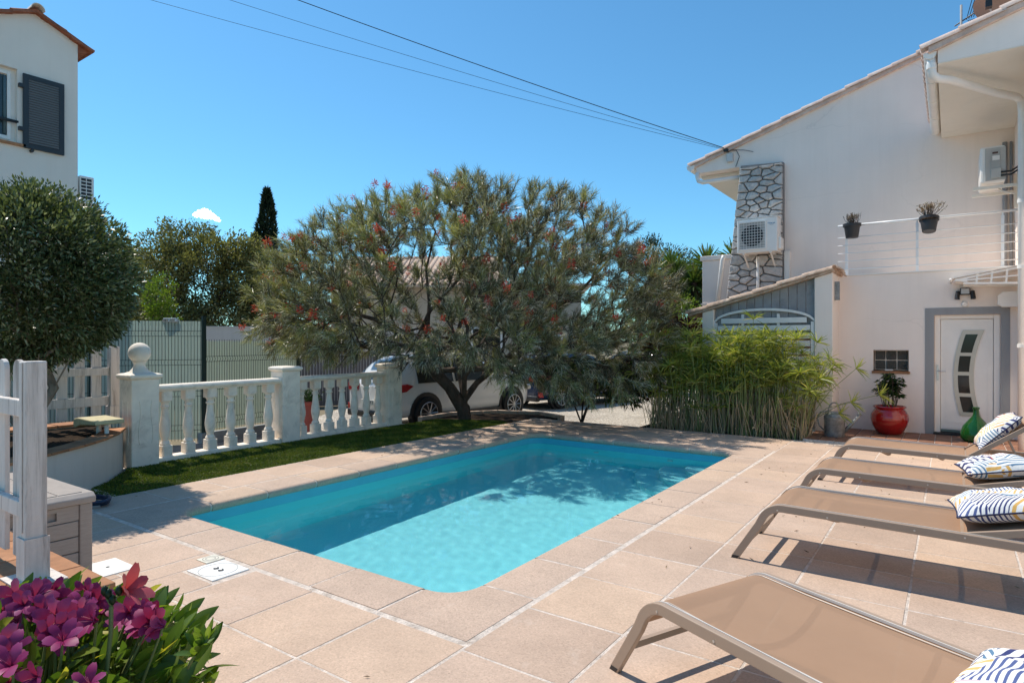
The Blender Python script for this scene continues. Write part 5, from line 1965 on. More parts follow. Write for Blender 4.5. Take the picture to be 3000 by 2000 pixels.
# ================================================================== LOUNGERS
def sling_mat():
    m, nt, b = nodes_of('taupe_sling')
    pos = position(nt)
    n1 = noise(nt, 2.5, 4, 0.6, pos)
    c = ramp(nt, n1.outputs['Fac'], [(0.3, (0.36, 0.22, 0.138)), (0.7, (0.39, 0.24, 0.152))])
    nt.links.new(c, b.inputs['Base Color'])
    b.inputs['Roughness'].default_value = 0.7
    b.inputs['Specular IOR Level'].default_value = 0.25
    wv = nt.nodes.new('ShaderNodeTexChecker')
    wv.inputs['Scale'].default_value = 420
    nt.links.new(pos, wv.inputs['Vector'])
    add_bump(nt, b, wv.outputs['Fac'], 0.25, 0.002)
    tr = nt.nodes.new('ShaderNodeBsdfTransparent')
    mx = nt.nodes.new('ShaderNodeMixShader')
    tr.inputs[0].default_value = (1.0, 0.80, 0.62, 1)
    mx.inputs[0].default_value = 0.08
    nt.links.new(b.outputs[0], mx.inputs[1])
    nt.links.new(tr.outputs[0], mx.inputs[2])
    nt.links.new(mx.outputs[0], nt.nodes['Material Output'].inputs[0])
    return m


M['sling'] = sling_mat()
M['frame_edge'] = metal_paint('pale_taupe_edge', (0.52, 0.43, 0.36), 0.35)
LW = 0.74
M['spline'] = metal_paint('pale_spline', (0.66, 0.60, 0.54), 0.4)


def side_path():
    pts = [(0.0, 0.0), (0.17, 0.27)]
    cx_, cz_ = 0.335, 0.265
    # bend
    for k in range(9):
        t_ = k / 8
        a = R(150 - 66 * t_)
        pts.append((0.335 + 0.155 * math.cos(a), 0.255 + 0.155 * math.sin(a)))
    pts += [(0.8, 0.402), (1.3, 0.392), (1.98, 0.378)]
    return pts


def make_lounger(loc, label, back_deg):
    t = thing('sun_lounger', label, 'sun lounger', loc, 0.0, 'taupe sun loungers in a row beside the pool')
    path = side_path()
    for y0 in (0.0, LW - 0.03):
        MB().sweepxz(path, y0, y0 + 0.03, 0.052).build('side_rail', M['frame'], t, bevel=0.004)
    # sling: wraps the bend, sags slightly between the rails
    sp_ = [(0.165, 0.262)] + path[2:11] + [(0.55, 0.40), (0.8, 0.396), (1.08, 0.392), (1.36, 0.388)]
    ny_ = 12
    vs_, fs_ = [], []
    for i, (x, z) in enumerate(sp_):
        a = sp_[max(i - 1, 0)]
        b = sp_[min(i + 1, len(sp_) - 1)]
        d = Vector((b[0] - a[0], b[1] - a[1])).normalized()
        nx_, nz_ = -d.y, d.x
        sag_i = min(1.0, max(0.0, (x - 0.3) / 0.4))
        for j in range(ny_ + 1):
            v = j / ny_
            sag = -0.028 * sag_i * (1 - (2 * v - 1) ** 2)
            off = 0.018
            vs_.append((x + nx_ * off, 0.031 + (LW - 0.062) * v, z + nz_ * off + sag))
    m_ = ny_ + 1
    for i in range(len(sp_) - 1):
        for j in range(ny_):
            fs_.append((i * m_ + j, i * m_ + j + 1, (i + 1) * m_ + j + 1, (i + 1) * m_ + j))
    MB().add(vs_, fs_).build('sling', M['sling'], t, smooth=True)
    # seam cord beside each rail
    for y0 in (0.055, LW - 0.055):
        MB().tube([(x + 0.0, y0, z + 0.0205) for (x, z) in sp_[3:]], 0.0022, 4).build('seam', M['frame_edge'], t)
    # pale spline that locks the sling into each rail, rubber feet, rivets
    for y0 in (0.030, LW - 0.036):
        MB().sweepxz([(x - 0.0, z + 0.022) for (x, z) in path[4:]], y0, y0 + 0.006, 0.012).build('sling_spline', M['spline'], t)
    for y0 in (-0.002, LW - 0.032):
        MB().prism([(-0.024, 0.0), (0.022, 0.0), (0.036, 0.022), (-0.010, 0.022)], 'y', y0, y0 + 0.034).build('rubber_foot', M['black'], t)
        for xr in (0.30, 0.62, 1.12, 1.38):
            MB().tube([(xr, y0 + 0.0, 0.395), (xr, y0 + 0.035, 0.395)], 0.006, 8).build('rivet', M['steel'], t)
    # cross bars
    MB().box(0.10, 0.125, 0.03, LW - 0.03, 0.15, 0.18).build('leg_bar', M['frame'], t)
    for x in (0.62, 1.12):
        pts = [(x + 0.05 * math.sin(math.pi * k / 10), 0.03 + (LW - 0.06) * k / 10, 0.385 - 0.07 * math.sin(math.pi * k / 10)) for k in range(11)]
        MB().tube(pts, 0.014, 8).build('bow_bar', M['frame'], t, smooth=True)
    MB().box(1.36, 1.39, 0.03, LW - 0.03, 0.36, 0.39).build('pivot_bar', M['frame'], t)
    for y0 in (0.004, LW - 0.034):
        MB().prism([(1.72, 0.36), (1.77, 0.36), (1.84, 0.0), (1.80, 0.0)], 'y', y0, y0 + 0.03).build('rear_leg', M['frame'], t)
    # raised back
    a = R(back_deg)
    Mx = Matrix.Translation((1.38, 0, 0.39)) @ Matrix.Rotation(-a, 4, 'Y')
    for y0 in (0.036, LW - 0.064):
        b = MB().box(0.0, 0.62, y0, y0 + 0.028, -0.018, 0.026)
        b.xf(Mx).build('back_rail', M['frame'], t, bevel=0.003)
    b = MB().box(0.595, 0.622, 0.065, LW - 0.065, -0.017, 0.025)
    b.xf(Mx).build('back_top_bar', M['frame'], t)
    b = MB()
    for i in range(2):
        for j in range(2):
            pass
    b.box(0.0, 0.6, 0.066, LW - 0.066, 0.008, 0.011)
    b.xf(Mx).build('back_sling', M['sling'], t)
    # prop
    e = Mx @ Vector((0.4, 0, 0))
    MB().tube([(e.x, 0.08, e.z), (e.x + 0.1, 0.08, 0.37), (e.x + 0.1, LW - 0.08, 0.37), (e.x, LW - 0.08, e.z)], 0.01, 6).build('back_prop', M['frame'], t)
    return t


def cushion_mat(seed):
    m, nt, b = nodes_of('striped_cushion_%d' % seed)
    tc = nt.nodes.new('ShaderNodeTexCoord')
    mp = nt.nodes.new('ShaderNodeMapping')
    mp.inputs['Location'].default_value = (seed * 1.37, seed * 0.71, 0)
    mp.inputs['Scale'].default_value = (1, 1, 0.0)
    nt.links.new(tc.outputs['Object'], mp.inputs[0])
    vo = nt.nodes.new('ShaderNodeTexVoronoi')
    vo.distance = 'MANHATTAN'
    vo.inputs['Scale'].default_value = 5.2
    nt.links.new(mp.outputs[0], vo.inputs['Vector'])
    sc = nt.nodes.new('ShaderNodeSeparateColor')
    nt.links.new(vo.outputs['Color'], sc.inputs[0])
    vr = nt.nodes.new('ShaderNodeVectorRotate')
    vr.rotation_type = 'Z_AXIS'
    nt.links.new(mp.outputs[0], vr.inputs['Vector'])
    ml = nt.nodes.new('ShaderNodeMath')
    ml.operation = 'MULTIPLY'
    ml.inputs[1].default_value = 6.28
    nt.links.new(sc.outputs[0], ml.inputs[0])
    nt.links.new(ml.outputs[0], vr.inputs['Angle'])
    sx = nt.nodes.new('ShaderNodeSeparateXYZ')
    nt.links.new(vr.outputs[0], sx.inputs[0])
    fr_ = nt.nodes.new('ShaderNodeMath')
    fr_.operation = 'MULTIPLY_ADD'
    nt.links.new(sc.outputs[1], fr_.inputs[0])
    fr_.inputs[1].default_value = 34
    fr_.inputs[2].default_value = 20
    mu = nt.nodes.new('ShaderNodeMath')
    mu.operation = 'MULTIPLY'
    nt.links.new(sx.outputs[0], mu.inputs[0])
    nt.links.new(fr_.outputs[0], mu.inputs[1])
    fc = nt.nodes.new('ShaderNodeMath')
    fc.operation = 'FRACT'
    nt.links.new(mu.outputs[0], fc.inputs[0])
    st = ramp(nt, fc.outputs[0], [(0.0, 1.0), (0.40, 0.0)], 'CONSTANT')
    colr = ramp(nt, sc.outputs[2], [(0.0, (0.05, 0.06, 0.17)), (0.16, (0.12, 0.22, 0.33)), (0.38, (0.72, 0.42, 0.13)), (0.58, (0.66, 0.47, 0.49)), (0.70, (0.10, 0.13, 0.28)), (0.80, (0.70, 0.44, 0.17)), (0.93, (0.42, 0.10, 0.08))], 'CONSTANT')
    c = mixrgb(nt, st, (0.80, 0.77, 0.73), colr)
    nt.links.new(c, b.inputs['Base Color'])
    b.inputs['Roughness'].default_value = 0.85
    b.inputs['Specular IOR Level'].default_value = 0.15
    n3 = noise(nt, 10, 4, 0.6, tc.outputs['Object'])
    add_bump(nt, b, n3.outputs['Fac'], 0.5, 0.02)
    return m


def make_cushion(loc, pitch, yaw, label, seed, sx_=0.50, sy_=0.50, th_=0.085):
    t = thing('cushion', label, 'cushion', loc, yaw, 'striped cushions on the loungers')
    t.rotation_euler = (0, -pitch, yaw)
    n_ = 22
    vs_, fs_ = [], []
    r2 = random.Random(seed)
    ph = [r2.uniform(0, 6.28) for _ in range(6)]
    for s in (1, -1):
        for i in range(n_ + 1):
            for j in range(n_ + 1):
                u = 2 * i / n_ - 1
                v = 2 * j / n_ - 1
                hgt = (max(0, (1 - abs(u) ** 3.0)) * max(0, (1 - abs(v) ** 3.0))) ** 0.55
                # edges pull in between the pointed corners
                x = u * sx_ / 2 * (1 - 0.07 * (1 - v * v) * abs(u) ** 4)
                y = v * sy_ / 2 * (1 - 0.07 * (1 - u * u) * abs(v) ** 4)
                wr = 0.006 * math.sin(9 * u + ph[0] + 4 * v) * hgt + 0.005 * math.sin(13 * v + ph[1] - 5 * u) * hgt
                vs_.append((x, y, s * (th_ * hgt + (wr if s > 0 else 0))))
    m_ = n_ + 1
    for s in range(2):
        o_ = s * m_ * m_
        for i in range(n_):
            for j in range(n_):
                q_ = (o_ + i * m_ + j, o_ + (i + 1) * m_ + j, o_ + (i + 1) * m_ + j + 1, o_ + i * m_ + j + 1)
                fs_.append(q_ if s == 0 else q_[::-1])
    MB().add(vs_, fs_).build('cover', cushion_mat(seed), t, smooth=True)
    ed = []
    for k in range(81):
        q_ = k / 80 * 4
        sd = int(min(q_, 3.9999))
        f = q_ - sd
        u, v = [(-1 + 2 * f, -1), (1, -1 + 2 * f), (1 - 2 * f, 1), (-1, 1 - 2 * f)][sd]
        x = u * sx_ / 2 * (1 - 0.07 * (1 - v * v) * abs(u) ** 4)
        y = v * sy_ / 2 * (1 - 0.07 * (1 - u * u) * abs(v) ** 4)
        ed.append((x, y, 0))
    MB().tube(ed, 0.006, 6).build('piping', mat('navy_piping_%d' % seed, (0.02, 0.025, 0.07), 0.7), t, smooth=True)
    return t


lx = 1.235
l4 = make_lounger((1.20, -0.25, 0), 'taupe sling sun lounger nearest the camera, cut by the frame', 14)
l4.rotation_euler = (0, 0, R(-24))
make_lounger((lx, 1.70, 0), 'taupe sun lounger second from the camera, casting a dark shadow', 13)
make_lounger((lx + 0.03, 3.26, 0), 'taupe sun lounger third from the camera, between two others', 13)
make_lounger((lx + 0.07, 4.89, 0), 'taupe sun lounger farthest from the camera, below the white door', 36)
make_cushion((2.80, -0.58, 0.55), R(12), R(-16), 'striped cushion at the bottom right corner on the nearest lounger', 2)
make_cushion((lx + 1.56, 2.06, 0.545), R(12), R(6), 'striped cushion with dark piping on the second lounger from the camera', 5)
make_cushion((lx + 1.62, 3.60, 0.545), R(10), R(10), 'striped cushion with dark piping on the third lounger from the camera', 9)
make_cushion((lx + 1.70, 5.22, 0.66), R(46), R(4), 'striped cushion leaning upright on the farthest lounger', 13)

# ================================================================== POTS BY THE DOOR
rp = thing('glazed_pot', 'round glossy red pot with a leafy green plant by the wall', 'flower pot', (1.70, 9.18, 0.04))
prof = [(0.15, 0.0), (0.19, 0.03), (0.255, 0.15), (0.28, 0.25), (0.272, 0.33), (0.235, 0.395), (0.215, 0.42), (0.235, 0.44), (0.25, 0.455), (0.24, 0.47), (0.215, 0.46), (0.20, 0.40)]
MB().lathe(prof, (1.70, 9.18, 0.04), 32).build('pot', M['red_glaze'], rp, smooth=True, auto=60)
MB().lathe([(0.20, 0.40), (0.1, 0.42), (0.02, 0.425)], (1.70, 9.18, 0.04), 16).build('soil', M['soil'], rp)
r2 = random.Random(21)
stems = MB()
Pt, D, L = [], [], []
for k in range(22):
    a = r2.uniform(0, 6.28)
    sp_ = r2.uniform(0.03, 0.22)
    h_ = r2.uniform(0.25, 0.62)
    p0 = Vector((0.08 * math.cos(a), 0.08 * math.sin(a), 0.40))
    p1 = Vector((sp_ * math.cos(a), sp_ * math.sin(a), 0.42 + h_))
    pm = p0.lerp(p1, 0.5) + Vector((0, 0, 0.04))
    stems.tube([p0, pm, p1], [0.006, 0.005, 0.003], 5, False)
    for q in range(9):
        # palmate leaves near the top of each stem
        pp = pm.lerp(p1, r2.uniform(0.3, 1.0))
        aa = r2.uniform(0, 6.28)
        for f in range(4):
            Pt.append(tuple(pp))
            D.append((math.cos(aa + f * 0.5), math.sin(aa + f * 0.5), r2.uniform(-0.3, 0.35)))
            L.append(r2.uniform(0.06, 0.12))
so = stems.build('stems', M['bark'], rp)
so.location = Vector((1.70, 9.18, 0.04)) - ORG[rp.name] + Vector((1.70, 9.18, 0.04))
V, F, T = leaves(np.array(Pt), np.array(D), np.array(L), 0.03, 0.25)
M['potleaf'] = leafmat('dark_pot_leaf', [(0, (0.014, 0.035, 0.012)), (0.7, (0.035, 0.075, 0.02)), (1, (0.08, 0.13, 0.03))], 0.2, 0.4)
tag(fast_mesh('foliage', V, F, T, M['potleaf'], rp), kind='stuff')

wc = thing('watering_can', 'old galvanised watering can at the end of the papyrus', 'watering can', (0.98, 8.40, 0.04), R(8))
MB().lathe([(0.15, 0.0), (0.155, 0.01), (0.155, 0.30), (0.16, 0.31), (0.15, 0.33), (0.10, 0.38), (0.09, 0.40)], (0, 0, 0), 24).build('body', M['galva'], wc, smooth=True, auto=40)
for zz in (0.05, 0.27):
    MB().lathe([(0.154, zz), (0.161, zz + 0.006), (0.154, zz + 0.012)], (0, 0, 0), 24).build('rib', M['galva'], wc, smooth=True)
MB().tube([(0.13, 0, 0.07), (0.24, 0, 0.20), (0.36, 0, 0.36)], [0.035, 0.026, 0.021], 10).build('spout', M['galva'], wc, smooth=True)
MB().tube([(0.34, 0, 0.345), (0.375, 0, 0.385)], [0.021, 0.032], 12).build('rose', M['galva'], wc)
MB().tube([(0.12, 0, 0.30), (0.22, 0, 0.26)], 0.008, 6).build('spout_brace', M['galva'], wc)
hp = [(0.09 * math.cos(R(a)), 0, 0.385 + 0.16 * math.sin(R(a))) for a in range(0, 181, 15)]
MB().tube(hp, 0.011, 8).build('top_handle', M['galva'], wc, smooth=True)
MB().tube([(-0.10, 0, 0.40), (-0.20, 0, 0.38), (-0.25, 0, 0.28), (-0.22, 0, 0.16), (-0.155, 0, 0.09)], 0.011, 8).build('back_handle', M['galva'], wc, smooth=True)


def green_glass():
    m, nt, b = nodes_of('green_bottle_glass')
    b.inputs['Base Color'].default_value = (0.012, 0.11, 0.02, 1)
    b.inputs['Roughness'].default_value = 0.05
    b.inputs['Transmission Weight'].default_value = 0.45
    b.inputs['IOR'].default_value = 1.45
    b.inputs['Specular IOR Level'].default_value = 0.6
    return m


dj = thing('demijohn', 'green glass demijohn bottle standing before the white door', 'bottle', (2.86, 9.0, 0.04))
prof = [(0.06, 0.0), (0.17, 0.015), (0.205, 0.06), (0.205, 0.13), (0.17, 0.24), (0.10, 0.33), (0.05, 0.395), (0.037, 0.44), (0.036, 0.50), (0.046, 0.505), (0.047, 0.53), (0.036, 0.535), (0.028, 0.53)]
MB().lathe(prof, (2.86, 9.0, 0.04), 28).build('glass_body', green_glass(), dj, smooth=True, auto=60)

# ================================================================== CARS
def make_car(name, loc, rotz, label, paint):
    t = thing(name, label, 'car', loc, rotz, 'cars parked on the gravel drive')
    st = [(-2.15, 0.60, 0.74, 0.80), (-2.12, 0.95, 0.80, 0.84), (-2.02, 1.02, 0.84, 0.87), (-1.80, 1.30, 0.86, 0.88), (-1.55, 1.55, 0.88, 0.89), (-1.15, 1.62, 0.89, 0.895),
          (-0.5, 1.645, 0.895, 0.90), (0.15, 1.62, 0.895, 0.90), (0.55, 1.52, 0.89, 0.895), (0.95, 1.25, 0.88, 0.89), (1.20, 1.07, 0.87, 0.885), (1.6, 1.0, 0.84, 0.87), (1.95, 0.90, 0.78, 0.82), (2.13, 0.78, 0.66, 0.72), (2.18, 0.55, 0.60, 0.66)]
    rows = 8
    vs_ = []
    for (y, top, wb_, wm) in st:
        belt = min(0.96, top * 0.96)
        zr = [0.22, 0.34, 0.60, belt, belt + (top - belt) * 0.80, top - (top - belt) * 0.04, top]
        if top < 0.7:
            zr = [0.30, 0.36, 0.44, 0.50, 0.53, 0.54, top]
        gw = 0.70 if top > 1.2 else wm * 0.93
        hw = [wb_ * 0.95, wb_, wm, wm * 0.975, gw + (0.0 if top > 1.2 else 0.0), gw * 0.86, 0.0]
        line = [(hw[i], y, zr[i]) for i in range(7)]
        line += [(-hw[i], y, zr[i]) for i in range(5, -1, -1)]
        vs_ += line
    m_ = 13
    fs_ = []
    for i in range(len(st) - 1):
        for j in range(m_ - 1):
            fs_.append((i * m_ + j, i * m_ + j + 1, (i + 1) * m_ + j + 1, (i + 1) * m_ + j))
        fs_.append((i * m_ + m_ - 1, i * m_, (i + 1) * m_, (i + 1) * m_ + m_ - 1))
    fs_.append(tuple(range(m_)))
    fs_.append(tuple((len(st) - 1) * m_ + k for k in range(m_ - 1, -1, -1)))
    body = MB().add(vs_, fs_).build('body', paint, t, smooth=True, auto=48)
    md = body.modifiers.new('sub', 'SUBSURF')
    md.levels = 1
    md.render_levels = 1

    def patch(cells, name, mm, off=0.012, shrink=0.08):
        for (i0, i1, j0, j1) in cells:
            quad = [Vector(vs_[i0 * m_ + j0]), Vector(vs_[i1 * m_ + j0]), Vector(vs_[i1 * m_ + j1]), Vector(vs_[i0 * m_ + j1])]
            c_ = sum(quad, Vector()) / 4
            nr = (quad[1] - quad[0]).cross(quad[3] - quad[0]).normalized()
            if nr.dot(c_ - Vector((0, c_.y, 0.8))) < 0 and abs(nr.y) < 0.8:
                nr = -nr
            if abs(nr.y) > 0.3 and nr.y * c_.y < 0:
                nr = -nr
            q_ = [c_ + (p - c_) * (1 - shrink) for p in quad]
            MB().add([tuple(p + nr * off) for p in q_] + [tuple(p - nr * 0.03) for p in q_], [(0, 1, 2, 3), (7, 6, 5, 4), (0, 4, 5, 1), (1, 5, 6, 2), (2, 6, 7, 3), (3, 7, 4, 0)]).build(name, mm, body)
    patch([(4, 6, 3, 4), (6, 8, 3, 4), (4, 6, 9, 8), (6, 8, 9, 8)], 'side_window', M['glass_dark'])
    patch([(2, 4, 4, 8)], 'rear_window', M['glass_dark'], 0.03, 0.1)
    patch([(8, 10, 4, 8)], 'windscreen', M['glass_dark'], 0.03, 0.1)
    for s in (-1, 1):
        for yy in (-1.32, 1.33):
            x = s * 0.875
            MB().tube([(x - s * 0.10, yy, 0.36), (x + s * 0.028, yy, 0.36)], 0.425, 26).build('wheel_arch', M['black'], t)
            wh = MB().lathe([(0.30, -0.10), (0.335, -0.09), (0.345, -0.05), (0.345, 0.05), (0.335, 0.09), (0.23, 0.10)], (0, 0, 0), 26)
            wh.xf(Matrix.Translation((x, yy, 0.345)) @ Matrix.Rotation(R(90), 4, 'Y'))
            wo = wh.build('wheel', M['tyre'], t, smooth=True, auto=40)
            sp_ = MB()
            for k in range(10):
                a = 2 * math.pi * k / 10
                sp_.tube([(x + s * 0.112, yy, 0.345), (x + s * 0.108, yy + 0.225 * math.cos(a), 0.345 + 0.225 * math.sin(a))], 0.013, 5)
            rg = [(x + s * 0.104, yy + 0.232 * math.cos(2 * math.pi * k / 26), 0.345 + 0.232 * math.sin(2 * math.pi * k / 26)) for k in range(27)]
            sp_.tube(rg, 0.011, 5)
            sp_.tube([(x + s * 0.09, yy, 0.345), (x + s * 0.12, yy, 0.345)], 0.04, 10)
            sp_.build('rim', M['alloy'], wo)
        # lamps, reflector, mirror, bumper
        tl = MB().prism([(-2.10, 0.80), (-2.10, 0.96), (-1.82, 0.98), (-1.66, 0.93), (-1.85, 0.82)], 'x', s * 0.78, s * 0.905)
        tl.build('tail_light', M['lamp_red'], t, bevel=0.02)
        MB().box(s * 0.45, s * 0.80, -2.165, -2.05, 0.80, 0.95).build('tail_light', M['lamp_red'], t, bevel=0.02)
        MB().prism([(-2.12, 0.36), (-2.12, 0.52), (-2.02, 0.50), (-1.97, 0.36)], 'x', s * 0.74, s * 0.885).build('bumper_reflector', M['lamp_red'], t, bevel=0.01)
        MB().box(s * 0.90, s * 1.06, 0.72, 0.86, 0.98, 1.12).build('mirror', paint, t, bevel=0.04)
        MB().box(s * 0.55, s * 0.84, 1.98, 2.12, 0.66, 0.78).build('headlight', M['alloy'], t, bevel=0.03)
        MB().box(s * 0.901, s * 0.912, -0.95, 1.0, 0.24, 0.32).build('sill_trim', M['black'], t)
        MB().tube([(s * 0.60, -1.35, 1.66), (s * 0.62, -0.5, 1.70), (s * 0.60, 0.2, 1.665)], 0.018, 6).build('roof_bar', M['black'], t, smooth=True)
    MB().box(-0.82, 0.82, -2.19, -2.05, 0.24, 0.40).build('rear_bumper', M['black'], t, bevel=0.04)
    MB().box(-0.62, 0.62, -1.86, -1.60, 1.555, 1.585).build('rear_spoiler', M['black'], t, bevel=0.012)
    pl = MB().box(-0.26, 0.26, -2.205, -2.16, 0.52, 0.63).build('number_plate', mat('plate_white', (0.75, 0.75, 0.72), 0.5), t)
    return t


wcar = make_car('parked_car', (-7.80, 8.88, GZ), R(-8), 'white sport utility car parked behind the flowering tree', M['carwhite'])
# the characters that show on the plate: F7
cu = MB()
cu.box(0.10, 0.112, -2.2085, -2.2052, 0.54, 0.61)
cu.box(0.112, 0.14, -2.2085, -2.2052, 0.598, 0.61)
cu.box(0.112, 0.132, -2.2085, -2.2052, 0.57, 0.582)
cu.box(0.16, 0.20, -2.2085, -2.2052, 0.598, 0.61)
cu.prism([(0.188, 0.598), (0.20, 0.598), (0.182, 0.54), (0.17, 0.54)], 'y', -2.2085, -2.2052)
cu.build('plate_characters', M['black'], wcar)
wcar.scale = (1.05, 1.05, 1.05)
make_car('parked_car', (-7.3, 14.2, GZ), R(-14), 'dark blue car parked beyond the white one, red tail lamps showing', M['carblue'])
make_car('parked_car', (-7.4, 19.6, GZ), R(70), 'silver car half hidden behind the leafy shrub', M['carsilver'])

# ================================================================== PLANTS
def grow(base_nodes, targets, jitter=0.12, seg=0.28, seed=1, up=0.25, start=0):
    """connect every target to the nearest earlier node by a gently curved twig; returns positions and parents"""
    r_ = np.random.default_rng(seed)
    pos = [np.array(p, float) for p, _ in base_nodes]
    par = [q for _, q in base_nodes]
    T_ = np.array(targets, float)
    root = pos[0]
    order = np.argsort(np.linalg.norm(T_ - root, axis=1))
    ends = []
    for ti in order:
        t_ = T_[ti]
        A = np.array(pos[start:])
        dv = t_ - A
        dist = np.linalg.norm(dv, axis=1)
        dr = np.linalg.norm(A - root, axis=1)
        # nodes that lie farther out than the target are poor parents
        cost = dist + 1.2 * np.maximum(0, dr - np.linalg.norm(t_ - root) + 0.1) + 0.35 * np.maximum(0, -dv[:, 2])
        n0 = int(np.argmin(cost)) + start
        p0 = pos[n0]
        d = t_ - p0
        ln = np.linalg.norm(d)
        k = max(1, int(ln / seg))
        prev = n0
        side = np.cross(d / max(ln, 1e-6), r_.normal(size=3))
        side = side / max(np.linalg.norm(side), 1e-6)
        bow = r_.uniform(0, jitter) * ln
        for s in range(1, k + 1):
            f = s / k
            p = p0 + d * f + side * bow * math.sin(math.pi * f) - np.array([0, 0, 1]) * up * ln * 0.25 * math.sin(math.pi * f)
            pos.append(p)
            par.append(prev)
            prev = len(pos) - 1
        ends.append(prev)
    return np.array(pos), par, ends


def limb_mesh(name, pos, par, r_tip, material, parent, expo=2.3, rmax=None, sides=5, keep=0):
    n = len(pos)
    kids = [[] for _ in range(n)]
    for i, p in enumerate(par):
        if p >= 0:
            kids[p].append(i)
    rad = np.zeros(n)
    for i in range(n - 1, -1, -1):
        if not kids[i]:
            rad[i] = r_tip
        else:
            rad[i] = sum(rad[c] ** expo for c in kids[i]) ** (1 / expo)
    # node order is parents-first, so the reverse pass above is exact
    if rmax:
        rad = rad * min(1.0, rmax / rad[0])
        rad = np.maximum(rad, r_tip * 0.8)
    for i in range(keep):                    # the main limbs stay stout
        rad[i] = max(rad[i], 0.075 * max(0.25, 1 - pos[i][2] / 4.6))
    b = MB()
    # chains: follow the thickest child
    done = set()
    for i in range(n):
        if par[i] < 0 or i not in done:
            pass
    starts = [0] + [c for i in range(n) for c in sorted(kids[i], key=lambda q: -rad[q])[1:]]
    for s in starts:
        chain = [s]
        if par[s] >= 0:
            chain = [par[s], s]
        while kids[chain[-1]]:
            chain.append(max(kids[chain[-1]], key=lambda q: rad[q]))
        rs = [float(rad[c]) for c in chain]
        if par[s] >= 0:
            rs[0] = rs[1]
        if len(chain) > 1:
            b.tube([pos[c] for c in chain], rs, sides if rs[0] > 0.02 else 4, False)
    return b.build(name, material, parent, smooth=True)


# ---------------------------------------------------------------- flowering needle-leaved tree (centre)
TB = Vector((-5.66, 6.98, -0.03))
gt = thing('flowering_tree', 'wide needle-leaved tree with red blossom and several leaning stems by the pool', 'tree', tuple(TB), 0.0)
UX = np.array([math.cos(YAW), math.sin(YAW), 0])       # to the right as seen from the terrace
UY = np.array([-math.sin(YAW), math.cos(YAW), 0])      # away


def L3(r_, a, z):
    return UX * r_ + UY * a + np.array([0, 0, z])


base = [(L3(0, 0, 0), -1), (L3(-0.02, 0, 0.22), 0), (L3(0, 0, 0.42), 1)]


def add_limb(parent, pts):
    p = parent
    for q_ in pts:
        base.append((L3(*q_), p))
        p = len(base) - 1
    return p


add_limb(1, [(-0.30, -0.1, 0.68), (-0.62, -0.2, 1.02), (-0.95, -0.3, 1.40), (-1.35, -0.35, 1.80), (-1.75, -0.4, 2.05), (-2.3, -0.4, 2.2), (-2.9, -0.4, 2.45)])
add_limb(5, [(-0.75, -0.1, 1.7), (-0.72, 0.0, 2.4), (-0.80, 0.1, 3.1), (-0.6, 0.1, 3.9)])
add_limb(6, [(-1.3, -0.5, 1.5), (-1.75, -0.6, 1.56), (-2.05, -0.65, 1.85)])
add_limb(2, [(0.02, -0.25, 0.9), (0.35, -0.3, 1.5), (0.75, -0.3, 2.1), (1.1, -0.3, 2.6), (1.35, -0.3, 3.3), (1.5, -0.2, 4.0)])
add_limb(2, [(0.25, 0.15, 0.75), (0.75, 0.25, 1.15), (1.3, 0.3, 1.65), (1.9, 0.3, 2.2), (2.5, 0.3, 2.75), (3.0, 0.3, 3.3)])
add_limb(2, [(-0.12, 0.3, 0.95), (-0.2, 0.5, 1.7), (0.0, 0.6, 2.5), (0.1, 0.6, 3.3), (0.05, 0.5, 4.1)])
add_limb(5, [(-0.9, -0.6, 1.6), (-0.6, -0.8, 2.2), (0.05, -0.9, 2.9), (0.3, -0.9, 3.6)])
add_limb(4, [(0.9, -0.2, 0.55), (1.5, -0.3, 1.1), (2.1, -0.3, 1.5), (2.9, -0.2, 1.75), (3.5, -0.1, 1.9)][1:])

# tuft positions: umbrella crown, uneven outline
g3 = np.random.default_rng(5)


def crown_top(r_):
    """height of the crown's upper outline at offset r_ to the right"""
    pts = [(-4.1, 2.4), (-3.6, 3.25), (-3.0, 3.75), (-2.3, 4.3), (-1.6, 4.75), (-1.0, 4.65), (-0.5, 4.95), (0.1, 5.25), (0.6, 5.05), (1.1, 4.75), (1.6, 4.95), (2.2, 4.8), (2.7, 4.4), (3.2, 3.95), (3.8, 3.5), (4.2, 2.7)]
    return float(np.interp(r_, [p[0] for p in pts], [p[1] for p in pts]))


def crown_bot(r_):
    pts = [(-4.1, 1.9), (-3.6, 1.5), (-2.6, 1.35), (-1.8, 1.35), (-1.0, 1.35), (0.0, 1.25), (0.7, 1.0), (1.4, 0.85), (2.2, 0.70), (3.0, 0.70), (3.7, 1.0), (4.2, 1.7)]
    return float(np.interp(r_, [p[0] for p in pts], [p[1] for p in pts]))


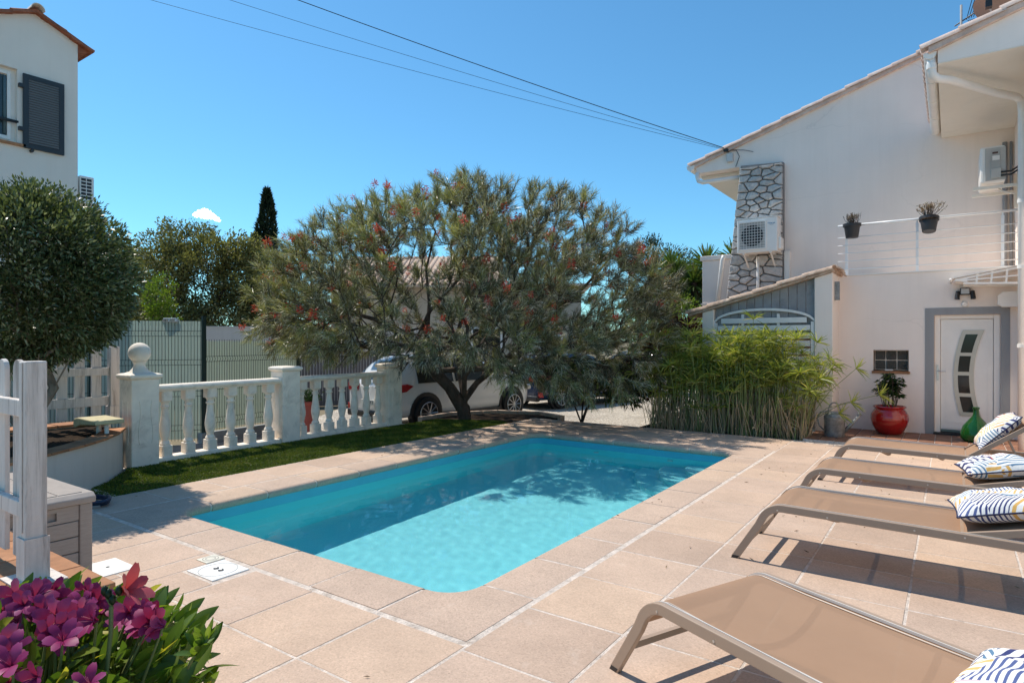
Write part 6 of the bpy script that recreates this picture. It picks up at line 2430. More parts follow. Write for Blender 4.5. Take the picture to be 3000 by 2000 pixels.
tg = []
while len(tg) < 1650:
    r_ = g3.uniform(-3.8, 4.2)
    a = g3.uniform(-3.0, 1.9)
    al = 3.1 if a < 0 else 2.0
    if (r_ / 4.3) ** 2 + (a / al) ** 2 > 1:
        continue
    t_, b_ = crown_top(r_) - 0.30, crown_bot(r_)
    edge = math.sqrt(max(0, 1 - (a / (al + 0.05)) ** 2))
    t_ = b_ + (t_ - b_) * (0.45 + 0.55 * edge)
    u = g3.uniform(0, 1)
    z = b_ + (t_ - b_) * u
    # openings where sky and branches show
    if -1.15 < r_ < -0.1 and 0.28 < u < 0.80 and g3.random() < 0.72:
        continue
    if 1.9 < r_ < 2.9 and 0.35 < u < 0.62 and g3.random() < 0.65:
        continue
    # interior is thin, the skin is dense
    if u < 0.62 and abs(a) < 1.1 and -2.2 < r_ < 0.9 and g3.random() < 0.45:
        continue
    p = L3(r_, a, z)
    if len(tg) and np.min(np.linalg.norm(np.array(tg) - p, axis=1)) < 0.12:
        continue
    tg.append(p)
pos, par, ends = grow(base, tg, 0.16, 0.25, 3, 0.3, 3)
limb_mesh('trunk', pos, par, 0.0046, M['bark'], gt, 1.82, 0.22, 7, len(base))
N_, D_, L_n, B_, T_n = [], [], [], [], []
twigs = MB()
cen = L3(0, 0, 1.6)
for ei in ends:
    p = pos[ei]
    q_ = pos[par[ei]]
    d = p - q_
    d = d / max(np.linalg.norm(d), 1e-6)
    out = p - cen
    out = out / np.linalg.norm(out)
    rr = float(np.dot(p, UX))
    low = p[2] < crown_bot(rr) + 0.6
    gdir = d * 0.35 + out * 0.7 + np.array([0, 0, 0.45 if not low else -0.55])
    gdir /= np.linalg.norm(gdir)
    shoots = g3.integers(3, 6)
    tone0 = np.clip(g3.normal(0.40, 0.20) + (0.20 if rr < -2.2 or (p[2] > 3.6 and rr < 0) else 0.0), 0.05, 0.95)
    for s in range(shoots):
        sd = gdir + g3.normal(0, 0.42, 3)
        sd /= np.linalg.norm(sd)
        ln = g3.uniform(0.12, 0.36)
        cnt = int(44 * ln / 0.25)
        twigs.tube([p, p + sd * ln * 0.6, p + sd * ln * 1.05 + g3.normal(0, 0.02, 3)], [0.0042, 0.0032, 0.002], 3, False)
        f = g3.uniform(0, 1, cnt) ** 0.8
        P_ = p + np.outer(f * ln, sd) + g3.normal(0, 0.012, (cnt, 3))
        N_.append(P_)
        D_.append(sd * 0.85 + g3.normal(0, 0.40, (cnt, 3)))
        L_n.append(g3.uniform(0.07, 0.19, cnt))
        B_.append(np.tile([0, 0, -0.30 if low else -0.12], (cnt, 1)) + g3.normal(0, 0.18, (cnt, 3)) + (np.array([0, 0, -0.5]) if low else 0))
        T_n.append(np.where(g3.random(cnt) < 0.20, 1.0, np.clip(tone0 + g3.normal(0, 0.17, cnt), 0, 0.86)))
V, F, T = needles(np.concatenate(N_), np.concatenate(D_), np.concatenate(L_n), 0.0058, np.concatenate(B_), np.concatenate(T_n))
print('needles', len(T) // 6)
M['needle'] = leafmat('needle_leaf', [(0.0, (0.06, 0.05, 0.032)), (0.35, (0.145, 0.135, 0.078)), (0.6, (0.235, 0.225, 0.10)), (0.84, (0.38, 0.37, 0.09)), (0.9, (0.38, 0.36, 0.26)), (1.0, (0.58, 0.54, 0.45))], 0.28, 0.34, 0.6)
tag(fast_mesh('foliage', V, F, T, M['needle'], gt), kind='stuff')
tw = twigs.build('twigs', M['bark_dark'], gt)
tag(tw, kind='stuff')
# blossoms
M['blossom'] = leafmat('red_blossom', [(0, (0.42, 0.03, 0.03)), (0.6, (0.62, 0.085, 0.065)), (1, (0.68, 0.20, 0.13))], 0.3, 0.5)
k = 46
th_ = g3.uniform(0, 6.28, k)
hh = g3.uniform(-0.05, 0.05, k)
Pt = np.column_stack([0.012 * np.cos(th_), 0.012 * np.sin(th_), hh])
Dd = np.column_stack([np.cos(th_), np.sin(th_), g3.normal(0.2, 0.5, k)])
V, F, T = leaves(Pt, Dd, g3.uniform(0.035, 0.065, k), 0.012, 0.1, g3.uniform(0, 1, k))
fl0 = None
pick = [e for e in ends if pos[e][2] > 1.7]
g3.shuffle(pick)
for i, e in enumerate(pick[:240]):
    p = pos[e] + g3.normal(0, 0.12, 3) + np.array([0, 0, 0.05]) + (pos[e] - cen) / np.linalg.norm(pos[e] - cen) * g3.uniform(0.05, 0.28)
    if fl0 is None:
        fl0 = fast_mesh('blossom', V, F, T, M['blossom'], gt)
        o = fl0
    else:
        o = fl0.copy()
        COL.objects.link(o)
        o.parent = gt
    o.location = p
    o.rotation_euler = tuple(g3.uniform(-0.7, 0.7, 2)) + (g3.uniform(0, 6.28),)
    s = g3.uniform(0.9, 1.5)
    o.scale = (s, s, s)


# ---------------------------------------------------------------- general leafy tree
def leafy_tree(name, label, cat, loc, limbs, blobs, ntuft, per, leaf, mats, r_tip=0.006, rmax=0.12, tuft_r=0.25, seed=1, shell=0.55, upb=0.3, tonevar=0.22, group=None, bark='bark', width=0.4, lump=0.10, pale=0.0):
    t = thing(name, label, cat, tuple(loc), 0.0, group)
    g4 = np.random.default_rng(seed)
    tg = []
    vol = np.array([b[3] * b[4] * b[5] for b in blobs]) ** (2 / 3)
    vol = vol / vol.sum()
    for _ in range(ntuft):
        b = blobs[g4.choice(len(blobs), p=vol)]
        d = g4.normal(size=3)
        d /= np.linalg.norm(d)
        rr = (shell ** 3 + (1 - shell ** 3) * g4.random()) ** (1 / 3)
        rr *= 1 + lump * math.sin(5 * d[0] + 3 * d[2] + seed) + g4.normal(0, lump * 0.4)
        tg.append((b[0] + b[3] * d[0] * rr, b[1] + b[4] * d[1] * rr, b[2] + b[5] * d[2] * rr))
    bn = [(np.array((0, 0, 0.0)), -1)]
    for lb in limbs:
        p = 0
        for q_ in lb:
            bn.append((np.array(q_, float), p))
            p = len(bn) - 1
    pos, par, ends = grow(bn, tg, 0.14, max(0.2, tuft_r * 0.9), seed, 0.2, 1 if len(bn) > 1 else 0)
    limb_mesh('trunk', pos, par, r_tip, M[bark], t, 2.3, rmax)
    c_ = np.array([np.average([b[i] for b in blobs], weights=vol) for i in range(3)])
    Pt, Dd, Ln, Tn = [], [], [], []
    for ei in ends:
        p = pos[ei]
        n_ = per
        off = g4.normal(0, 1, (n_, 3))
        off = off / np.linalg.norm(off, axis=1)[:, None] * (g4.random(n_)[:, None] ** 0.5) * tuft_r
        out = (p - c_) / max(1e-6, np.linalg.norm(p - c_))
        Pt.append(p + off)
        Dd.append(off / tuft_r * 0.7 + out * 0.6 + np.array([0, 0, upb]) + g4.normal(0, 0.35, (n_, 3)))
        Ln.append(g4.uniform(0.7, 1.25, n_) * leaf)
        Tn.append(np.where(g4.random(n_) < pale, 1.0, np.clip(g4.normal(0.45, 0.12) + g4.normal(0, tonevar, n_), 0, 1)))
    V, F, T = leaves(np.concatenate(Pt), np.concatenate(Dd), np.concatenate(Ln), np.concatenate(Ln) * width, 0.12, np.concatenate(Tn))
    tag(fast_mesh('crown', V, F, T, mats, t), kind='stuff')
    return t


M['olive'] = leafmat('olive_leaf', [(0, (0.033, 0.05, 0.018)), (0.45, (0.098, 0.125, 0.048)), (0.75, (0.185, 0.215, 0.095)), (1, (0.32, 0.34, 0.21))], 0.22, 0.38, 0.5)
M['oak'] = leafmat('oak_leaf', [(0, (0.075, 0.075, 0.028)), (0.5, (0.20, 0.19, 0.07)), (0.8, (0.32, 0.30, 0.125)), (1, (0.44, 0.41, 0.20))], 0.28, 0.5)
M['dark'] = leafmat('dark_conifer', [(0, (0.008, 0.016, 0.008)), (0.6, (0.020, 0.036, 0.016)), (1, (0.045, 0.07, 0.028))], 0.1, 0.6)
M['bright'] = leafmat('bright_leaf', [(0, (0.08, 0.14, 0.015)), (0.6, (0.19, 0.28, 0.03)), (1, (0.30, 0.36, 0.05))], 0.35, 0.5)
M['silver'] = leafmat('silver_leaf', [(0, (0.09, 0.11, 0.08)), (0.6, (0.19, 0.22, 0.16)), (1, (0.30, 0.33, 0.26))], 0.2, 0.6)
M['purple'] = leafmat('purple_leaf', [(0, (0.025, 0.008, 0.010)), (0.6, (0.085, 0.022, 0.025)), (1, (0.22, 0.07, 0.06))], 0.25, 0.4)
M['shrub'] = leafmat('shrub_leaf', [(0, (0.018, 0.034, 0.010)), (0.5, (0.05, 0.085, 0.02)), (0.85, (0.12, 0.16, 0.035)), (1, (0.24, 0.24, 0.06))], 0.3, 0.4)
M['pine'] = leafmat('pine_leaf', [(0, (0.02, 0.03, 0.014)), (0.6, (0.05, 0.07, 0.035)), (1, (0.10, 0.12, 0.065))], 0.15, 0.6)

# clipped round olive in the planter
OC = Vector((-5.62, -0.42, 0.46))
oz = 1.82
leafy_tree('topiary_tree', 'dense clipped ball of an evergreen tree in the planter at the left edge', 'tree', OC,
           [[(-0.25, -0.15, 0.3), (-0.3, -0.2, 0.65), (-0.15, -0.1, 1.1)], [(-0.1, 0.05, 0.3), (0.1, 0.15, 0.62), (0.4, 0.2, 0.95)], [(-0.2, -0.2, 0.35), (-0.6, -0.3, 0.8), (-0.7, -0.3, 1.3)], [(0.05, -0.1, 0.35), (0.35, -0.1, 0.7), (0.6, -0.15, 1.0)]],
           [(-0.02, -0.08, oz, 1.00, 1.04, 0.92)], 1100, 80, 0.062, M['olive'], 0.004, 0.11, 0.15, 4, 0.66, 0.25, 0.24, None, 'bark_pale', 0.34, 0.03, 0.10)

# background trees on the left
leafy_tree('oak_tree', 'broad olive-green oak crown rising above the boundary wall', 'tree', Vector(at(560, 1100, 26).xy.to_tuple() + (GZ,)),
           [[(0, 0, 1.2), (-0.4, 0, 2.4), (-1.0, 0.3, 3.6)], [(0.2, 0.1, 1.4), (0.9, 0.4, 2.8), (1.6, 0.8, 4.2)], [(0, 0.1, 1.6), (0.1, 0.2, 3.2), (0.0, 0.1, 4.8)]],
           [(-0.9, -0.6, 4.8, 1.6, 1.5, 1.5), (0.6, 0.4, 5.1, 1.7, 1.5, 1.5), (1.7, 1.2, 4.6, 1.3, 1.2, 1.5), (-0.6, -0.5, 2.9, 2.2, 1.6, 1.1), (1.2, 0.9, 2.8, 2.2, 1.7, 1.2), (-0.3, -0.2, 6.0, 1.2, 1.0, 0.8), (1.9, 1.3, 5.6, 0.8, 0.8, 0.8)],
           820, 52, 0.13, M['oak'], 0.01, 0.22, 0.36, 6, 0.45, 0.3, 0.2, 'trees beyond the boundary wall', 'bark_dark', 0.5)
leafy_tree('oak_tree', 'darker oak half hidden between the clipped ball tree and the broad oak', 'tree', Vector(at(380, 1100, 30).xy.to_tuple() + (GZ,)),
           [[(0, 0, 1.4), (0.2, 0, 3.0), (0.1, 0.1, 4.4)]],
           [(0, 0, 4.4, 2.6, 2.0, 1.9), (-2.2, -1.2, 4.0, 2.2, 1.8, 1.8), (0.2, 0.1, 2.6, 2.8, 2, 1.2)], 420, 50, 0.14, M['oak'], 0.01, 0.2, 0.42, 8, 0.62, 0.3, 0.2, 'trees beyond the boundary wall', 'bark_dark', 0.5)
leafy_tree('dark_tree', 'dark dense tree filling the gap left of the flowering tree', 'tree', Vector(at(740, 1100, 27).xy.to_tuple() + (GZ,)),
           [[(0, 0, 1.4), (0.1, 0, 2.8)]],
           [(0.2, 0.2, 3.2, 1.4, 1.4, 1.4), (-0.5, -0.3, 2.0, 1.4, 1.2, 1.2), (0.9, 0.6, 2.2, 1.3, 1.2, 1.3)], 190, 44, 0.12, M['dark'], 0.01, 0.16, 0.34, 9, 0.55, 0.3, 0.2, 'trees beyond the boundary wall', 'bark_dark', 0.45)
leafy_tree('bright_shrub', 'bright yellow-green bush beside the clipped ball tree', 'shrub', Vector(at(470, 1100, 23).xy.to_tuple() + (GZ,)),
           [[(0, 0, 1.2), (0.05, 0, 2.4)]],
           [(0.0, 0.0, 3.45, 0.62, 0.5, 0.85), (0.25, 0.1, 2.8, 0.6, 0.5, 0.5)], 60, 40, 0.10, M['bright'], 0.008, 0.06, 0.22, 10, 0.4, 0.3, 0.2, None, 'bark', 0.5)
leafy_tree('dark_shrub', 'row of low dark bushes just behind the boundary wall', 'shrub', Vector(at(500, 1100, 24).xy.to_tuple() + (GZ,)),
           [[(0, 0, 1.0)]],
           [(-3.0, -2.0, 1.8, 1.6, 1.1, 1.2), (-0.5, -0.4, 1.7, 1.8, 1.1, 1.1), (1.9, 1.4, 1.6, 1.7, 1.1, 1.1), (4.2, 3.0, 1.7, 1.6, 1.1, 1.1)], 200, 44, 0.12, M['oak'], 0.008, 0.1, 0.34, 12, 0.5, 0.3, 0.2, None, 'bark_dark', 0.5)


def cypress(loc, h_, r_, label, seed):
    t = thing('cypress_tree', label, 'tree', loc, 0.0)
    g4 = np.random.default_rng(seed)
    MB().tube([(0, 0, 0), (0.02, 0, h_ * 0.6), (0, 0, h_ * 0.97)], [0.13, 0.07, 0.015], 7).build('trunk', M['bark_dark'], t, smooth=True)
    k = 11000
    z = h_ * (0.06 + 0.94 * g4.random(k) ** 0.85)
    prof = r_ * np.interp(z / h_, [0, 0.1, 0.35, 0.6, 0.8, 0.93, 1.0], [0.5, 0.85, 1.0, 0.85, 0.6, 0.3, 0.05])
    a = g4.uniform(0, 6.28, k)
    lump = 1 + 0.22 * np.sin(a * 3 + z * 2.1) + 0.14 * np.sin(a * 5 - z * 5)
    rr = prof * lump * (0.55 + 0.45 * g4.random(k) ** 0.4)
    Pt = np.column_stack([rr * np.cos(a), rr * np.sin(a), z])
    D = np.column_stack([np.cos(a) * 0.6, np.sin(a) * 0.6, np.ones(k)]) + g4.normal(0, 0.3, (k, 3))
    V, F, T = leaves(Pt, D, g4.uniform(0.14, 0.3, k), 0.06, 0.0, g4.random(k))
    tag(fast_mesh('crown', V, F, T, M['dark'], t), kind='stuff')


cypress(at(782, 1100, 30).xy.to_tuple() + (GZ,), 9.15, 0.62, 'tall narrow dark cypress rising left of the flowering tree', 3)
cypress(at(748, 1100, 31).xy.to_tuple() + (GZ,), 7.1, 0.55, 'shorter dark cypress close beside the tall one', 6)

# background on the right
leafy_tree('pine_tree', 'distant grey-green pine above the right end of the flowering tree', 'tree', Vector(at(1930, 1100, 42).xy.to_tuple() + (GZ,)),
           [[(0, 0, 3.0), (0.2, 0, 6.0)]], [(-0.6, 0, 7.6, 1.5, 1.2, 1.5), (0.9, 0.3, 6.9, 1.3, 1.2, 1.3), (0, 0, 5.4, 2.2, 1.5, 1.4)], 150, 40, 0.22, M['pine'], 0.012, 0.2, 0.5, 14, 0.5, 0.4, 0.2, 'distant pines', 'bark_dark', 0.3)
leafy_tree('pine_tree', 'smaller distant pine just left of the spiky yucca', 'tree', Vector(at(2030, 1100, 42).xy.to_tuple() + (GZ,)),
           [[(0, 0, 3.0), (0.2, 0, 5.0)]], [(-0.4, 0, 6.3, 1.2, 1.0, 1.1), (0.9, 0.3, 6.2, 1.0, 1.0, 1.0), (0, 0, 4.8, 2.2, 1.5, 1.3)], 120, 40, 0.22, M['pine'], 0.012, 0.2, 0.5, 15, 0.5, 0.4, 0.2, 'distant pines', 'bark_dark', 0.3)
M['yucca'] = leafmat('yucca_leaf', [(0, (0.03, 0.055, 0.012)), (0.5, (0.075, 0.13, 0.028)), (0.85, (0.17, 0.23, 0.05)), (1, (0.25, 0.21, 0.10))], 0.25, 0.4)


def yucca(loc, heads, label, seed):
    t = thing('yucca', label, 'yucca', loc, 0.0, 'yuccas behind the white wall end')
    g4 = np.random.default_rng(seed)
    tr = MB()
    Pt, D, L, Bn, Tn = [], [], [], [], []
    for (x, y, z) in heads:
        tr.tube([(0, 0, 0), (x * 0.5, y * 0.5, z * 0.5), (x, y, z)], [0.16, 0.13, 0.10], 8, False)
        k = 210
        el = g4.uniform(-1.2, 1.45, k)
        az = g4.uniform(0, 6.28, k)
        d = np.column_stack([np.cos(el) * np.cos(az), np.cos(el) * np.sin(az), np.sin(el)])
        Pt.append(np.array([x, y, z]) + d * 0.06 - np.outer(np.clip(-el, 0, 2), [0, 0, 0.35]))
        D.append(d)
        L.append(g4.uniform(0.42, 0.68, k))
        Bn.append(np.tile([0, 0, -0.25], (k, 1)))
        Tn.append(np.clip(0.45 + 0.25 * el + g4.normal(0, 0.15, k), 0, 1))
    tr.build('trunk', M['bark_dark'], t, smooth=True)
    V, F, T = needles(np.concatenate(Pt), np.concatenate(D), np.concatenate(L), 0.045, np.concatenate(Bn), np.concatenate(Tn))
    tag(fast_mesh('crown', V, F, T, M['yucca'], t), kind='stuff')


yucca(at(1980, 1050, 19).xy.to_tuple() + (GZ,), [(0, 0, 3.9), (0.5, 0.3, 3.5), (-0.5, -0.2, 3.3), (0.2, -0.3, 2.9), (-0.2, 0.2, 4.2)], 'spiky yucca with drooping dead leaves right of the flowering tree', 2)
yucca(at(2070, 1050, 18.5).xy.to_tuple() + (GZ,), [(0, 0, 4.15), (0.4, 0.2, 3.8), (-0.35, -0.1, 3.7), (0.7, 0.4, 4.3)], 'spiky yucca directly behind the white wall end', 4)
leafy_tree('bright_hedge', 'bright green bushy hedge below the yuccas', 'hedge', Vector(at(1985, 1100, 16.5).xy.to_tuple() + (GZ,)),
           [[(0, 0, 1.2)]], [(-0.6, -0.3, 2.45, 0.7, 0.6, 0.55), (0.25, 0.2, 2.6, 0.7, 0.6, 0.55), (0, 0, 1.6, 1.2, 0.7, 0.9)], 110, 46, 0.085, M['bright'], 0.006, 0.06, 0.22, 16, 0.5, 0.3, 0.2, None, 'bark', 0.5)
leafy_tree('silver_bush', 'silvery grey-green bush between the hedge and the dark red shrub', 'shrub', Vector(at(1970, 1100, 15).xy.to_tuple() + (GZ,)),
           [[(0, 0, 1.0)]], [(-0.35, -0.2, 1.95, 0.65, 0.5, 0.5), (0.3, 0.2, 1.95, 0.55, 0.5, 0.5), (0, 0, 1.2, 0.9, 0.6, 0.8)], 110, 60, 0.06, M['silver'], 0.005, 0.05, 0.18, 17, 0.5, 0.5, 0.2, None, 'bark', 0.22)
leafy_tree('red_leaved_shrub', 'dark red leaved shrub beside the tiled edge of the shed', 'shrub', Vector(at(1975, 1150, 12.6).xy.to_tuple() + (GZ,)),
           [[(0, 0, 0.8), (0.0, 0, 1.5)]], [(0.15, 0.1, 2.15, 0.42, 0.4, 0.28), (-0.25, -0.1, 1.85, 0.4, 0.35, 0.3), (-0.5, -0.35, 1.25, 0.4, 0.35, 0.4)], 95, 30, 0.085, M['purple'], 0.005, 0.05, 0.15, 18, 0.3, 0.2, 0.25, None, 'bark', 0.42)
# leafy shrub behind the far edge of the terrace
SB = Vector((-3.50, 8.02, -0.05))
leafy_tree('leafy_shrub', 'multi-stemmed lance-leaved shrub between the car and the papyrus', 'shrub', SB,
           [[(-0.12, -0.02, 0.3), (-0.28, -0.05, 0.75), (-0.4, -0.1, 1.1)], [(0.02, 0.02, 0.35), (0.0, 0.0, 0.8), (0.1, 0.1, 1.2)], [(0.12, 0.0, 0.3), (0.35, 0.15, 0.7), (0.75, 0.3, 0.95)]],
           [(0.1, 0.05, 0.95, 0.75, 0.45, 0.36), (0.75, 0.4, 0.72, 0.55, 0.4, 0.36), (-0.45, -0.2, 1.0, 0.45, 0.4, 0.4), (1.15, 0.6, 0.95, 0.45, 0.4, 0.4)], 215, 26, 0.10, M['shrub'], 0.005, 0.075, 0.13, 22, 0.35, -0.25, 0.24, None, 'bark_dark', 0.24)

# ---------------------------------------------------------------- papyrus
pap = thing('papyrus_bed', 'tall clump of papyrus with star-shaped heads along the terrace edge', 'papyrus', (-0.7, 8.25, 0), 0.0)
g5 = np.random.default_rng(9)
M['papstem'] = mat('papyrus_stem', (0.20, 0.23, 0.075), 0.6, 0.4, 4, 0, orand=0.3)
M['papstraw'] = mat('papyrus_straw', (0.46, 0.35, 0.21), 0.8, 0.3, 4, 0, orand=0.3)
M['paphead'] = leafmat('papyrus_leaf', [(0, (0.10, 0.14, 0.025)), (0.4, (0.27, 0.32, 0.06)), (0.75, (0.47, 0.46, 0.12)), (1, (0.60, 0.48, 0.22))], 0.42, 0.4)


def head_mesh(cnt, ln, seed, droop):
    g6 = np.random.default_rng(seed)
    az = np.arange(cnt) * 2.4 + g6.normal(0, 0.2, cnt)
    el = g6.uniform(0.0, 0.9, cnt)
    d = np.column_stack([np.cos(el) * np.cos(az), np.cos(el) * np.sin(az), np.sin(el)])
    return needles(np.zeros((cnt, 3)), d, g6.uniform(0.7, 1.1, cnt) * ln, 0.0135, np.tile([0, 0, -droop], (cnt, 1)), np.clip(g6.normal(0.5, 0.22, cnt), 0, 1))


hsrc = []
for i in range(6):
    V, F, T = head_mesh(17 + 2 * i, 0.21 + 0.014 * i, 30 + i, 0.15 + 0.2 * (i % 3))
    hsrc.append((V, F, T))
ssrc = [MB().tube([(0, 0, 0), (0.01, 0.0, 0.35), (0.03, 0.01, 0.7), (0.075, 0.02, 1.0)], [0.006, 0.0055, 0.005, 0.004], 5, False).build('stem', M['papstem'], pap, smooth=True)]
hobj = []
for (V, F, T) in hsrc:
    hobj.append(fast_mesh('star_head', V, F, T, M['paphead'], pap))
first_h = [True] * 6
first_s = True
straw = MB()
sV, sF, sT = [], [], []
nv = 0
count = 0
TOT = 420
for i in range(TOT):
    x = g5.uniform(-2.15 + 0.1, 0.62)
    y = 7.93 + 0.62 * g5.random() ** 1.2
    edge = min(1, (x + 2.1) / 0.3, (0.75 - x) / 0.3)
    hgt = np.clip(g5.normal(1.16, 0.30), 0.45, 1.72) * (0.8 + 0.2 * max(0, edge))
    if g5.random() < 0.04:
        hgt *= 1.18
    yaw = g5.uniform(0, 6.28)
    lean = g5.normal(0, 0.10)
    if x > 0.3:
        lean += abs(g5.normal(0, 0.14))
        yaw = g5.normal(0, 0.7)
    Mr = Matrix.Translation((x + 0.7, y - 8.25, -0.02)) @ Matrix.Rotation(yaw, 4, 'Z') @ Matrix.Rotation(lean, 4, 'Y') @ Matrix.Diagonal((1, 1, hgt, 1))
    tip = Mr @ Vector((0.075, 0.02, 1.0))
    hs = g5.uniform(0.8, 1.3)
    Hr = Matrix.Translation(tip) @ Matrix.Rotation(yaw, 4, 'Z') @ Matrix.Rotation(lean * 2 + g5.normal(0.1, 0.25), 4, 'Y') @ Matrix.Diagonal((hs, hs, hs, 1))
    if i < 270:
        if first_s:
            so = ssrc[0]
            first_s = False
        else:
            so = ssrc[0].copy()
            COL.objects.link(so)
            so.parent = pap
        so.matrix_basis = Mr
        q = i % 6
        if first_h[q]:
            ho = hobj[q]
            first_h[q] = False
        else:
            ho = hobj[q].copy()
            COL.objects.link(ho)
            ho.parent = pap
        ho.matrix_basis = Hr
    else:
        V, F, T = hsrc[i % 6]
        A = np.array(Hr)
        sV.append(V @ A[:3, :3].T + A[:3, 3])
        sF.append(F + nv)
        sT.append(T)
        nv += len(V)
        p = [Mr @ Vector(v) for v in ((0, 0, 0), (0.01, 0, 0.35), (0.03, 0.01, 0.7), (0.075, 0.02, 1.0))]
        straw.tube(p, [0.006, 0.0055, 0.005, 0.004], 4, False)
tag(fast_mesh('more_star_heads', np.concatenate(sV), np.concatenate(sF), np.concatenate(sT), M['paphead'], pap), kind='stuff')
o = straw.build('more_stems', M['papstem'], pap, smooth=True)
o.location = ORG[pap.name]
tag(o, kind='stuff')
dry = MB()
for i in range(620):
    x = g5.uniform(-2.1, 0.66) + 0.7
    y = 7.90 + 0.5 * g5.random() - 8.25
    h_ = g5.uniform(0.2, 0.70)
    l1, l2 = g5.normal(0, 0.09), g5.normal(0, 0.05)
    p = [(x, y, -0.02), (x + l1 * 0.5, y + l2 * 0.5, h_ * 0.5), (x + l1, y + l2, h_)]
    if g5.random() < 0.2:
        p.append((x + l1 + g5.normal(0, 0.1), y + l2, h_ * g5.uniform(0.6, 0.9)))
    dry.tube(p, 0.0055, 4, False)
o = dry.build('dry_stems', M['papstraw'], pap)
tag(o, kind='stuff')
# drooping stems that reach out past the shed wall
for (tipx, tipy, tipz) in ((1.25, 8.15, 0.62), (1.62, 8.35, 0.75), (1.30, 8.35, 1.15), (1.1, 8.0, 0.45)):
    p0 = Vector((0.55, 8.25, 0.2))
    p1 = Vector((tipx, tipy, tipz))
    pm = p0.lerp(p1, 0.5) + Vector((0, 0, 0.10))
    o = MB().tube([p - Vector((-0.7, 8.25, 0)) for p in (p0, pm, p1)], 0.005, 5, False).build('stem', M['papstem'], pap)
    ho = hobj[3].copy()
    COL.objects.link(ho)
    ho.parent = pap
    ho.matrix_basis = Matrix.Translation(p1 - Vector((-0.7, 8.25, 0))) @ Matrix.Rotation(R(65), 4, 'Y')
tag(MB().box(-2.25, 0.60, 7.87, 8.65, GZ, -0.02).build('papyrus_soil', M['soil']), kind='structure')
# terracotta edging of the bed
eb = bpy.data.objects.new('clay_edging', None)
COL.objects.link(eb)
tag(eb, kind='structure')
ORG[eb.name] = Vector((0, 0, 0))
for k in range(6):
    x0 = -3.15 + k * 0.22
    for j in range(5):
        MB().box(x0, x0 + 0.212, 8.25 + j * 0.222, 8.464 + j * 0.222, GZ, GZ + 0.035).build('clay_tile', M['terracotta'], eb)

# ---------------------------------------------------------------- foreground flowers
AC_ = Vector((1.17, -2.66, 0.0))
fp2 = thing('flowering_plant', 'magenta lily-like flowers over dense green leaves in the lower left corner', 'plant', tuple(AC_), 0.0)
g7 = np.random.default_rng(17)
MB().lathe([(0.20, 0.0), (0.22, 0.02), (0.30, 0.56), (0.325, 0.57), (0.325, 0.62), (0.29, 0.62), (0.28, 0.55)], (0, 0, 0), 28).build('pot', M['terracotta'], fp2, smooth=True, auto=40)
MB().lathe([(0.285, 0.55), (0.1, 0.57), (0.02, 0.575)], (0, 0, 0), 16).build('soil', M['soil'], fp2)
M['petal'] = leafmat('magenta_petal', [(0, (0.13, 0.006, 0.04)), (0.45, (0.30, 0.02, 0.12)), (0.75, (0.44, 0.06, 0.21)), (1, (0.62, 0.22, 0.40))], 0.35, 0.5)
M['petal_red'] = leafmat('red_petal', [(0, (0.30, 0.02, 0.05)), (0.5, (0.48, 0.06, 0.10)), (1, (0.58, 0.16, 0.18))], 0.35, 0.45)
M['astleaf'] = leafmat('lily_leaf', [(0, (0.03, 0.07, 0.010)), (0.45, (0.11, 0.185, 0.025)), (0.8, (0.27, 0.33, 0.04)), (1, (0.50, 0.44, 0.06))], 0.4, 0.36, 0.5)


def petal_strip(az, ln, wd, open_, curl, tone):
    """one petal as a 5 x 3 grid, base at the origin, rising along z and opening outwards"""
    rows_, vs_ = 6, []
    ca, sa = math.cos(az), math.sin(az)
    for i in range(rows_):
        f = i / (rows_ - 1)
        ang = open_ * f + curl * f * f
        r_ = ln * (f * math.sin(ang * 0.75 + 0.12))
        z = ln * f * math.cos(ang * 0.62)
        w_ = wd * float(np.interp(f, [0, 0.2, 0.4, 0.6, 0.8, 1.0], [0.28, 0.52, 0.82, 1.0, 0.95, 0.34])) * (1 + 0.10 * math.sin(9 * f + az * 3))
        for j in (-1, 0, 1):
            rr = r_ + (0.18 * w_ if j else 0)
            vs_.append((rr * ca - j * w_ / 2 * sa, rr * sa + j * w_ / 2 * ca, z))
    fs_ = [(i * 3 + j, i * 3 + j + 1, (i + 1) * 3 + j + 1, (i + 1) * 3 + j) for i in range(rows_ - 1) for j in range(2)]
    tn = [min(1, max(0, tone + 0.25 * (i / 5 - 0.4) + (0.0 if j else 0.08))) for i in range(rows_) for j in range(3)]
    return vs_, fs_, tn


def flower_data(seed, open_):
    g8 = random.Random(seed)
    V, F, T = [], [], []
    for k in range(6):
        v, f, t = petal_strip(k * math.pi / 3 + g8.uniform(-.1, .1), 0.062 * g8.uniform(0.9, 1.1), (0.036 if k % 2 else 0.025), open_ * g8.uniform(0.85, 1.15), 0.35, g8.uniform(0.3, 0.7))
        o_ = len(V)
        V += v
        F += [tuple(i + o_ for i in q_) for q_ in f]
        T += t
    for k in range(4):
        a = g8.uniform(0, 6.28)
        b0 = len(V)
        for i, (r_, z) in enumerate(((0.001, 0.0), (0.006, 0.03), (0.012, 0.056))):
            V += [(r_ * math.cos(a) - 0.0007, r_ * math.sin(a), z), (r_ * math.cos(a) + 0.0007, r_ * math.sin(a), z)]
            T += [0.95, 0.95]
        F += [(b0, b0 + 1, b0 + 3, b0 + 2), (b0 + 2, b0 + 3, b0 + 5, b0 + 4)]
    return np.array(V), np.array(F), np.array(T)


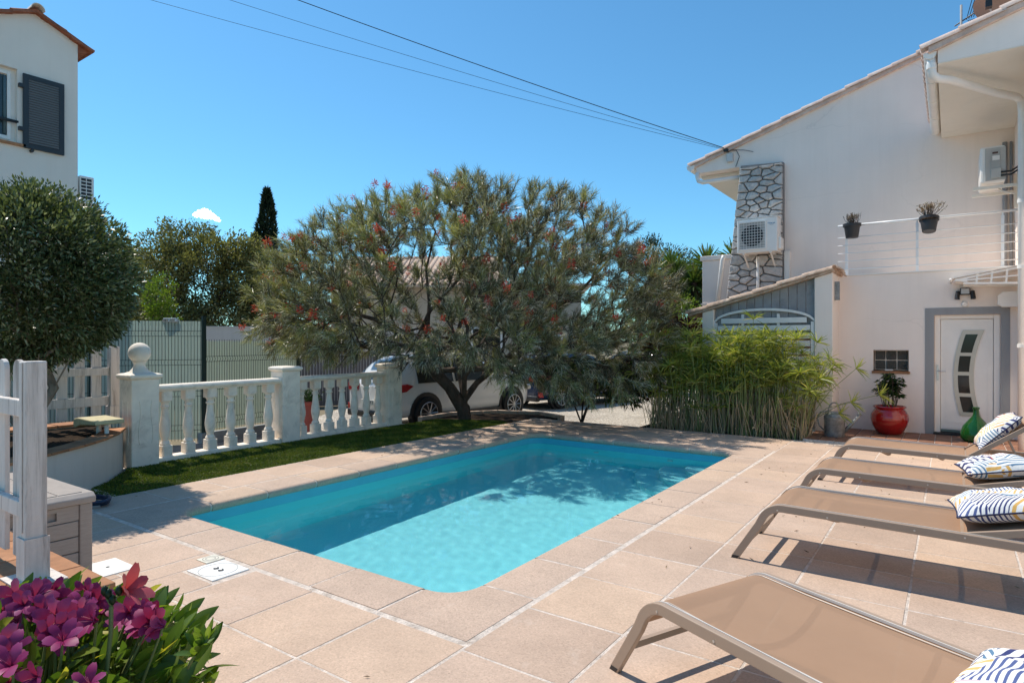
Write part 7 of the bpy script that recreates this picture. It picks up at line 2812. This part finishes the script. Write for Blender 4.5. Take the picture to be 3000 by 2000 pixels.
fsrc = [fast_mesh('flower', *flower_data(40 + i, o_), M['petal'], fp2, smooth=True) for i, o_ in enumerate((0.95, 1.15, 0.8, 1.3))]
fred = fast_mesh('flower', *flower_data(50, 0.75), M['petal_red'], fp2, smooth=True)
used = [False] * 5
fl = [(61, 1758, 1.08), (30, 1742, 1.12), (126, 1725, 1.12), (150, 1735, 1.15), (130, 1765, 1.08), (105, 1745, 1.16), (230, 1725, 1.16), (264, 1740, 1.14), (245, 1750, 1.18), (215, 1735, 1.2), (164, 1832, 1.02), (150, 1800, 1.04), (185, 1850, 1.0),
      (230, 1790, 1.06), (237, 1815, 1.03), (212, 1800, 1.08), (375, 1783, 1.12), (405, 1794, 1.10), (440, 1822, 1.08), (420, 1810, 1.12), (390, 1800, 1.14), (360, 1790, 1.16), (428, 1790, 1.14), (23, 1890, 0.98), (11, 1928, 0.95), (5, 1870, 1.0), (69, 1990, 0.93), (241, 1985, 0.95), (275, 1770, 1.2), (300, 1765, 1.22), (85, 1775, 1.12), (20, 1815, 1.1)]
fl = fl + [(a_ + g7.normal(0, 14), b_ + abs(g7.normal(0, 12)) + 4, c_ + g7.uniform(0.0, 0.05)) for (a_, b_, c_) in fl[:26]]
stem = MB()
for i, (px_, py_, d) in enumerate(fl):
    p = at(px_, py_, d) - AC_
    q = i % 4
    if not used[q]:
        o = fsrc[q]
        used[q] = True
    else:
        o = fsrc[q].copy()
        COL.objects.link(o)
        o.parent = fp2
    # blossoms face outwards and towards the terrace
    dirv = Vector((g7.normal(0.55, 0.45), g7.normal(-0.25, 0.45), g7.uniform(0.25, 0.9))).normalized()
    o.location = p - dirv * 0.03
    o.rotation_mode = 'QUATERNION'
    o.rotation_quaternion = dirv.to_track_quat('Z', 'Y') @ Matrix.Rotation(g7.uniform(0, 6.28), 4, 'Z').to_quaternion()
    s = g7.uniform(0.42, 0.56)
    o.scale = (s, s, s)
    b0 = Vector((p.x * 0.4 + g7.normal(0, 0.04), p.y * 0.4 + g7.normal(0, 0.04), 0.56))
    e = p - dirv * 0.028
    stem.tube([b0, b0.lerp(e, 0.6) + Vector((0, 0, 0.03)), e], [0.004, 0.0035, 0.002], 5, False)
# the single red trumpet on its tall stem
tp = at(352, 1738, 1.08) - AC_
bp = at(310, 1990, 1.05) - AC_
stem.tube([bp + Vector((0, 0, -0.3)), bp, at(325, 1850, 1.06) - AC_, at(326, 1775, 1.07) - AC_], 0.0038, 6, False)
stem.tube([at(326, 1775, 1.07) - AC_, at(338, 1752, 1.075) - AC_, tp], 0.0022, 5, False)
stem.tube([at(326, 1775, 1.07) - AC_, at(312, 1748, 1.07) - AC_, at(307, 1733, 1.07) - AC_], 0.002, 5, False)
dv = (at(420, 1700, 1.08) - at(352, 1738, 1.08)).normalized()
fred.location = tp
fred.rotation_mode = 'QUATERNION'
fred.rotation_quaternion = dv.to_track_quat('Z', 'Y')
fred.scale = (0.7, 0.7, 0.7)
for (px_, py_) in ((307, 1731), (318, 1740), (349, 1730), (330, 1757)):
    c_ = at(px_, py_, 1.07) - AC_
    MB().lathe([(0.002, -0.008), (0.006, -0.002), (0.005, 0.006), (0.001, 0.01)], tuple(c_ + ORG[fp2.name]), 8).build('bud', M['potleaf'], fp2, smooth=True)
# leaves
k = 2300
cen_ = np.array([0.02, 0.04, 0.72])
a = g7.uniform(0, 6.28, k)
r_ = 0.37 * np.sqrt(g7.random(k))
Pt = np.column_stack([r_ * np.cos(a) - 0.03, r_ * np.sin(a) - 0.02, 0.72 + (0.385 - 0.9 * r_ ** 2) * g7.random(k) ** 0.36])
D = np.column_stack([np.cos(a) * 0.7, np.sin(a) * 0.7, np.full(k, 0.55)]) + g7.normal(0, 0.45, (k, 3))
Ls = g7.uniform(0.045, 0.085, k)
tone = np.clip(g7.normal(0.42, 0.2, k) + 0.6 * (g7.random(k) < 0.07), 0, 1)


def lily_leaf_mesh(seed, tone):
    g8 = random.Random(seed)
    n_ = 6
    vs_, tn = [], []
    tw = g8.uniform(-0.5, 0.5)
    for i in range(n_):
        f = i / (n_ - 1)
        w_ = 0.34 * math.sin(math.pi * min(0.98, 0.08 + 0.9 * f)) ** 0.9
        z = f * 0.92 - 0.05 * f * f
        x = -0.28 * f * f
        for j in (-1, 0, 1):
            aa = tw * f
            vs_.append((x - (0.06 * w_ * 2 if j == 0 else 0), j * w_ / 2 * math.cos(aa), z + j * w_ / 2 * math.sin(aa)))
            tn.append(min(1, tone + (0.08 if j == 0 else 0)))
    fs_ = [(i * 3 + j, i * 3 + j + 1, (i + 1) * 3 + j + 1, (i + 1) * 3 + j) for i in range(n_ - 1) for j in range(2)]
    return np.array(vs_), np.array(fs_), np.array(tn)


variants = []
for i in range(10):
    variants.append(fast_mesh('leaf', *lily_leaf_mesh(60 + i, 0.15 + 0.07 * i + (0.2 if i == 9 else 0)), M['astleaf'], fp2, smooth=True))
vused = [False] * 10
vdat = [lily_leaf_mesh(60 + i, 0.15 + 0.07 * i + (0.2 if i == 9 else 0)) for i in range(10)]
# the leaves nearest the top of the mass are objects of their own
top = np.argsort(-(Pt[:, 2] + 0.15 * Pt[:, 0]))
sV, sF, sT, nv = [], [], [], 0
placed = 0


def put_leaf(p, d, ln, vi):
    global placed
    qd = Vector(d).normalized().to_track_quat('Z', 'X') @ Matrix.Rotation(rnd.uniform(0, 6.28), 4, 'Z').to_quaternion()
    Mx = Matrix.Translation(p) @ qd.to_matrix().to_4x4() @ Matrix.Diagonal((ln, ln, ln, 1))
    return Mx


extra = []
# the sprig that reaches out to the right
spb = at(560, 1935, 1.10) - AC_
spt = at(612, 1868, 1.10) - AC_
stem.tube([at(500, 1990, 1.12) - AC_ + Vector((0, 0, -0.05)), spb, spt], 0.003, 5, False)
for j in range(16):
    f = j / 15
    p = spb.lerp(spt, f)
    sd = Vector((g7.normal(0, 1), g7.normal(0, 1), g7.normal(0.4, 0.5))).normalized()
    extra.append((tuple(p), tuple((spt - spb).normalized() * 0.9 + sd * 0.9), 0.05 * (1.1 - 0.4 * f)))
for (p, d, ln) in extra:
    vi = rnd.randrange(2, 7)
    Mx = put_leaf(p, d, ln, vi)
    if not vused[vi]:
        o = variants[vi]
        vused[vi] = True
    else:
        o = variants[vi].copy()
        COL.objects.link(o)
        o.parent = fp2
    o.matrix_basis = Mx
for rank, i in enumerate(top):
    vi = min(9, int(tone[i] * 9.99))
    Mx = put_leaf(tuple(Pt[i]), tuple(D[i]), Ls[i], vi)
    if rank < 260:
        if not vused[vi]:
            o = variants[vi]
            vused[vi] = True
        else:
            o = variants[vi].copy()
            COL.objects.link(o)
            o.parent = fp2
        o.matrix_basis = Mx
    else:
        V, F, T = vdat[vi]
        A = np.array(Mx)
        sV.append(V @ A[:3, :3].T + A[:3, 3])
        sF.append(F + nv)
        sT.append(T)
        nv += len(V)
for vi in range(10):
    if not vused[vi]:
        bpy.data.objects.remove(variants[vi])
tag(fast_mesh('lower_leaves', np.concatenate(sV), np.concatenate(sF), np.concatenate(sT), M['astleaf'], fp2, smooth=True), kind='stuff')
so = stem.build('stems', M['papstem'], fp2, smooth=True)

# ---------------------------------------------------------------- one small cloud, fallen leaves
cc = at(607, 636, 900)
cl = bmesh.new()
for (dx, dz, r_) in ((-14, 3, 4.5), (-9, 6, 5), (-3, 7.5, 5.5), (2, 4.5, 5.5), (7, 1, 5), (12, -2, 4), (16, -4.5, 2.8), (-5, 1.5, 4.5), (3, -0.5, 4)):
    mtx = Matrix.Translation((dx, rnd.uniform(-3, 3), dz)) @ Matrix.Diagonal((r_ * 1.15, r_, r_ * 0.8, 1))
    bmesh.ops.create_icosphere(cl, subdivisions=3, radius=1, matrix=mtx)
for v in cl.verts:
    n_ = v.co
    v.co += Vector((math.sin(n_.x * 0.9 + n_.z), 0, math.cos(n_.x * 1.1 - n_.z * 0.7))) * 0.7
me = bpy.data.meshes.new('cloud')
cl.to_mesh(me)
cl.free()
for p in me.polygons:
    p.use_smooth = True


def cloud_mat():
    m, nt, b = nodes_of('cloud')
    nt.nodes.remove(b)
    df = nt.nodes.new('ShaderNodeBsdfDiffuse')
    df.inputs[0].default_value = (0.97, 0.97, 0.97, 1)
    tl = nt.nodes.new('ShaderNodeBsdfTranslucent')
    tl.inputs[0].default_value = (0.97, 0.97, 0.97, 1)
    m1 = nt.nodes.new('ShaderNodeAddShader')              # light that scatters through the cloud comes out on every side
    nt.links.new(df.outputs[0], m1.inputs[0])
    nt.links.new(tl.outputs[0], m1.inputs[1])
    tr = nt.nodes.new('ShaderNodeBsdfTransparent')
    lw_ = nt.nodes.new('ShaderNodeLayerWeight')
    lw_.inputs[0].default_value = 0.35
    r_ = ramp(nt, lw_.outputs['Facing'], [(0.55, 0.0), (1.0, 1.0)])
    m2 = nt.nodes.new('ShaderNodeMixShader')
    nt.links.new(r_, m2.inputs[0])
    nt.links.new(m1.outputs[0], m2.inputs[1])
    nt.links.new(tr.outputs[0], m2.inputs[2])
    nt.links.new(m2.outputs[0], nt.nodes['Material Output'].inputs[0])
    return m


me.materials.append(cloud_mat())
co = bpy.data.objects.new('cloud', me)
COL.objects.link(co)
co.location = cc
co.rotation_euler = (0, 0, YAW)
tag(co, 'single small white cloud above the oak trees', 'cloud')

k = 620
q = np.column_stack([nrg.uniform(-4.4, 3.4, k), nrg.uniform(-1.2, 7.8, k)])
keep = ~((q[:, 0] > -3.45) & (q[:, 0] < 0.05) & (q[:, 1] > -0.05) & (q[:, 1] < 6.2))
far = nrg.random(k) < np.clip((q[:, 1] - 1.5) / 5, 0.08, 1)
q = q[keep & far]
k = len(q)
V, F, T = leaves(np.column_stack([q, np.full(k, 0.006)]), np.column_stack([nrg.normal(size=k), nrg.normal(size=k), nrg.uniform(0, 0.25, k)]), nrg.uniform(0.015, 0.05, k), 0.009, 0.0)
tag(fast_mesh('leaf_litter', V, F, T, M['drytwig']), 'scattered dry needles and leaf bits on the paving', 'leaf litter', kind='stuff')
